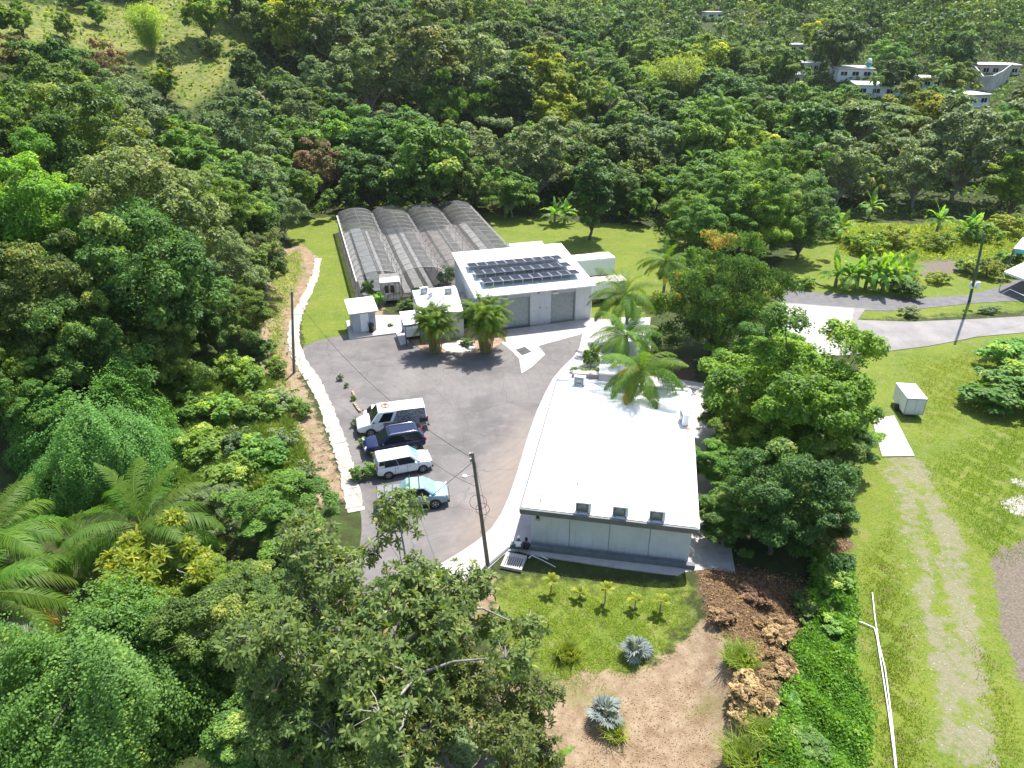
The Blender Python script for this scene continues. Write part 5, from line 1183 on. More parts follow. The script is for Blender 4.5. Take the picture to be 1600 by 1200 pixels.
# -- trailing vines over a mound
def vine_mound(seed, R, H, nst, leafL, step, mat, filler=9000):
    rng = np.random.default_rng(seed); a0 = rng.uniform(0, 2 * np.pi, nst); t0 = np.arccos(rng.uniform(.12, 1, nst)); ln = rng.uniform(.10, .48, nst)
    ph = rng.uniform(0, 6.28, (4,)); n = int(R * 1.1 / step); C = []; A_ = []; N = []; T = []
    lump = lambda a, t: 1 + .20 * np.sin(3 * a + ph[0]) * np.sin(2.5 * t + ph[1]) + .13 * np.sin(5 * a + ph[2] + 3 * t) + .07 * np.sin(9 * a + ph[3]) * np.sin(6 * t + ph[1]) + .05 * np.sin(17 * a + 13 * t) 
    def surf(a, t, off):
        q = R * lump(a, t) + off
        return np.stack([q * np.sin(t) * np.cos(a), q * np.sin(t) * np.sin(a) * .92, (q * H / R) * np.cos(t)], -1)
    hole = np.sin(4 * a0 + ph[2]) * np.sin(5 * t0 + ph[0]) + .5 * np.sin(11 * a0 + 7 * t0); ln = np.where(hole < -.55, ln * .12, ln)
    off0 = rng.uniform(-.9, .5, nst) + .3 * np.abs(rng.normal(0, .5, nst)); sway = rng.normal(0, .42, nst); tt = rng.normal(0, .13, nst)
    prev = None
    for i in range(n):
        f = i / n; live = f < ln
        t = t0 + f * 1.15; a = a0 + sway * f + .05 * np.sin(f * 14 + a0 * 7)
        p = surf(a, t, off0 + .25 * np.sin(f * 3.1 / ln)); p[:, 2] = np.maximum(p[:, 2] - .9 * f * f * R * .25, .05)
        if prev is not None:
            d = unit(p - prev); out = unit(p * np.array([1, 1, .8]))
            for s in (-1, 1):
                sd_ = unit(np.cross(d, out)) * s; m = live
                C.append((p + sd_ * leafL * .5 + rng.normal(0, .045, p.shape))[m]); A_.append((unit(sd_ + d * .5 + out * .2))[m]); N.append(unit(out + .55 * rng.normal(size=p.shape) + np.array([0, 0, .3]))[m])
                T.append(np.clip(.42 + tt + .38 * np.maximum(0, f / ln - .55) + rng.normal(0, .10, nst), 0, 1)[m])
        prev = p
    C = np.concatenate(C); A_ = np.concatenate(A_); N = np.concatenate(N); T = np.concatenate(T)
    a = rng.uniform(0, 6.28, filler); t = np.arccos(rng.uniform(0, 1, filler)); P = surf(a, t, rng.uniform(-1.1, -.15, filler))
    V = unit(P + .6 * rng.normal(size=P.shape) * R * .5); B = unit(np.cross(V, rng.normal(size=P.shape)))
    L = np.concatenate([np.full(len(C), leafL) * rng.uniform(.75, 1.25, len(C)), np.full(filler, leafL * 1.9)]); 
    return leaf_mesh('crown', np.concatenate([C, P]), np.concatenate([N, V]), np.concatenate([A_, B]), L, L * .72, np.concatenate([T, rng.uniform(.1, .45, filler)]), M[mat])
tm = MB().tube([(0, 0, -.8), (.2, .1, 2), (-.1, 0, 4.2)], [.3, .22, .12], 7)
for k in range(6): tm.tube([(.1, 0, 2.6), (1.6 * math.cos(k), 1.6 * math.sin(k), 3.8), (3.2 * math.cos(k), 3.2 * math.sin(k), 4.0)], [.12, .08, .03], 5)
VT = tm.mesh('trunk', M['bark_dark'])
PRO['mound'] = dict(crown=vine_mound(41, 5.0, 5.4, 3700, .135, .105, 'leaf_vine'), trunk=VT, R=5.3, Hc=3., Hz=3, look='vine-smothered', name='vine_covered_tree')
# -- blades of grass
def blades(name, P, h, w, lean, T, mat, seed=1):
    rng = np.random.default_rng(seed); n = len(P); a = rng.uniform(0, 6.28, n); s = np.stack([np.cos(a), np.sin(a), np.zeros(n)], 1) * (w / 2)[:, None]
    b = rng.uniform(0, 6.28, n); l = np.stack([np.cos(b), np.sin(b), np.zeros(n)], 1) * (h * lean * rng.uniform(.3, 1, n))[:, None]
    up = np.array([0, 0, 1.]) * h[:, None]
    V = np.stack([P - s, P + s, P + up * .62 + l * .4 + s * .7, P + up * .9 + l * 1.15, P + up * .62 + l * .4 - s * .7], 1).reshape(-1, 3)
    i = np.arange(n)[:, None] * 5
    return npmesh(name, V, [i + np.array([[0, 1, 2, 4]]), i + np.array([[4, 2, 3]])], mat, np.concatenate([T, T]))
def scatter(pxpoly, n, seed, terrain=True):
    poly = [at_t(*p) if terrain else at(*p) for p in pxpoly]; rng = np.random.default_rng(seed)
    xs = [p.x for p in poly]; ys = [p.y for p in poly]; X = []; Y = []; c = 0
    while c < n:
        x = rng.uniform(min(xs), max(xs), n * 2); y = rng.uniform(min(ys), max(ys), n * 2); k = inpoly(x, y, [(p.x, p.y) for p in poly])
        X.append(x[k]); Y.append(y[k]); c += k.sum()
    X = np.concatenate(X)[:n]; Y = np.concatenate(Y)[:n]
    return np.stack([X, Y, hgt(X, Y)], 1), rng
def vnoise(X, Y, s, seed=0):
    return (np.sin(X * s + 1.7 + seed) * np.sin(Y * s * 1.1 + .6 + seed * 2) + .6 * np.sin(X * s * 2.3 + Y * s * 1.3 + seed) + .4 * np.sin(X * s * 4.1 - Y * s * 3.7 + 2 * seed)) / 2
# -- fronds
def frond_mesh(name, L, e0, curl, nl, lmax, wid, mat, seed, droop=.45, bareb=.16, twist=0., rach=None, nseg=9):
    """a feather leaf along +X; starts at elevation e0 and bends down by curl"""
    rng = np.random.default_rng(seed); ts = np.linspace(0, 1, 40); e = e0 - curl * ts ** 1.25; ds = L / 39
    x = np.concatenate([[0], np.cumsum(np.cos(e[:-1]) * ds)]); z = np.concatenate([[0], np.cumsum(np.sin(e[:-1]) * ds)])
    t = np.repeat(np.linspace(bareb, .995, nl), 2); sgn = np.tile([1., -1.], nl); i = np.clip((t * 39).astype(int), 0, 38)
    P0 = np.stack([np.interp(t, ts, x), 0 * t, np.interp(t, ts, z)], 1); D = np.stack([np.cos(e[i]), 0 * t, np.sin(e[i])], 1); U = np.stack([-np.sin(e[i]), 0 * t, np.cos(e[i])], 1)
    ll = lmax * np.sin(np.pi * (.16 + .80 * (t - bareb) / (1 - bareb))) * rng.uniform(.85, 1.1, len(t)); fw = .35 + .55 * t
    S = np.array([0, 1., 0]) * sgn[:, None]
    d = unit(S + D * fw[:, None] + U * rng.normal(.18, .12, len(t))[:, None]); W = unit(np.cross(d, U)) * (wid / 2)
    down = np.array([0, 0, -1.]) * (ll * droop * rng.uniform(.7, 1.3, len(t)))[:, None]
    mid = P0 + d * (ll * .5)[:, None] + down * .25; tip = P0 + d * (ll * .95)[:, None] + down
    V = np.stack([P0 - W * .6, P0 + W * .6, mid + W, tip, mid - W], 1).reshape(-1, 3); b = np.arange(len(t))[:, None] * 5
    F = [b + np.array([[0, 1, 2, 4]]), b + np.array([[4, 2, 3]])]
    T = np.clip(.45 + rng.normal(0, .15, len(t)) + .15 * (t - .5), 0, 1)
    # rachis
    k = nseg; tr = np.linspace(0, 1, k); rr = np.interp(tr, [0, .15, 1], [.05, .032, .008]) * L / 5; ang = np.arange(4) * np.pi / 2
    ex = np.interp(tr, ts, e); C = np.stack([np.interp(tr, ts, x), 0 * tr, np.interp(tr, ts, z)], 1)
    UU = np.stack([-np.sin(ex), 0 * tr, np.cos(ex)], 1)
    RV = (C[:, None] + rr[:, None, None] * (np.cos(ang)[None, :, None] * np.array([0, 1., 0])[None, None] + np.sin(ang)[None, :, None] * UU[:, None])).reshape(-1, 3)
    q = []; n0 = len(V)
    for a in range(k - 1):
        for c in range(4): q.append((n0 + a * 4 + c, n0 + a * 4 + (c + 1) % 4, n0 + a * 4 + 4 + (c + 1) % 4, n0 + a * 4 + 4 + c))
    F.insert(1, np.array(q))
    return npmesh(name, np.concatenate([V, RV]), F, M[mat], np.concatenate([T, np.full(len(q), .9), T]))
COCO = [frond_mesh('frond', 5.0, e0, c, 56, 1.05, .065, 'palm_leaf', 50 + k, dr) for k, (e0, c, dr) in enumerate(((1.30, .9, .25), (.95, 1.35, .5), (.62, 1.55, .7), (.30, 1.45, .8), (.0, 1.25, .8)))]
COCO_OLD = frond_mesh('frond', 4.8, -.1, 1.1, 58, 1.0, .075, 'palm_old', 58, .7)
COCO_TIERS = ((2, 0, .9), (4, 1, 1.), (6, 2, 1.), (6, 3, 1.), (5, 4, .92))
def palm(name, loc, th, lean, L, label, tiers=COCO_TIERS, meshes=COCO, old=2, r=.17, group=None, seed=1, bark='palm_bark'):
    rng = random.Random(seed); t = thing(name, label, 'palm tree', loc, rng.uniform(0, 6.28), group); s = L / 5
    pts = [(lean * (q ** 2), 0, th * q - .4 * (q == 0)) for q in (0, .2, .4, .6, .8, 1)]
    MB().tube(pts, [r * 1.6, r * 1.1, r, r * .92, r * .88, r * .95], 9).build('trunk', M[bark], t); top = Vector(pts[-1])
    az = rng.uniform(0, 6)
    for n, mi, f in tiers:
        for k in range(n):
            az += 2.39996 + rng.uniform(-.25, .25)
            link('frond', meshes[mi], t, top, (rng.uniform(-.35, .35), rng.uniform(-.12, .12), az), (s * f * rng.uniform(.9, 1.08),) * 3)
    for k in range(old):
        az += 2.1; link('frond', COCO_OLD, t, top, (rng.uniform(-.3, .3), rng.uniform(0, .25), az), (s * .9,) * 3)
    if r > .1:
        nt_ = MB()
        for k in range(5): a = k * 1.3; nt_.lathe([(0, -.13), (.10, -.08), (.12, 0), (.09, .1), (0, .14)], 7, 'z', (top.x + .26 * math.cos(a) * s, .26 * math.sin(a) * s, top.z - .22))
        nt_.build('coconut', M['palm_old'] if False else pm('coconut_husk', (.10, .14, .03), (.20, .17, .05), 4, .5) if 'coconut_husk' not in bpy.data.materials else bpy.data.materials['coconut_husk'], t)
    PLACED.append((loc[0], loc[1], L * .6)); return t
ROYAL = [frond_mesh('frond', 3.6, e0, c, 40, .75, .11, 'royal_leaf', 70 + k, dr, nseg=6) for k, (e0, c, dr) in enumerate(((1.2, 1.2, .4), (.7, 1.7, .8), (.2, 1.6, 1.0), (-.3, 1.1, 1.0)))]
ROYAL_TIERS = ((3, 0, 1.), (5, 1, 1.), (5, 2, 1.), (4, 3, .95))
ARECA = [frond_mesh('frond', 2.7, e0, c, 40, .62, .042, 'areca_leaf', 80 + k, dr, nseg=6) for k, (e0, c, dr) in enumerate(((1.3, 1.1, .5), (1.0, 1.7, .7), (.6, 1.8, .8)))]
def areca(loc, H, Rd, label, seed):
    rng = random.Random(seed); t = thing('areca_palm', label, 'palm tree', loc, 0, 'feathery palm clumps in front of the annex'); n = 22
    sm_ = MB().tube([(0, 0, -.2), (0, 0, .5), (0, 0, 1)], [.06, .05, .038], 6).mesh('stem', pm('areca_stem', (.20, .19, .05), (.30, .27, .10), 4, .6) if 'areca_stem' not in bpy.data.materials else bpy.data.materials['areca_stem'])
    for k in range(n):
        a = k * 2.4; q = math.sqrt((k + .5) / n); b = Vector((math.cos(a) * .55 * q, math.sin(a) * .55 * q, 0)); h = H * (.74 - .5 * q * rng.random()) * rng.uniform(.85, 1.05)
        e = Vector((math.cos(a) * Rd * .42 * q, math.sin(a) * Rd * .42 * q, h)); d = e - b
        o = link('stem', sm_, t, b, d.to_track_quat('Z', 'Y').to_euler(), (1, 1, d.length))
        az = rng.uniform(0, 6)
        for j in range(9):
            az += 2.4
            link('frond', ARECA[0 if j < 2 else 1 if j < 5 else 2], t, e, (rng.uniform(-.3, .3), rng.uniform(-.1, .15), az if j > 2 else a + rng.uniform(-.9, .9)), (rng.uniform(.62, .85),) * 3)
    PLACED.append((loc[0], loc[1], Rd)); return t
# -- banana
def banana_leaf_mesh(seed, L=2.2, W=.55, e0=1.1, curl=1.6):
    rng = np.random.default_rng(seed); n = 9; ts = np.linspace(0, 1, n); e = e0 - curl * ts ** 1.3; ds = L / (n - 1)
    x = np.concatenate([[0], np.cumsum(np.cos(e[:-1]) * ds)]); z = np.concatenate([[0], np.cumsum(np.sin(e[:-1]) * ds)]); V = []; F = []; T = []
    w = W / 2 * np.sin(np.pi * np.clip(ts * .86 + .12, 0, 1)) ** .6; w[0] = .04; w[-1] = .05
    for i in range(n - 1):
        for s in (-1, 1):
            j = rng.uniform(-.03, .03); b = len(V); dr = .12 * rng.uniform(.5, 2.2)
            V += [(x[i], 0, z[i]), (x[i + 1], 0, z[i + 1]), (x[i + 1] + j - .01, s * w[i + 1], z[i + 1] - dr * w[i + 1] / W * 2 + .06), (x[i] + j + .02, s * w[i], z[i] - dr * w[i] / W * 2 + .06)]
            F.append((b, b + 1, b + 2, b + 3)); T.append(np.clip(.5 + rng.normal(0, .18), 0, 1))
    return npmesh('leaf', np.array(V), [np.array(F)], M['banana_leaf'], np.array(T))
BANL = [banana_leaf_mesh(90 + k, 2.2, .58, e0, c) for k, (e0, c) in enumerate(((1.35, .7), (1.1, 1.5), (.8, 1.9), (.3, 1.8)))]
BAN_STEM = MB().tube([(0, 0, -.2), (.03, 0, .5), (0, 0, 1)], [.17, .14, .09], 8).mesh('stem', pm('banana_stem', (.14, .12, .05), (.24, .21, .09), 4, .7))
def banana(loc, H, label, seed, group='banana plants by the road', s=1.35):
    rng = random.Random(seed); t = thing('banana_plant', label, 'banana plant', loc, rng.uniform(0, 6.28), group)
    link('stem', BAN_STEM, t, (0, 0, 0), None, (s, s, H)); az = rng.uniform(0, 6)
    for k in range(10):
        az += 2.3; link('leaf', BANL[min(3, k // 2)], t, (0, 0, H - .04 * k), (rng.uniform(-.3, .3), 0, az), (s * rng.uniform(.8, 1.1),) * 3)
    return t
# -- fan palm and young garden palms
def fan_mesh(seed, R=.62, nseg=26, pet=.55):
    rng = np.random.default_rng(seed); V = []; F = []; T = []; el = .0
    def P(a, r): return (pet + r * math.cos(a) * .95 - .05, r * math.sin(a), .10 * math.sin(a) ** 2 + .06 * math.cos(a * nseg * .5) * (r / R) - .10 * (r / R) ** 2)
    for k in range(nseg):
        a0 = -2.35 + 4.7 * k / nseg; a1 = -2.35 + 4.7 * (k + .96) / nseg; am = (a0 + a1) / 2; b = len(V); r1 = R * rng.uniform(.92, 1.06)
        m0 = P(a0, R * .68); m1 = P(a1, R * .68); mm = P(am, R * .70)
        V += [P(am, .02), m0, (mm[0], mm[1], mm[2] + .035), m1, P(am, r1)]
        F += [(b, b + 1, b + 2), (b, b + 2, b + 3), (b + 1, b + 4, b + 2), (b + 2, b + 4, b + 3)]; T += [np.clip(.5 + rng.normal(0, .2), 0, 1)] * 4
    b = len(V); V += [(0, -.02, 0), (0, .02, 0), (pet, .015, 0), (pet, -.015, 0)]; F += [(b, b + 1, b + 2), (b, b + 2, b + 3)]; T += [.5, .5]
    return npmesh('fan_leaf', np.array(V), [np.array(F)], M['silver_leaf'], np.array(T))
FAN = [fan_mesh(100 + k) for k in range(2)]
def fan_palm(loc, s, label, seed, n=10):
    rng = random.Random(seed); t = thing('fan_palm', label, 'palm', loc, rng.uniform(0, 6), 'silver fan palms on the front lawn'); az = 0
    MB().tube([(0, 0, -.1), (0, 0, .35 * s)], [.11 * s, .07 * s], 7).build('trunk', M['palm_bark'], t)
    for k in range(n):
        az += 2.4; el = 1.25 - 1.25 * k / n
        link('fan_leaf', FAN[k % 2], t, (0, 0, .3 * s), (rng.uniform(-.7, .7), -el + rng.uniform(-.2, .2), az), (s * rng.uniform(.8, 1.25),) * 3)
    return t
YF = [frond_mesh('frond', .72, e0, c, 13, .26, .075, 'young_leaf', 110 + k, .25, bareb=.25, nseg=4) for k, (e0, c) in enumerate(((1.2, .9), (.8, 1.2)))]
def young_palm(loc, h, label, seed):
    rng = random.Random(seed); t = thing('young_palm', label, 'palm', loc, rng.uniform(0, 6), 'young palms in a row on the front lawn')
    MB().tube([(0, 0, -.05), (0, 0, h)], [.045, .03], 6).build('trunk', M['palm_bark'], t); az = 0
    for k in range(8): az += 2.4; link('frond', YF[k > 3], t, (0, 0, h), (rng.uniform(-.2, .2), rng.uniform(-.1, .1), az), (rng.uniform(.7, .9),) * 3)
    return t
# -- bamboo
def bamboo_proto(key, seed, H, R, n, nl):
    rng = np.random.default_rng(seed); mb = MB(); C = []; D = []
    for k in range(n):
        a = rng.uniform(0, 6.28); q = rng.uniform(.1, 1); b = Vector((math.cos(a) * .8 * q, math.sin(a) * .8 * q, -.4)); e = Vector((math.cos(a) * R * q, math.sin(a) * R * q, H * rng.uniform(.72, 1.) * (1 - .12 * q)))
        m = b.lerp(e, .6) * 1.; m.x *= .55; m.y *= .55; m.z = e.z * .72
        pts = [b.lerp(m, t).lerp(m.lerp(e, t), t) for t in np.linspace(0, 1, 6)]; mb.tube(pts, [.06, .055, .05, .04, .025, .01], 4, False)
        for t in np.linspace(.25, 1, 14):
            p = b.lerp(m, t).lerp(m.lerp(e, t), t); C.append(p); D.append(Vector((math.cos(a), math.sin(a), -.2)))
    C = np.array(C); D = np.array(D); i = rng.integers(0, len(C), nl); P = C[i] + rng.normal(0, .5, (nl, 3)) + D[i] * rng.uniform(0, .8, nl)[:, None]
    N = unit(rng.normal(size=(nl, 3)) + np.array([0, 0, 1.2])); A = unit(D[i] + rng.normal(0, .6, (nl, 3)) + np.array([0, 0, -.5]))
    PRO[key] = dict(crown=leaf_mesh('crown', P, N, A, .62 * rng.uniform(.7, 1.2, nl), .13, np.clip(.5 + rng.normal(0, .2, nl), 0, 1), M['bamboo_leaf']), trunk=mb.mesh('culms', pm('bamboo_culm' + key, (.22, .22, .09), (.34, .30, .14), 3, .6)), R=R * 1.15, Hc=H * .66, Hz=H * .4, look='feathery bamboo', name='bamboo_clump')
bamboo_proto('bamboo', 61, 9, 4.2, 34, 12000)
# ------------------------------------------------------------------ the big rosette-leaved tree in the foreground
def rosette_tree(seed, R, Hz, Hc, ncl, nros, per, L, W, r0, key='ros', name='almond_tree', leaf='leaf_rosette'):
    rng = np.random.default_rng(seed)
    k = np.arange(ncl); z = -.75 + 1.72 * ((k + .5) / ncl); ph = k * 2.39996 + rng.uniform(-.5, .5, ncl); rr = np.sqrt(np.maximum(0.02, 1 - z * z))
    d = np.stack([rr * np.cos(ph), rr * np.sin(ph), z], 1); cl = d * np.array([R, R, Hz]) * rng.uniform(.42, .98, ncl)[:, None]
    rc = rng.uniform(.12, .24, ncl) * R; i = rng.choice(ncl, nros, p=rc ** 2 / (rc ** 2).sum())
    v = rnd_unit(rng, nros); v = unit(v + .35 * d[i]); C = cl[i] + v * (rc[i] * rng.uniform(.35, 1.05, nros))[:, None] * np.array([1, 1, .7]) + np.array([0, 0, Hc])
    ax = unit(np.array([0, 0, .8]) + .9 * v * np.array([1, 1, .6]) + .35 * rng.normal(size=v.shape))
    ci = np.repeat(np.arange(nros), per); n = len(ci); a = np.tile(np.arange(per) * 2.39996, nros) + rng.uniform(0, 6, nros)[ci]
    o = unit(np.cross(ax, rng.normal(size=ax.shape))); o2 = np.cross(ax, o); rad = o[ci] * np.cos(a)[:, None] + o2[ci] * np.sin(a)[:, None]
    tl = np.tile(np.linspace(.9, -.25, per), nros)[:, None] + rng.normal(0, .15, (n, 1))
    A = unit(rad + ax[ci] * tl); LL = L * rng.uniform(.7, 1.2, n); P = C[ci] + A * (LL * .52)[:, None]; N = unit(ax[ci] * 1.1 - rad * tl * .8 + .25 * rng.normal(size=(n, 3)))
    T = np.clip(.45 + rng.normal(0, .14, nros)[ci] + rng.normal(0, .16, n), 0, 1)
    cm = leaf_mesh('crown', P, N, A, LL, W * LL / L, T, M[leaf], True, droop=.18)
    tr = MB(); fork = Vector((.15, .1, Hc - Hz * .75)); ww = lambda s: Vector(rng.uniform(-s, s, 3))
    tr.tube([(.1, -.1, -.8), (0, 0, 0), (-.15, .1, fork.z * .5), tuple(fork)], [r0 * 1.5, r0 * 1.2, r0, r0 * .9], 10)
    mains = []
    for m in range(6):
        aa = m * 1.05 + rng.uniform(-.25, .25); e = Vector((math.cos(aa) * R * .5, math.sin(aa) * R * .5, Hc + rng.uniform(-.35, .15) * Hz)); q = fork.lerp(e, .5) + ww(.5) + Vector((0, 0, .2))
        tr.tube([fork, fork.lerp(q, .5) + ww(.2), q, e], [r0 * .72, r0 * .55, r0 * .42, r0 * .25], 8, False); mains += [q, e, q.lerp(e, .5)]
    for c in cl:
        e = Vector(c) + Vector((0, 0, Hc)); b = min(mains, key=lambda p: (p - e).length); q = b.lerp(e, .5) + ww(.35)
        tr.tube([b, q, e], [r0 * .26, r0 * .17, r0 * .07], 5, False)
    tr.mesh; V = []
    for j in range(0, nros, 2):
        b = Vector(cl[i[j]]) + Vector((0, 0, Hc)); e = Vector(C[j]); q = b.lerp(e, .55) + ww(.12); tr.tube([b, q, e], [.035, .024, .012], 3, False)
    PRO[key] = dict(crown=cm, trunk=tr.mesh('trunk', M['bark_pale']), R=R, Hc=Hc, Hz=Hz, look='rosette-leaved', name=name)
rosette_tree(71, 6.4, 3.9, 8.6, 50, 3300, 9, .29, .10, .30)
plant('ros', Vector((-6.4, 20.0, 0)), .72, 2.6, 'lower dense rosette-leaved tree at the bottom edge left of the pale forking limbs')
plant('ros', Vector((-1.9, 18.3, 0)), .72, 4.1, 'small rosette-leaved tree at the bottom edge beside the dry clearing')
plant('ros', Vector((-5.7, 22.0, 0)), 1., 1.05, 'big open-crowned tree with pale forking limbs filling the foreground below the parked cars')
rosette_tree(72, 2.4, 1.7, 2.6, 18, 620, 11, .36, .085, .09, 'ros_s', 'mango_sapling', 'leaf_yellow')
# ------------------------------------------------------------------ foreground, lower left
plant('mound', at_t(150, 1075, 2.5), 1.05, .8, 'vine-smothered tree with trailing shoots in the lower left corner')
plant('mound', at_t(150, 690, 2.5), 1.05, 2.6, 'dome of dark trailing vines above the large coconut palm on the left')
put('ros_s', 235, 885, 190, 'yellow-green sapling with whorled leaves below the large coconut palm')
put('ros_s', 95, 880, 80, 'small yellow-green sapling between the two left coconut palms')
put('n_bright2', 430, 800, 190, 'twiggy leafy tree above the big pale-limbed foreground tree', .8)
put('n_grey', 330, 800, 130, 'twiggy grey-green bushy tree right of the large coconut palm', .7)
put('n_dark', 345, 990, 210, 'dark leafy tree between the vine-smothered corner tree and big pale-limbed tree')
put('n_bright', 300, 905, 170, 'bright leafy tree behind the vine-smothered corner tree', .8)
put('n_dark', 420, 1150, 240, 'dark tree under the left side of the big pale-limbed foreground tree', .6)
put('n_dark', 540, 1010, 220, 'dark understory tree below the pale forking limbs', .6)
put('n_bright', 640, 1100, 200, 'leafy understory tree right below the pale forking limbs', .5)
put('n_dark', 400, 930, 150, 'dark understory tree left above the pale forking limbs', .7)
put('n_bright2', 560, 1190, 220, 'low leafy tree at the bottom edge under the big pale-limbed tree', .5)
put('n_grey', 700, 1210, 200, 'grey-green tree at the bottom edge right of the pale forking limbs', .5)
put('n_bright', 60, 1185, 170, 'bright bushy tree at the very bottom left corner by the lane', .7)
put('bush', 800, 1150, 100, 'bright green bush at the bottom edge under the big tree, left of the dry clearing', cat='shrub')
palm('coconut_palm', at_t(213, 832, 3.6), 3.6, .5, 5.6, 'large coconut palm with arching fronds on the left, below the vine dome', seed=3, old=1)
palm('coconut_palm', at_t(-12, 838, 4.0), 4.0, .3, 5.2, 'coconut palm at the left edge beside the large arching palm', seed=5, old=2)
palm('coconut_palm', at_t(-40, 935, 4.0), 4.0, .3, 5.0, 'coconut palm with yellowing fronds hanging in from the left edge', seed=8, old=4)
banana(at_t(622, 1130, 3.6) + Vector((0, 0, 0)), 2.4, 'single bright banana plant glimpsed under the big foreground tree', 4, 'banana plants among the foreground trees', .8)
banana(at(858, 1212), .8, 'small banana plant at the bottom edge of the dry clearing', 6, 'banana plants among the foreground trees', .7)
# slope of tall grass between vine dome and walkway
P, rng = scatter([(225, 600), (330, 560), (420, 590), (470, 690), (495, 760), (430, 760), (330, 790), (260, 740), (250, 660)], 52000, 5)
cl_ = vnoise(P[:, 0], P[:, 1], 1.1); keep = cl_ > -.55; P = P[keep]; n = len(P); cl_ = cl_[keep]
hh = np.clip(.75 + .45 * cl_, .25, 1.5) * rng.uniform(.7, 1.25, n)
tag(link('tall_grass', blades('tall_grass', P, hh, rng.uniform(.04, .09, n), .75, np.clip(.45 + .2 * vnoise(P[:, 0], P[:, 1], .8, 3) + rng.normal(0, .18, n), 0, 1), M['tall_grass'])), 'tall pale grass on the slope left of the walkway', None, None, 'stuff')
for (x, y, w_, k, s) in ((470, 640, 40, 'bush', 'small green bush on the dry bank left of the parked van'), (440, 690, 55, 'bush_g', 'twiggy grey bush on the slope left of the walkway'), (375, 690, 60, 'bush_g', 'twiggy bush in the tall grass right of the vine dome'),
        (480, 740, 50, 'bush_g', 'twiggy grey-green bush by the lower end of the walkway'), (385, 590, 70, 'bush', 'leafy bush by the left pole at the top of the grass slope'), (430, 575, 44, 'bush', 'bright leafy bush just left of the slim bare pole'),
        (350, 570, 60, 'bush', 'leafy bush at the foot of the dark trees, above the tall grass'), (410, 545, 42, 'bush_d', 'dark bush behind the slim bare pole')):
    put(k, x, y, w_, s, cat='shrub')
# ------------------------------------------------------------------ left slope, big trees hand-placed
for a in ((60, 340, 190, 'n_bright', 'bright leafy tree at the left edge, level with the greenhouses'), (235, 345, 230, 'n_olive', 'wide olive-tinted tree crown with yellowish top, left of the greenhouses'),
          (345, 330, 120, 'n_bright2', 'bright layered tree right of the wide olive-tinted crown'), (240, 455, 230, 'n_dark', 'large dark tree mass above the bare dead branch'),
          (40, 630, 120, 'n_bright2', 'leafy tree at the left edge directly beside the vine dome'), (60, 480, 190, 'n_dark', 'dark leafy tree at the left edge below the bright one'), (130, 410, 130, 'n_bright2', 'layered bright tree between the dark mass and the left edge'),
          (5, 570, 130, 'n_bright', 'leafy tree at the left edge just above the vine dome'), (355, 430, 110, 'n_grey', 'grey-green tree at the right edge of the dark mass near the lawn'),
          (130, 535, 150, 'n_dark', 'dark tree directly behind the vine dome'), (330, 500, 100, 'n_dark', 'narrow dark vine-hung tree right of the dead branch'), (390, 490, 90, 'n_bright2', 'leafy tree on the bank left of the slim pole'),
          (255, 545, 120, 'n_dark', 'dark low tree around the base of the dead branch'), (405, 400, 80, 'n_olive', 'olive-tinted tree on the dry bank beside the mown strip'),
          (110, 235, 170, 'n_dark', 'large dark tree high on the left slope'), (215, 200, 130, 'grey', 'grey-green vine-hung tree high on the left slope'), (290, 250, 130, 'bright', 'bright leafy tree in the middle of the left slope'),
          (375, 215, 120, 'grey2', 'pale grey-green tree near the foot of the pasture'), (400, 290, 110, 'grey', 'pale leafy tree left behind the greenhouses'), (85, 110, 105, 'round', 'dark round tree with yellowish top at the foot of the pasture'),
          (165, 112, 95, 'red', 'reddish-brown thin tree right of the dark round one below the pasture'), (25, 95, 80, 'red', 'reddish thin tree at the left edge below the pasture'),
          (262, 92, 48, 'olive', 'thin olive tree standing alone on the pasture'), (255, 130, 50, 'yellow', 'small bright yellow-green tree at the foot of the pasture'), (180, 175, 80, 'grey2', 'grey twiggy tree between dark trees on the left slope'),
          (100, 40, 38, 'bright2', 'small rounded tree alone in the upper left pasture'), (385, 112, 62, 'round2', 'dark tree in the gully right of the pasture'), (330, 76, 36, 'bush_d', 'dark bush in the middle of the upper left pasture'),
          (150, 22, 34, 'bright2', 'low leafy tree near the top edge of the pasture'), (30, 180, 110, 'bright2', 'feathery leafy tree at the left edge below the reddish one')):
    put(a[3], a[0], a[1], a[2] * (1.12 if a[3][:2] == 'n_' else 1), a[4], 1.25 if a[3][:2] == 'n_' else 1.1)
put('bamboo', 228, 32, 62, 'upright bamboo clump on the upper left pasture', 1.25)
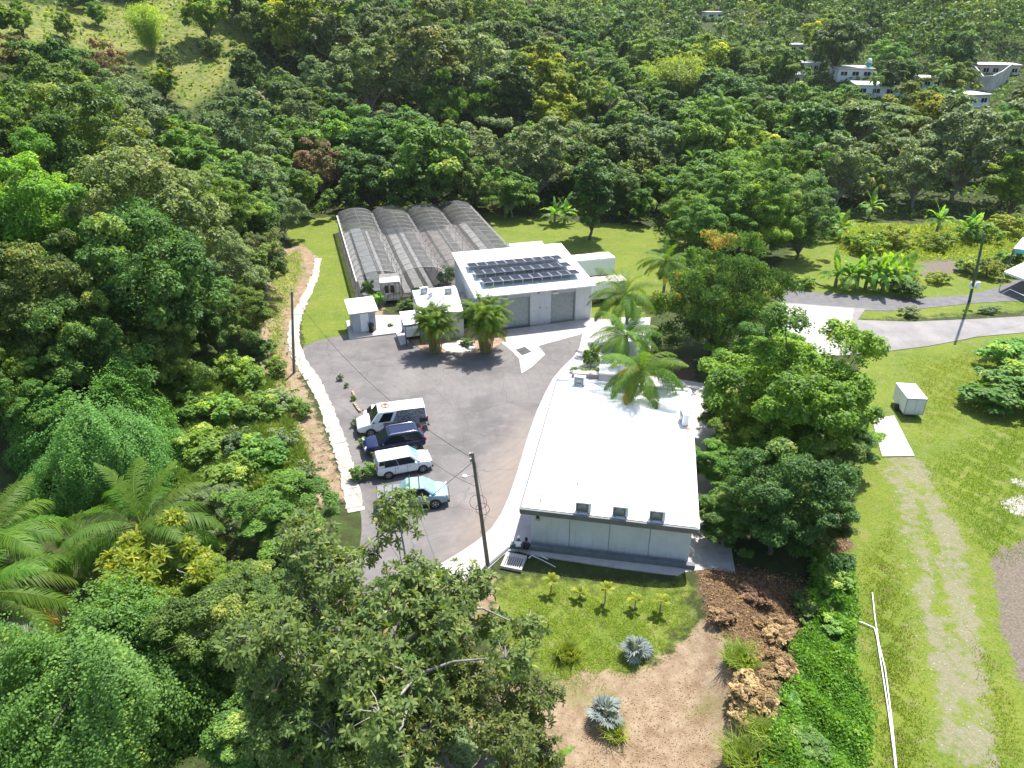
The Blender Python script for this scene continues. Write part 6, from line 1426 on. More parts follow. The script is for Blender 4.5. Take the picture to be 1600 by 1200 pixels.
# dead trunk
db = at_t(252, 600); dt = thing('dead_tree', 'bare dead pale trunk leaning out of the dark trees on the left', 'dead tree', db)
h_ = lambda px, py, z: tuple(at(px, py, db.z + z) - db)
MB().tube([(0, 0, -.6), h_(262, 580, .8), h_(276, 560, 2.2), h_(280, 535, 3.6), h_(277, 520, 4.4), h_(270, 514, 4.9)], [.22, .17, .14, .11, .08, .03], 7).build('trunk', M['bark_pale'], dt)
MB().tube([h_(276, 560, 2.2), h_(284, 568, 2.3), h_(290, 570, 2.5)], [.06, .04, .01], 5).build('branch', M['bark_pale'], dt)
MB().tube([h_(277, 520, 4.4), h_(268, 513, 4.7), h_(262, 510, 5.0)], [.05, .03, .01], 5).build('branch', M['bark_pale'], dt)
for k, (x, y, w_, kk, l) in enumerate(((300, 640, 80, 'bush', 'pale green bush right beside the vine dome'), (345, 640, 80, 'bush', 'pale bush in the upper middle of the grass slope'), (400, 640, 80, 'bush', 'wide pale green bush on the grass slope near the dry bank'), (440, 625, 60, 'bush_g', 'greyish bush at the top of the dry bank'),
        (310, 700, 90, 'bush', 'broad bush on the grass slope above the large coconut palm'), (410, 710, 90, 'bush', 'broad green bush low on the grass slope'), (360, 745, 90, 'bush', 'bush at the foot of the grass slope, right of the coconut palm'), (455, 760, 60, 'bush', 'bush beside the lower end of the walkway'), (280, 590, 80, 'bush', 'bush at the top of the grass slope below the dead trunk'))):
    put(kk, x, y, w_, l, .8, cat='shrub')
for a in ((440, 335, 90, 'n_grey', 'thin grey tree on the bank at the end of the walkway'), (425, 280, 100, 'n_bright2', 'bright tree above the far end of the walkway'), (462, 300, 90, 'bright2', 'leafy tree at the far left corner of the mown strip')): put(a[3], a[0], a[1], a[2], a[4])
# ------------------------------------------------------------------ hill and forest edge behind the greenhouses
for a in ((425, 40, 90, 'round', 'dark tree at the right end of the pasture near the top edge'), (475, 50, 130, 'yellow', 'yellowish tall tree on the hill ridge, left of the big olive crown'), (530, 65, 130, 'olive', 'olive tree with visible pale trunks on the hill above the earth scar'),
          (595, 50, 110, 'grey', 'grey-green tree on the hill ridge behind the olive ones'), (662, 95, 190, 'olive', 'very wide olive crown on the hill behind the greenhouses'), (575, 115, 110, 'grey2', 'grey tree left below the very wide olive crown'),
          (745, 105, 120, 'grey2', 'grey-green tree at the right end of the hill'), (690, 165, 90, 'vine', 'vine-draped column of a tree below the wide olive crown'), (755, 165, 70, 'vine', 'vine-draped tree at the right foot of the hill'),
          (468, 235, 130, 'bright', 'pale bright tree behind the left end of the greenhouses'), (535, 225, 120, 'bright2', 'bright green tree behind the bare-stemmed one'), (500, 262, 100, 'red', 'reddish bare-stemmed tree behind the left end of the greenhouses'),
          (600, 235, 150, 'bright', 'wide bright green tree in the row behind the greenhouses'), (680, 262, 150, 'bright2', 'bright layered tree behind the middle of the greenhouses'), (735, 245, 120, 'grey', 'grey-green tree behind the right end of the greenhouses'),
          (575, 280, 100, 'round', 'dark low tree right behind the leftmost tunnel'), (650, 284, 100, 'round2', 'dark tree right behind the middle tunnels'), (720, 286, 95, 'round', 'dark tree right behind the rightmost tunnel'),
          (450, 170, 90, 'round2', 'dark tree in the shaded gully left of the earth scar'), (500, 130, 90, 'grey', 'grey tree above the earth scar on the hill'), (785, 150, 80, 'grey2', 'slim grey-green tree where the hill meets the valley'),
          (848, 135, 135, 'yellow', 'large yellow-green tree in the valley above the warehouse'), (840, 250, 140, 'grey', 'grey-green tree behind the back lawn, left part'), (890, 235, 90, 'olive', 'olive tree behind the back lawn'),
          (800, 300, 90, 'bright', 'bright tree at the back lawn edge right of the greenhouses'), (960, 250, 130, 'round', 'dark dense tree behind the single lawn trees'),
          (925, 300, 90, 'tall', 'left dark tree of the pair standing on the back lawn'), (965, 295, 90, 'round', 'right dark tree of the pair standing on the back lawn'),
          (1000, 320, 60, 'bright2', 'small bright tree at the right end of the back lawn'), (1180, 288, 140, 'n_bright', 'bright airy tree above the dark mango tree'), (1258, 318, 110, 'n_dark', 'dark tall tree at the left edge of the banana field'),
          (1222, 270, 120, 'n_bright', 'leafy tree behind the dark tall tree by the banana field'), (1090, 335, 110, 'n_bright', 'pale leafy tree left of the airy bright tree'), (1130, 275, 110, 'bright', 'bright tree in the forest edge above the airy one'),
          (1180, 250, 100, 'yellow', 'yellow-green tree in the forest edge above the banana field'), (1345, 190, 190, 'umbrella', 'wide flat-topped olive tree below the far white houses'), (1425, 190, 110, 'yellow', 'yellow-green layered tree below the far white houses'),
          (1510, 232, 170, 'grey', 'wide grey-green tree with bare limbs at the right, above the field'), (1300, 225, 90, 'grey2', 'grey airy tree left of the flat-topped one'), (1590, 290, 100, 'yellow', 'yellow-green tree at the right edge behind the field'),
          (1310, 72, 90, 'round', 'big dark dome-shaped tree left above the far white houses'), (1285, 62, 70, 'yellow', 'yellowish tree just left of the big dark dome-shaped one'), (1230, 108, 70, 'bright2', 'leafy tree by the pale houses at left of the far group'),
          (1268, 158, 60, 'bright', 'bright leafy tree below the left pale houses'), (1395, 118, 50, 'round2', 'dark tree between the red-edged house and the palm'), (1320, 160, 60, 'bright2', 'leafy tree below the left end of the long far house'), (1490, 160, 50, 'bright', 'leafy tree between the narrow two-storey house and the long one'), (1420, 112, 44, 'round', 'dark tree behind the long flat-roofed far house'), (1470, 165, 70, 'bright', 'bright tree right below the long flat-roofed far house'),
          (1050, 200, 90, 'round2', 'dark tree in the shade among the valley palms'), (1195, 205, 110, 'bright2', 'bright leafy tree right of the drooping royal palm')):
    put(a[3], a[0], a[1], a[2], a[4])
put('bamboo', 1065, 115, 120, 'broad pale feathery bamboo clump in the middle of the valley', .7); put('bamboo', 1010, 122, 80, 'smaller feathery bamboo clump left of the broad one', .7)
for k, (x, y, z, L, lab) in enumerate(((908, 85, 12, 4.2, 'royal palm above the yellow-green valley tree'), (955, 140, 12, 4.6, 'tall royal palm with hanging fronds in the middle of the valley'), (1035, 172, 9, 4.2, 'royal palm in the shaded valley left of the drooping one'), (1126, 155, 11, 4.6, 'drooping royal palm with thick pale trunk in the valley'),
        (1082, 248, 6, 3.8, 'bright green royal palm low at the forest edge'), (1250, 178, 10, 4.4, 'dark drooping royal palm below the far pale houses'), (1572, 178, 9, 4.8, 'royal palm near the right edge below the cream house'), (958, 18, 12, 4.6, 'small distant palm near the top edge of the valley'),
        (1005, 115, 9, 3.8, 'royal palm at the left side of the feathery bamboo'), (920, 140, 10, 3.6, 'slim royal palm left of the tall one in the valley'), (1475, 112, 8, 4.2, 'palm beside the concrete ramp of the cream house'), (1370, 122, 7, 3.6, 'palm right of the red-edged far house'), (18, 190, 6, 2.6, 'palm with shaggy fronds at the left edge of the slope'))):
    palm('royal_palm', at_t(x, y, z), z, .2, L, lab, ROYAL_TIERS, ROYAL, 0, .10 if False else .099, 'royal palms standing in the forest', 20 + k)
# ------------------------------------------------------------------ trees right of the buildings
put('n_bright2', 1105, 358, 125, 'pale leafy tree at the lawn edge just left behind the huge mango tree', 1.1)
put('n_bright', 1195, 345, 120, 'bright tree at the lawn edge right behind the huge mango tree', 1.2)
put('n_dark', 1255, 350, 95, 'dark tree overhanging the left end of the field', 1.3)
put('n_mango', 1122, 470, 215, 'huge dense mango tree with rusty new leaves right of the warehouse')
put('n_bright2', 1165, 322, 150, 'bright feathery tree just behind the huge mango tree', 1.2)
put('n_bright', 1250, 610, 275, 'broad bright glossy tree crown right of the long white building', 1.05)
put('n_bright2', 1128, 730, 120, 'leafy tree against the middle of the right building edge', .9)
put('n_dark', 1130, 815, 110, 'dark leafy tree against the right building edge near its front corner', .9)
put('n_dark', 1270, 800, 150, 'dark leafy tree between the front corner trees and the gravel track', .9)
put('n_bright', 1312, 672, 110, 'outer right part of the glossy crowns, overhanging the concrete pad', .7)
put('n_dark', 1150, 640, 130, 'dark leafy tree pressed against the right wall of the long building', .9)
put('n_bright', 1190, 560, 150, 'leafy tree between the mango tree and the broad glossy crown', .8)
put('n_bright', 1185, 690, 150, 'glossy tree in the middle of the leafy group right of the long building', 1.)
put('n_dark', 1290, 725, 150, 'dark tree inside the leafy group, beside the dry leaf bank', .9)
put('n_bright', 1150, 800, 110, 'bright leafy tree against the front right corner of the long building', 1.)
put('n_dark', 1220, 785, 210, 'broad leafy tree at the front right corner of the long building', 1.05)
put('n_dark', 1300, 690, 150, 'lower right part of the leafy group, tree beside the gravel track', .8)
palm('coconut_palm', at_t(985, 462, 5.6), 5.6, .5, 4.3, 'farthest of three coconut palms beside the warehouse wall', seed=12, group='coconut palms between the buildings')
palm('coconut_palm', at_t(972, 528, 4.4), 4.4, .4, 3.7, 'middle of three coconut palms, leaning over the white hut', seed=14, group='coconut palms between the buildings')
palm('coconut_palm', at_t(1008, 578, 5.2), 5.2, .3, 4.1, 'nearest of three coconut palms, drooping onto the white building roof', seed=17, group='coconut palms between the buildings')
palm('coconut_palm', at_t(1042, 408, 4.4), 4.4, .3, 3.6, 'small coconut palm left of the huge mango tree', seed=19, group='coconut palms between the buildings')
areca(at(680, 549, .05), 6.2, 2.2, 'left of two feathery clumping palms in front of the annex', 2); areca(at(759, 550, .05), 6.5, 2.9, 'right of two feathery clumping palms, wider, before the warehouse', 5)
put('bush', 924, 558, 32, 'slim leafy shrub by the planter behind the long building', 1.8, cat='shrub')
pp = px_((894, 590), (896, 581), (944, 583), (942, 593)); plc = sum(pp, Vector()) / 4
plt_ = thing('planter_box', 'low walled planter of clipped grass behind the long white building', 'planter', plc)
MB().prism([(q.x - plc.x, q.y - plc.y) for q in pp], 0, .45).build('box', M['concrete_light'], plt_)
for k in range(5): put('bush', 898 + k * 10, 578 + k * .6, 15, ('leftmost', 'second from left', 'middle', 'second from right', 'rightmost')[k] + ' clipped shrub in the planter behind the long building', group='clipped shrubs in the planter', cat='shrub')
for (x, y, w_, k, s, l) in ((575, 452, 26, 'bush', 1.6, 'leafy bush left of the rusty box container'), (586, 470, 32, 'bush', 1.1, 'bushy green shrub in front of the leftmost tunnel'), (571, 478, 20, 'bush_d', 1., 'dark shrub behind the shed roof'), (648, 470, 30, 'bush_g', 1.2, 'twiggy shrub between rusty container and annex'),
        (632, 478, 22, 'bush_d', 1., 'dark low shrub right of the rusty container'), (698, 432, 36, 'bush', 1.2, 'spiky leafy shrub between annex and the tunnels'), (652, 455, 18, 'bush', 1., 'small shrub by the annex back corner'), (610, 508, 10, 'bush_g', 1., 'small grey plant on the pale yard pad'),
        (730, 535, 22, 'bush_d', .8, 'dark ornamental plant between the two feathery palms')):
    put(k, x, y, w_, l, s, cat='shrub')
# bananas and weeds on the right-hand field
for k, (x, y, H, l) in enumerate(((1305, 448, 1.8, 'banana plant at the left end of the row by the road'), (1322, 452, 2.0, 'second banana plant from the left in the row by the road'), (1337, 452, 2.0, 'third banana plant from the left in the row by the road'), (1352, 450, 1.6, 'short banana plant in the middle of the row by the road'),
        (1366, 454, 2.6, 'tallest banana plant in the row by the road'), (1378, 456, 2.4, 'banana plant right of the tallest in the row by the road'), (1392, 452, 2.2, 'second banana plant from the right in the row by the road'), (1412, 448, 1.9, 'banana plant at the right end of the row by the road'))):
    banana(at(x, y), H, l, 30 + k)
for k, (x, y, H, l) in enumerate(((1311, 374, 2.0, 'lone banana plant by the dark tree at the field edge'), (1357, 342, 2.2, 'bright banana plant against the dark forest edge'), (1462, 366, 2.4, 'banana plant in the weeds near the forest edge'), (1505, 378, 2.0, 'banana plant left of the green pole top'), (1520, 376, 2.2, 'banana plant among yellow weeds near the green pole top'),
        (684, 326, 2.2, 'banana plant behind the third shade-net tunnel'), (789, 340, 2.2, 'banana plant at the lawn edge behind the warehouse'), (866, 350, 1.8, 'small banana plant left of the pair of dark lawn trees'), (882, 350, 2.0, 'banana plant right under the pair of dark lawn trees'), (557, 338, 1.8, 'banana plant peeping over the leftmost tunnel end'))):
    banana(at(x, y), H, l, 50 + k, 'banana plants along the forest edge')
for (x, y, w_, k, l) in ((1420, 452, 52, 'bush_d', 'dark bush overhanging the asphalt road by the bananas'), (1466, 434, 34, 'bush_y', 'yellow-green bush right of the banana row'), (1546, 420, 54, 'bush_y', 'large yellow-green bush behind the green pole'), (1512, 415, 44, 'bush', 'green bush left of the green pole'), (1575, 405, 50, 'bush', 'green bush near the teal-edged canopy'),
        (1260, 441, 36, 'bush', 'low bush by the left end of the asphalt road'), (1424, 487, 32, 'bush_g', 'round greyish bush on the grass island between road and driveway'), (1354, 380, 60, 'bush_y', 'weedy yellow bush left in the field'), (1400, 372, 60, 'bush_y', 'weedy yellow bush in the middle of the field'), (1465, 378, 50, 'bush_y', 'weedy yellow bush right in the field'),
        (1530, 362, 60, 'bush_y', 'yellow bush at the field edge by the forest'), (1575, 352, 60, 'bush_y', 'yellow bush at the far right field edge'), (1300, 345, 50, 'bush', 'low green bush at the forest edge left of the field'), (1420, 430, 34, 'bush_y', 'bush at the right end of the banana row')):
    put(k, x, y, w_, l, .75, cat='shrub')
hp = [at(1530, 487), at(1556, 483)]
tag(blades_o := link('shrub', PRO['bush_g']['crown'], None, at(1544, 488), (0, 0, .2), (1.5, .6, .5)), 'low greyish clipped strip of shrub on the grass island', 'shrub')
for k, (x, y, w_, kk, l) in enumerate(((1300, 905, 70, 'bush', 'leafy bush at the upper end of the creeping bank'), (1265, 950, 60, 'bush_d', 'dark bush where the creepers meet the dry leaves'), (1310, 980, 60, 'bush', 'bush on the creeping bank beside the white pipe ends'), (1235, 1095, 50, 'bush', 'bush between the dry fern heaps and the creepers'), (1262, 1165, 80, 'bush', 'broad bush low on the creeping bank'),
        (1180, 930, 60, 'bush_dry', 'dry brown brush at the foot of the leafy trees'), (1130, 960, 50, 'bush_dry', 'dry brush at the edge of the bare clearing'), (1215, 985, 70, 'bush_dry', 'dry fern patch in the dead leaves above the heaps'))):
    put(kk, x, y, w_, l, .5, cat='shrub')
# brush heap with its shade at the right edge
for (x, y, w_, l) in ((1560, 615, 130, 'left mound of the tall brush at the right edge'), (1625, 610, 150, 'right mound of the tall brush at the right edge'), (1590, 555, 110, 'brush mound above the others at the right edge, below driveway')):
    put('bush', x, y, w_, l, .55, cat='shrub')
# saplings along the lot edge
for k, (x, y, w_, kk, l) in enumerate(((532, 590, 12, 'bush_g', 'tiny sapling at the upper left edge of the lot'), (541, 602, 9, 'bush', 'thin sapling by the lot edge above the timber stops'), (552, 622, 10, 'bush', 'small sapling left of the timber stops'), (557, 660, 17, 'bush_g', 'spiky young plant left of the van nose'), (566, 692, 17, 'bush', 'young plant before the nose of the van'),
        (586, 712, 17, 'bush', 'young plant before the nose of the blue SUV'), (575, 736, 28, 'bush', 'leafy shrub behind the boxy white crossover'), (556, 742, 26, 'bush', 'leafy shrub left of the boxy white crossover'))):
    put(kk, x, y, w_, l, 1.3, cat='shrub')
# ------------------------------------------------------------------ front lawn
for k, (x, y, h, l) in enumerate(((861, 925, .85, 'leftmost young palm of the row on the front lawn'), (906, 935, .55, 'smallest young palm of the row, second from left'), (945, 942, .95, 'young palm in the middle of the row on the front lawn'), (992, 950, .75, 'second young palm from the right on the front lawn'), (1031, 958, .9, 'rightmost young palm of the row on the front lawn'))):
    young_palm(at(x, y), h * (1, .7, 1.1, .8, .95)[k], l, k)
fan_palm(at(993, 1022), .92, 'silver-blue fan palm in the middle of the front lawn', 3); fan_palm(at(943, 1122), 1.0, 'silver-blue fan palm at the edge of the dry clearing, nearest the viewer', 7, 12)
def tussock(px, py, R, h, n, label, mat='tall_grass', seed=1, name='grass_tussock'):
    rng = np.random.default_rng(seed); o = at_t(px, py); a = rng.uniform(0, 6.28, n); r = R * np.sqrt(rng.uniform(0, 1, n)) * .6
    P = np.stack([r * np.cos(a), r * np.sin(a), np.zeros(n)], 1); b = blades('grass_tussock', P, h * rng.uniform(.5, 1.1, n), rng.uniform(.03, .06, n), .95, np.clip(.45 + rng.normal(0, .2, n), 0, 1), M[mat], seed)
    return tag(link(name, b, None, o), label, 'grass', 'grass tussocks')
tussock(885, 1025, .9, 1.0, 420, 'arching pale grass tussock on the left of the front lawn', 'grass_blade', 1); tussock(1152, 1035, 1.2, 1.1, 700, 'tall green tussock on the leafy bank near the front lawn', seed=2); tussock(1160, 1190, 1.5, 1.2, 900, 'large green tussock at the bottom edge of the leafy bank', seed=3)
tussock(960, 1150, .8, .8, 260, 'thin grass tussock below the nearer silver fan palm', seed=4); tussock(1190, 1150, 1.0, 1.0, 420, 'tussock right of the largest one on the bank', seed=5)
for (x, y, w_, l) in ((1180, 1085, 90, 'dry brown fern heap in the middle of the leafy bank'), (1215, 1040, 70, 'dry brown fern heap beside the green ground cover'), (1165, 1120, 60, 'dry brown fern heap above the largest tussock')):
    put('bush_dry', x, y, w_, l, .55, cat='shrub')
# ------------------------------------------------------------------ what nobody could count
def cover(name, label, poly, n, seed, hmax, L, W, mat, flatN=1.0, tint=.45):
    P, rng = scatter(poly, n, seed); pw = [(p.x, p.y) for p in (at_t(*q) for q in poly)]
    P = P[rng.uniform(size=n) < np.clip(pdist(P[:, 0], P[:, 1], pw) / (1.5 * (.5 + vnoise(P[:, 0], P[:, 1], 2.1, 1) ** 2)), 0, 1)]; n = len(P)
    v = vnoise(P[:, 0], P[:, 1], 1.3, seed); P[:, 2] += np.clip(.5 + .55 * v, .03, 1) * hmax * rng.uniform(.3, 1., n) ** .6
    N = unit(np.array([0, 0, flatN]) + .55 * rng.normal(size=(n, 3))); A = rng.normal(size=(n, 3)); s = rng.uniform(.7, 1.3, n)
    return tag(link(name, leaf_mesh(name, P, N, A, L * s, W * s, np.clip(tint + .18 * v + rng.normal(0, .16, n), 0, 1), M[mat])), label, None, None, 'stuff')
cover('creepers', 'bright creepers matted over the slope left of the walkway', [(225, 600), (330, 565), (420, 590), (468, 680), (490, 760), (430, 790), (330, 810), (260, 760)], 22000, 12, 1.0, .22, .13, 'leaf_fresh', .7, .5)
cover('ground_cover', 'bright creeping leaves on the bank beside the white pipes', [(1265, 850), (1335, 880), (1345, 955), (1340, 1040), (1368, 1110), (1360, 1310), (1190, 1310), (1180, 1180), (1215, 1110), (1210, 1040), (1250, 980)], 46000, 3, 1.0, .17, .12, 'ground_cover', .7)
cover('leaf_litter', 'dry brown leaves scattered on the bank', [(1085, 890), (1160, 880), (1265, 900), (1290, 960), (1235, 1060), (1215, 1140), (1150, 1160), (1125, 1100), (1160, 1040), (1100, 985)], 9000, 4, .08, .13, .08, 'dry_leaf', 1.4, .3)
cover('leaf_litter', 'dry leaves scattered over the bare clearing', [(930, 1090), (1090, 1040), (1130, 1130), (1130, 1290), (900, 1290), (880, 1200)], 1500, 6, .03, .09, .05, 'dry_leaf', 2.5, .7)
cover('leaf_litter', 'dry leaves under the leafy trees', [(1260, 740), (1335, 720), (1330, 880), (1260, 900)], 5000, 7, .08, .13, .08, 'dry_leaf', 1.4)
def lawn_blades(label, poly, n, seed, h, dry):
    P, rng = scatter(poly, n, seed); v = vnoise(P[:, 0], P[:, 1], 1.7, seed) + .5 * vnoise(P[:, 0], P[:, 1], 6, seed + 1); k = (v > -.35) & (rng.uniform(size=n) < np.clip(pdist(P[:, 0], P[:, 1], [(p.x, p.y) for p in (at_t(*q) for q in poly)]) / 2.2, 0, 1))
    P = P[k]; v = v[k]; n = len(P); tag(link('lawn_grass', blades('lawn_grass', P, h * np.clip(.8 + .3 * v, .4, 1.3) * rng.uniform(.5, 1.1, n), rng.uniform(.02, .05, n), .8, np.clip(dry + .12 * v + rng.normal(0, .15, n), 0, 1), M['grass_blade'], seed)), label, None, None, 'stuff')
lawn_blades('short grass of the front lawn', [(775, 912), (830, 895), (1085, 905), (1095, 990), (1010, 1060), (925, 1095), (840, 1070), (770, 980)], 40000, 1, .09, .5)
lawn_blades('rough grass beside the gravel track', [(1430, 720), (1640, 600), (1640, 860), (1560, 900), (1500, 850)], 40000, 2, .14, .42)
lawn_blades('rough grass left of the gravel track', [(1335, 880), (1395, 800), (1440, 1000), (1480, 1290), (1345, 1290)], 45000, 3, .12, .52)
lawn_blades('rough grass at the lower right corner', [(1500, 960), (1580, 1050), (1640, 1290), (1500, 1290), (1540, 1150)], 14000, 4, .12, .5)
lawn_blades('rough grass around the cargo trailer', [(1400, 560), (1640, 525), (1640, 600), (1440, 710)], 26000, 5, .16, .42)
cover('weeds', 'knee-high weeds over the field behind the bananas', [(1290, 350), (1440, 352), (1640, 340), (1640, 400), (1450, 410), (1310, 400)], 16000, 8, .8, .34, .12, 'leaf_yellow', .5, .5)
cover('weeds', 'rough weeds on the dry bank left of the walkway', [(430, 400), (470, 385), (480, 420), (450, 490), (445, 560), (470, 650), (500, 720), (470, 700), (420, 600), (415, 480)], 9000, 9, .5, .28, .07, 'tall_grass', .4, .6)
# pebbles on the gravel track and rubble
def stones(label, poly, n, seed, r):
    P, rng = scatter(poly, n, seed); V = []; F = []
    for i in range(n):
        s = r * rng.uniform(.4, 1.4); b = len(V); a0 = rng.uniform(0, 6)
        for k in range(4): a = a0 + k * 1.57; V.append((P[i, 0] + s * math.cos(a) * rng.uniform(.7, 1.3), P[i, 1] + s * math.sin(a), P[i, 2] - .02))
        V.append((P[i, 0], P[i, 1], P[i, 2] + s * .7)); F += [(b, b + 1, b + 4), (b + 1, b + 2, b + 4), (b + 2, b + 3, b + 4), (b + 3, b, b + 4)]
    tag(link('rubble', npmesh('rubble', np.array(V), [np.array(F)], M['stone'])), label, None, None, 'stuff')
M['stone'] = pm('stone', (.26, .24, .22), (.46, .43, .40), 3, .85)
stones('pale stones on the gravel track', [(1385, 720), (1430, 715), (1530, 950), (1545, 1180), (1470, 1180), (1410, 900)], 500, 1, .03); stones('white rubble heap at the right edge', [(1562, 784), (1590, 774), (1640, 778), (1640, 808), (1580, 804)], 260, 2, .12); stones('white rubble heap at the right edge', [(1575, 750), (1640, 742), (1640, 760), (1590, 760)], 160, 3, .10)
stones('pale litter dots on the lot', [(520, 560), (800, 560), (760, 820), (650, 880), (600, 700)], 60, 4, .03)
# ------------------------------------------------------------------ the forest between and beyond
CLEAR = [at(*p) for p in ((476, 545), (440, 500), (452, 345), (530, 332), (760, 327), (862, 341), (1010, 349), (1036, 420), (1210, 400), (1285, 336), (1440, 346), (1700, 330), (1800, 1250), (600, 1250), (470, 1010), (556, 800), (540, 720), (500, 620))]
CLEAR = [(p.x, p.y) for p in CLEAR]
VX = np.array([(p[0], p[1], p[2]) for p in PLACED])
def visible(x, y, top):
    """part of a crown topping out at height top is seen from the camera"""
    t = np.linspace(.12, .97, 60)[:, None]; X = x[None] * t; Y = y[None] * t; Z = CAM_H + (top - CAM_H)[None] * t
    cov = np.where(inpoly(X, Y, CLEAR), 0, 5.5); return np.all(Z > hgt(X, Y) + cov * (hgt(X, Y) > 1), 0)
KINDS = ['round', 'round2', 'bright', 'bright2', 'grey', 'grey2', 'yellow', 'tall', 'olive', 'vine', 'umbrella', 'red']
KP = np.array([.17, .15, .18, .16, .08, .08, .05, .06, .02, .05, .01, .005]); KP /= KP.sum()
rs = np.random.default_rng(77)
cand = []
for sp, y0, y1 in ((6.0, 38, 130), (7.0, 130, 190), (8.2, 190, 270)):
    ys = np.arange(y0, y1, sp)
    for y in ys:
        for x in np.arange(-y * .78 - 8, y * .78 + 8, sp): cand.append((x + rs.uniform(-.42, .42) * sp, y + rs.uniform(-.42, .42) * sp, sp))
cand = np.array(cand)
HN = hgt(cand[:, 0], cand[:, 1]); ok = ~inpoly(cand[:, 0], cand[:, 1], CLEAR) & ((cand[:, 0] ** 2 + cand[:, 1] ** 2) > 45 ** 2)
ok &= ~(inpoly(cand[:, 0], cand[:, 1], PASTURE) & (rs.uniform(size=len(cand)) < .93))
ok &= pdist(cand[:, 0], cand[:, 1], CLEAR) > 2.5
ok &= pdist(cand[:, 0], cand[:, 1], [(-48, 168), (-36, 164), (-22, 160), (-8, 152)], False) > 9
ok &= visible(cand[:, 0], cand[:, 1], HN + 9.5)
cand = cand[ok]; near_first = np.argsort(np.hypot(cand[:, 0], cand[:, 1])); cand = cand[near_first]
DOME = at_t(150, 690, 2.5); nt = 0; TAKEN = [tuple(v) for v in VX]; SMALLER = []
def house_hidden(px, py, dd, rpx):
    for (x0, y0, x1, y1, hd, p) in HOUSE_BOX:
        if dd < hd + 4 and px + rpx * .6 > x0 and px - rpx * .6 < x1 and py - rpx * .9 < y1 - (y1 - y0) * .40 and py + rpx > y0: return True
        if 0 <= dd - hd < 9 and px + rpx * .3 > x0 and px - rpx * .3 < x1: return True
    return False
far_pts = []
for (x, y, sp) in cand:
    k = KINDS[rs.choice(len(KINDS), p=KP)]; p = PRO[k]; z = hz(x, y); s = rs.choice([.62, .85, 1.1, 1.45], p=[.2, .35, .3, .15]) * rs.uniform(.9, 1.1) * (sp / 8.2) ** .3 * (1.2 if x < -30 and y < 130 else 1); R = p['R'] * s
    cx, cy, dd = proj((x, y, z + p['Hc'] * s)); rpx = R * FPX / dd
    if cx < -rpx or cx > 1600 + rpx or cy < -rpx * 1.2: continue
    T_ = np.array(TAKEN)
    if np.any(np.hypot(T_[:, 0] - x, T_[:, 1] - y) < .62 * (T_[:, 2] + R) * .9): continue
    if house_hidden(cx, cy, dd, rpx * .9): continue
    if math.hypot(x - DOME.x, y - DOME.y) < 11 and y < DOME.y + 3: continue
    if not inpoly(np.array([x]), np.array([y]), PASTURE)[0] and inpoly(np.array([cx, cx, cx]), np.array([cy - rpx * .95, cy - rpx * .5, cy]), MEADOW).any(): continue
    if nt >= 225: far_pts.append((x, y, z)); TAKEN.append((x, y, R)); continue
    t = plant(k, Vector((x, y, z)), s, RT.uniform(0, 6.28)); TAKEN.append((x, y, R)); nt += 1
    SCAT.append((t, k, cx, cy))
def where(cx, cy):
    if cx < 430: return 'on the upper left hillside' if cy < 170 else 'left of the greenhouses' if cy < 420 else 'left of the walkway'
    if cx < 800: return 'on the hill behind greenhouses' if cy < 205 else 'in the row behind the greenhouses'
    if cx < 1060: return 'in the valley above the warehouse' if cy < 200 else 'behind the back lawn'
    if cx < 1300: return 'left of the far houses' if cy < 200 else 'behind the mango tree'
    return 'on the far right hillside' if cy < 130 else 'below the far houses'
sets = {}
for (t, k, cx, cy) in SCAT: sets.setdefault((PRO[k]['look'], where(cx, cy)), []).append((cx, cy, t))
ORD = ['second', 'third', 'fourth', 'fifth', 'sixth', 'seventh']
for (look, wh_), l in sets.items():
    l.sort(key=lambda q: q[1]); half = [('', l)] if len(l) <= 8 else [('farther ', l[:len(l) // 2]), ('nearer ', l[len(l) // 2:])]
    for row, l in half:
      l.sort(key=lambda q: q[0]); n = len(l)
      for i, (cx, cy, t) in enumerate(l):
        if n == 1: t['label'] = '%s tree %s' % (look, wh_)
        elif n <= 14:
            o = 'leftmost' if i == 0 else 'rightmost' if i == n - 1 else ORD[i - 1] + ' from left' if i < (n + 1) / 2 else ORD[n - 2 - i] + ' from right'
            t['label'] = '%s of %s%s trees %s' % (o, row, look, wh_)
        else:
            t['label'] = '%s tree, one of many %s' % (look, wh_)
        t['group'] = '%s trees %s' % (look, wh_)
# beyond: one mass of crowns
ys = np.arange(150, 1150, 1.)
fp = list(far_pts); y = 262.
while y < 1150:
    sp = 11 if y < 430 else 14 if y < 650 else 18
    for x in np.arange(-y * .78 - 20, y * .78 + 20, sp):
        fp.append((x + rs.uniform(-.45, .45) * sp, y + rs.uniform(-.45, .45) * sp, 0))
    y += sp
fp = np.array(fp); Z = hgt(fp[:, 0], fp[:, 1]); v = visible(fp[:, 0], fp[:, 1], Z + 10.)
v &= ~(inpoly(fp[:, 0], fp[:, 1], PASTURE) & (rs.uniform(size=len(fp)) < .9))
pxs = np.array([proj((a, b, c + 5)) for (a, b, _), c in zip(fp, Z)]); v &= (pxs[:, 1] > -60) & (pxs[:, 0] > -40) & (pxs[:, 0] < 1640)
v &= np.array([not house_hidden(q[0], q[1], q[2], 5 * FPX / q[2] * .8) for q in pxs])
v &= ~((Z < 1.0) & (fp[:, 1] < 100))
fp = fp[v]; Z = Z[v]; dist = np.hypot(fp[:, 0], fp[:, 1])
print('FOREST', len(fp), np.histogram(dist, [0, 250, 320, 440, 650, 1200])[0])
C = []; Nn = []; A_ = []; T = []; Ls = []
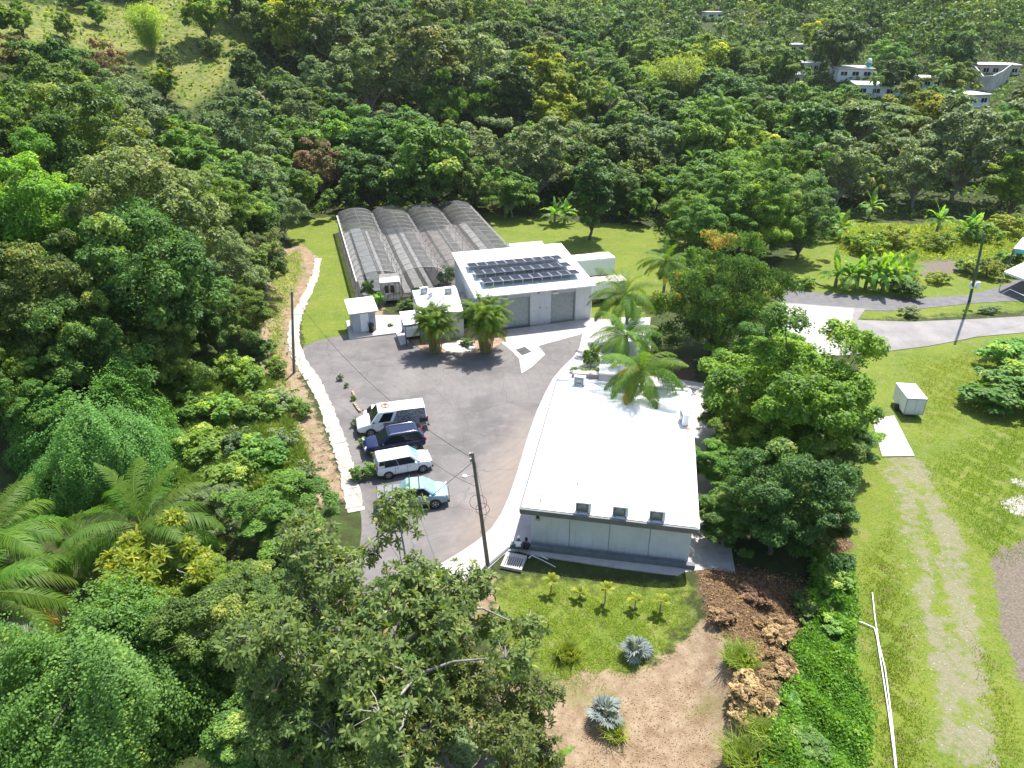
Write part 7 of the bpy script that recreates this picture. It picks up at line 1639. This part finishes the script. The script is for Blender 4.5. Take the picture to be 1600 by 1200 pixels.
base = [crown(np.random.default_rng(200 + k), 5, 5.4, 13, 900, sub=7, irr=.25, rc=(.22, .38), up=.3, jit=.3, inner=.62, low=-.45) for k in range(8)]
for i in range(len(fp)):
    b = base[rs.integers(8)]; n = 850 if dist[i] < 320 else 600 if dist[i] < 440 else 150 if dist[i] < 650 else 90
    s = rs.choice([.75, .95, 1.15, 1.5], p=[.3, .3, .25, .15]) * rs.uniform(.85, 1.15) * (1 if dist[i] < 430 else 1.35 if dist[i] < 650 else 1.9); a = rs.uniform(0, 6.28); c_, s_ = math.cos(a), math.sin(a); rot = np.array([[c_, -s_, 0], [s_, c_, 0], [0, 0, 1]])
    j = rs.choice(900, n, replace=False); C.append(b[0][j] @ rot.T * s * np.array([1, 1, rs.uniform(.8, 1.3)]) + np.array([fp[i, 0], fp[i, 1], Z[i] + 5.2 * s])); Nn.append(b[1][j] @ rot.T); A_.append(b[2][j] @ rot.T)
    T.append(np.clip(b[3][j] * .8 + rs.choice([-.12, 0, .12, .3], p=[.3, .35, .25, .1]) + rs.normal(0, .08) + .05 * (dist[i] > 0), 0, 1)); Ls.append(np.full(n, s * (.82 if n > 700 else 1.08 if n > 300 else 1.4 if n > 100 else 1.9)))
Ls = np.concatenate(Ls)
tag(link('forest', leaf_mesh('forest', np.concatenate(C), np.concatenate(Nn), np.concatenate(A_), Ls, Ls * .62, np.concatenate(T), M['far_leaf'])), 'far forest covering the valley and hills as one mass', None, None, 'stuff')
# undergrowth on the forest floor and scrub on the pasture
def undergrowth(n, seed, test, y0, y1, L0, hm, mat, label, name='undergrowth'):
    rng = np.random.default_rng(seed); Y = np.sqrt(rng.uniform(y0 ** 2, y1 ** 2, n)); X = Y * rng.uniform(-.80, .80, n); k = test(X, Y); X = X[k]; Y = Y[k]; n = len(X); Zg = hgt(X, Y)
    v = vnoise(X, Y, .55, seed); P = np.stack([X, Y, Zg + np.clip(.5 + .6 * v, .05, 1.3) * hm * rng.uniform(.2, 1, n)], 1); L = L0 * rng.uniform(.6, 1.3, n) * np.clip(np.hypot(X, Y) / 110, .55, 1.8)
    tag(link(name, leaf_mesh(name, P, unit(np.array([0, 0, .8]) + .6 * rng.normal(size=(n, 3))), rng.normal(size=(n, 3)), L, L * .5, np.clip(.40 + .18 * v + rng.normal(0, .17, n), 0, 1), M[mat])), label, None, None, 'stuff')
forest_floor = lambda X, Y: ~inpoly(X, Y, CLEAR) & ~inpoly(X, Y, PASTURE) & (pdist(X, Y, CLEAR) > .6) & (pdist(X, Y, [(-48, 168), (-36, 164), (-22, 160), (-8, 152)], False) > 6.5)
undergrowth(110000, 5, lambda X, Y: forest_floor(X, Y), 20, 300, .55, 1.8, 'leaf_dark', 'leafy undergrowth on the forest floor')
undergrowth(40000, 8, lambda X, Y: inpoly(X, Y, PASTURE), 140, 330, .62, .9, 'leaf_yellow', 'low scrub on the upper left pasture', 'scrub')
undergrowth(26000, 9, lambda X, Y: forest_floor(X, Y) & (pdist(X, Y, CLEAR) < 5), 60, 190, .45, 1.5, 'leaf_yellow', 'weedy fringe along the forest edge', 'weeds')

# ------------------------------------------------------------------ humid air
hzb = MB().box((0, 600, 68), (1640, 1340, 142)).build('haze', bpy.data.materials.new('haze')); tag(hzb, kind='stuff')
hm_ = hzb.data.materials[0]; hm_.use_nodes = True; hm_.node_tree.nodes.clear()
ho = hm_.node_tree.nodes.new('ShaderNodeOutputMaterial'); hv = hm_.node_tree.nodes.new('ShaderNodeVolumePrincipled')
hv.inputs['Color'].default_value = (.86, .93, 1, 1); hv.inputs['Density'].default_value = .00008; hv.inputs['Anisotropy'].default_value = .35
hm_.node_tree.links.new(hv.outputs[0], ho.inputs['Volume'])
print('TRIS', sum(len(m.polygons) for m in bpy.data.meshes if m.users) * 2)
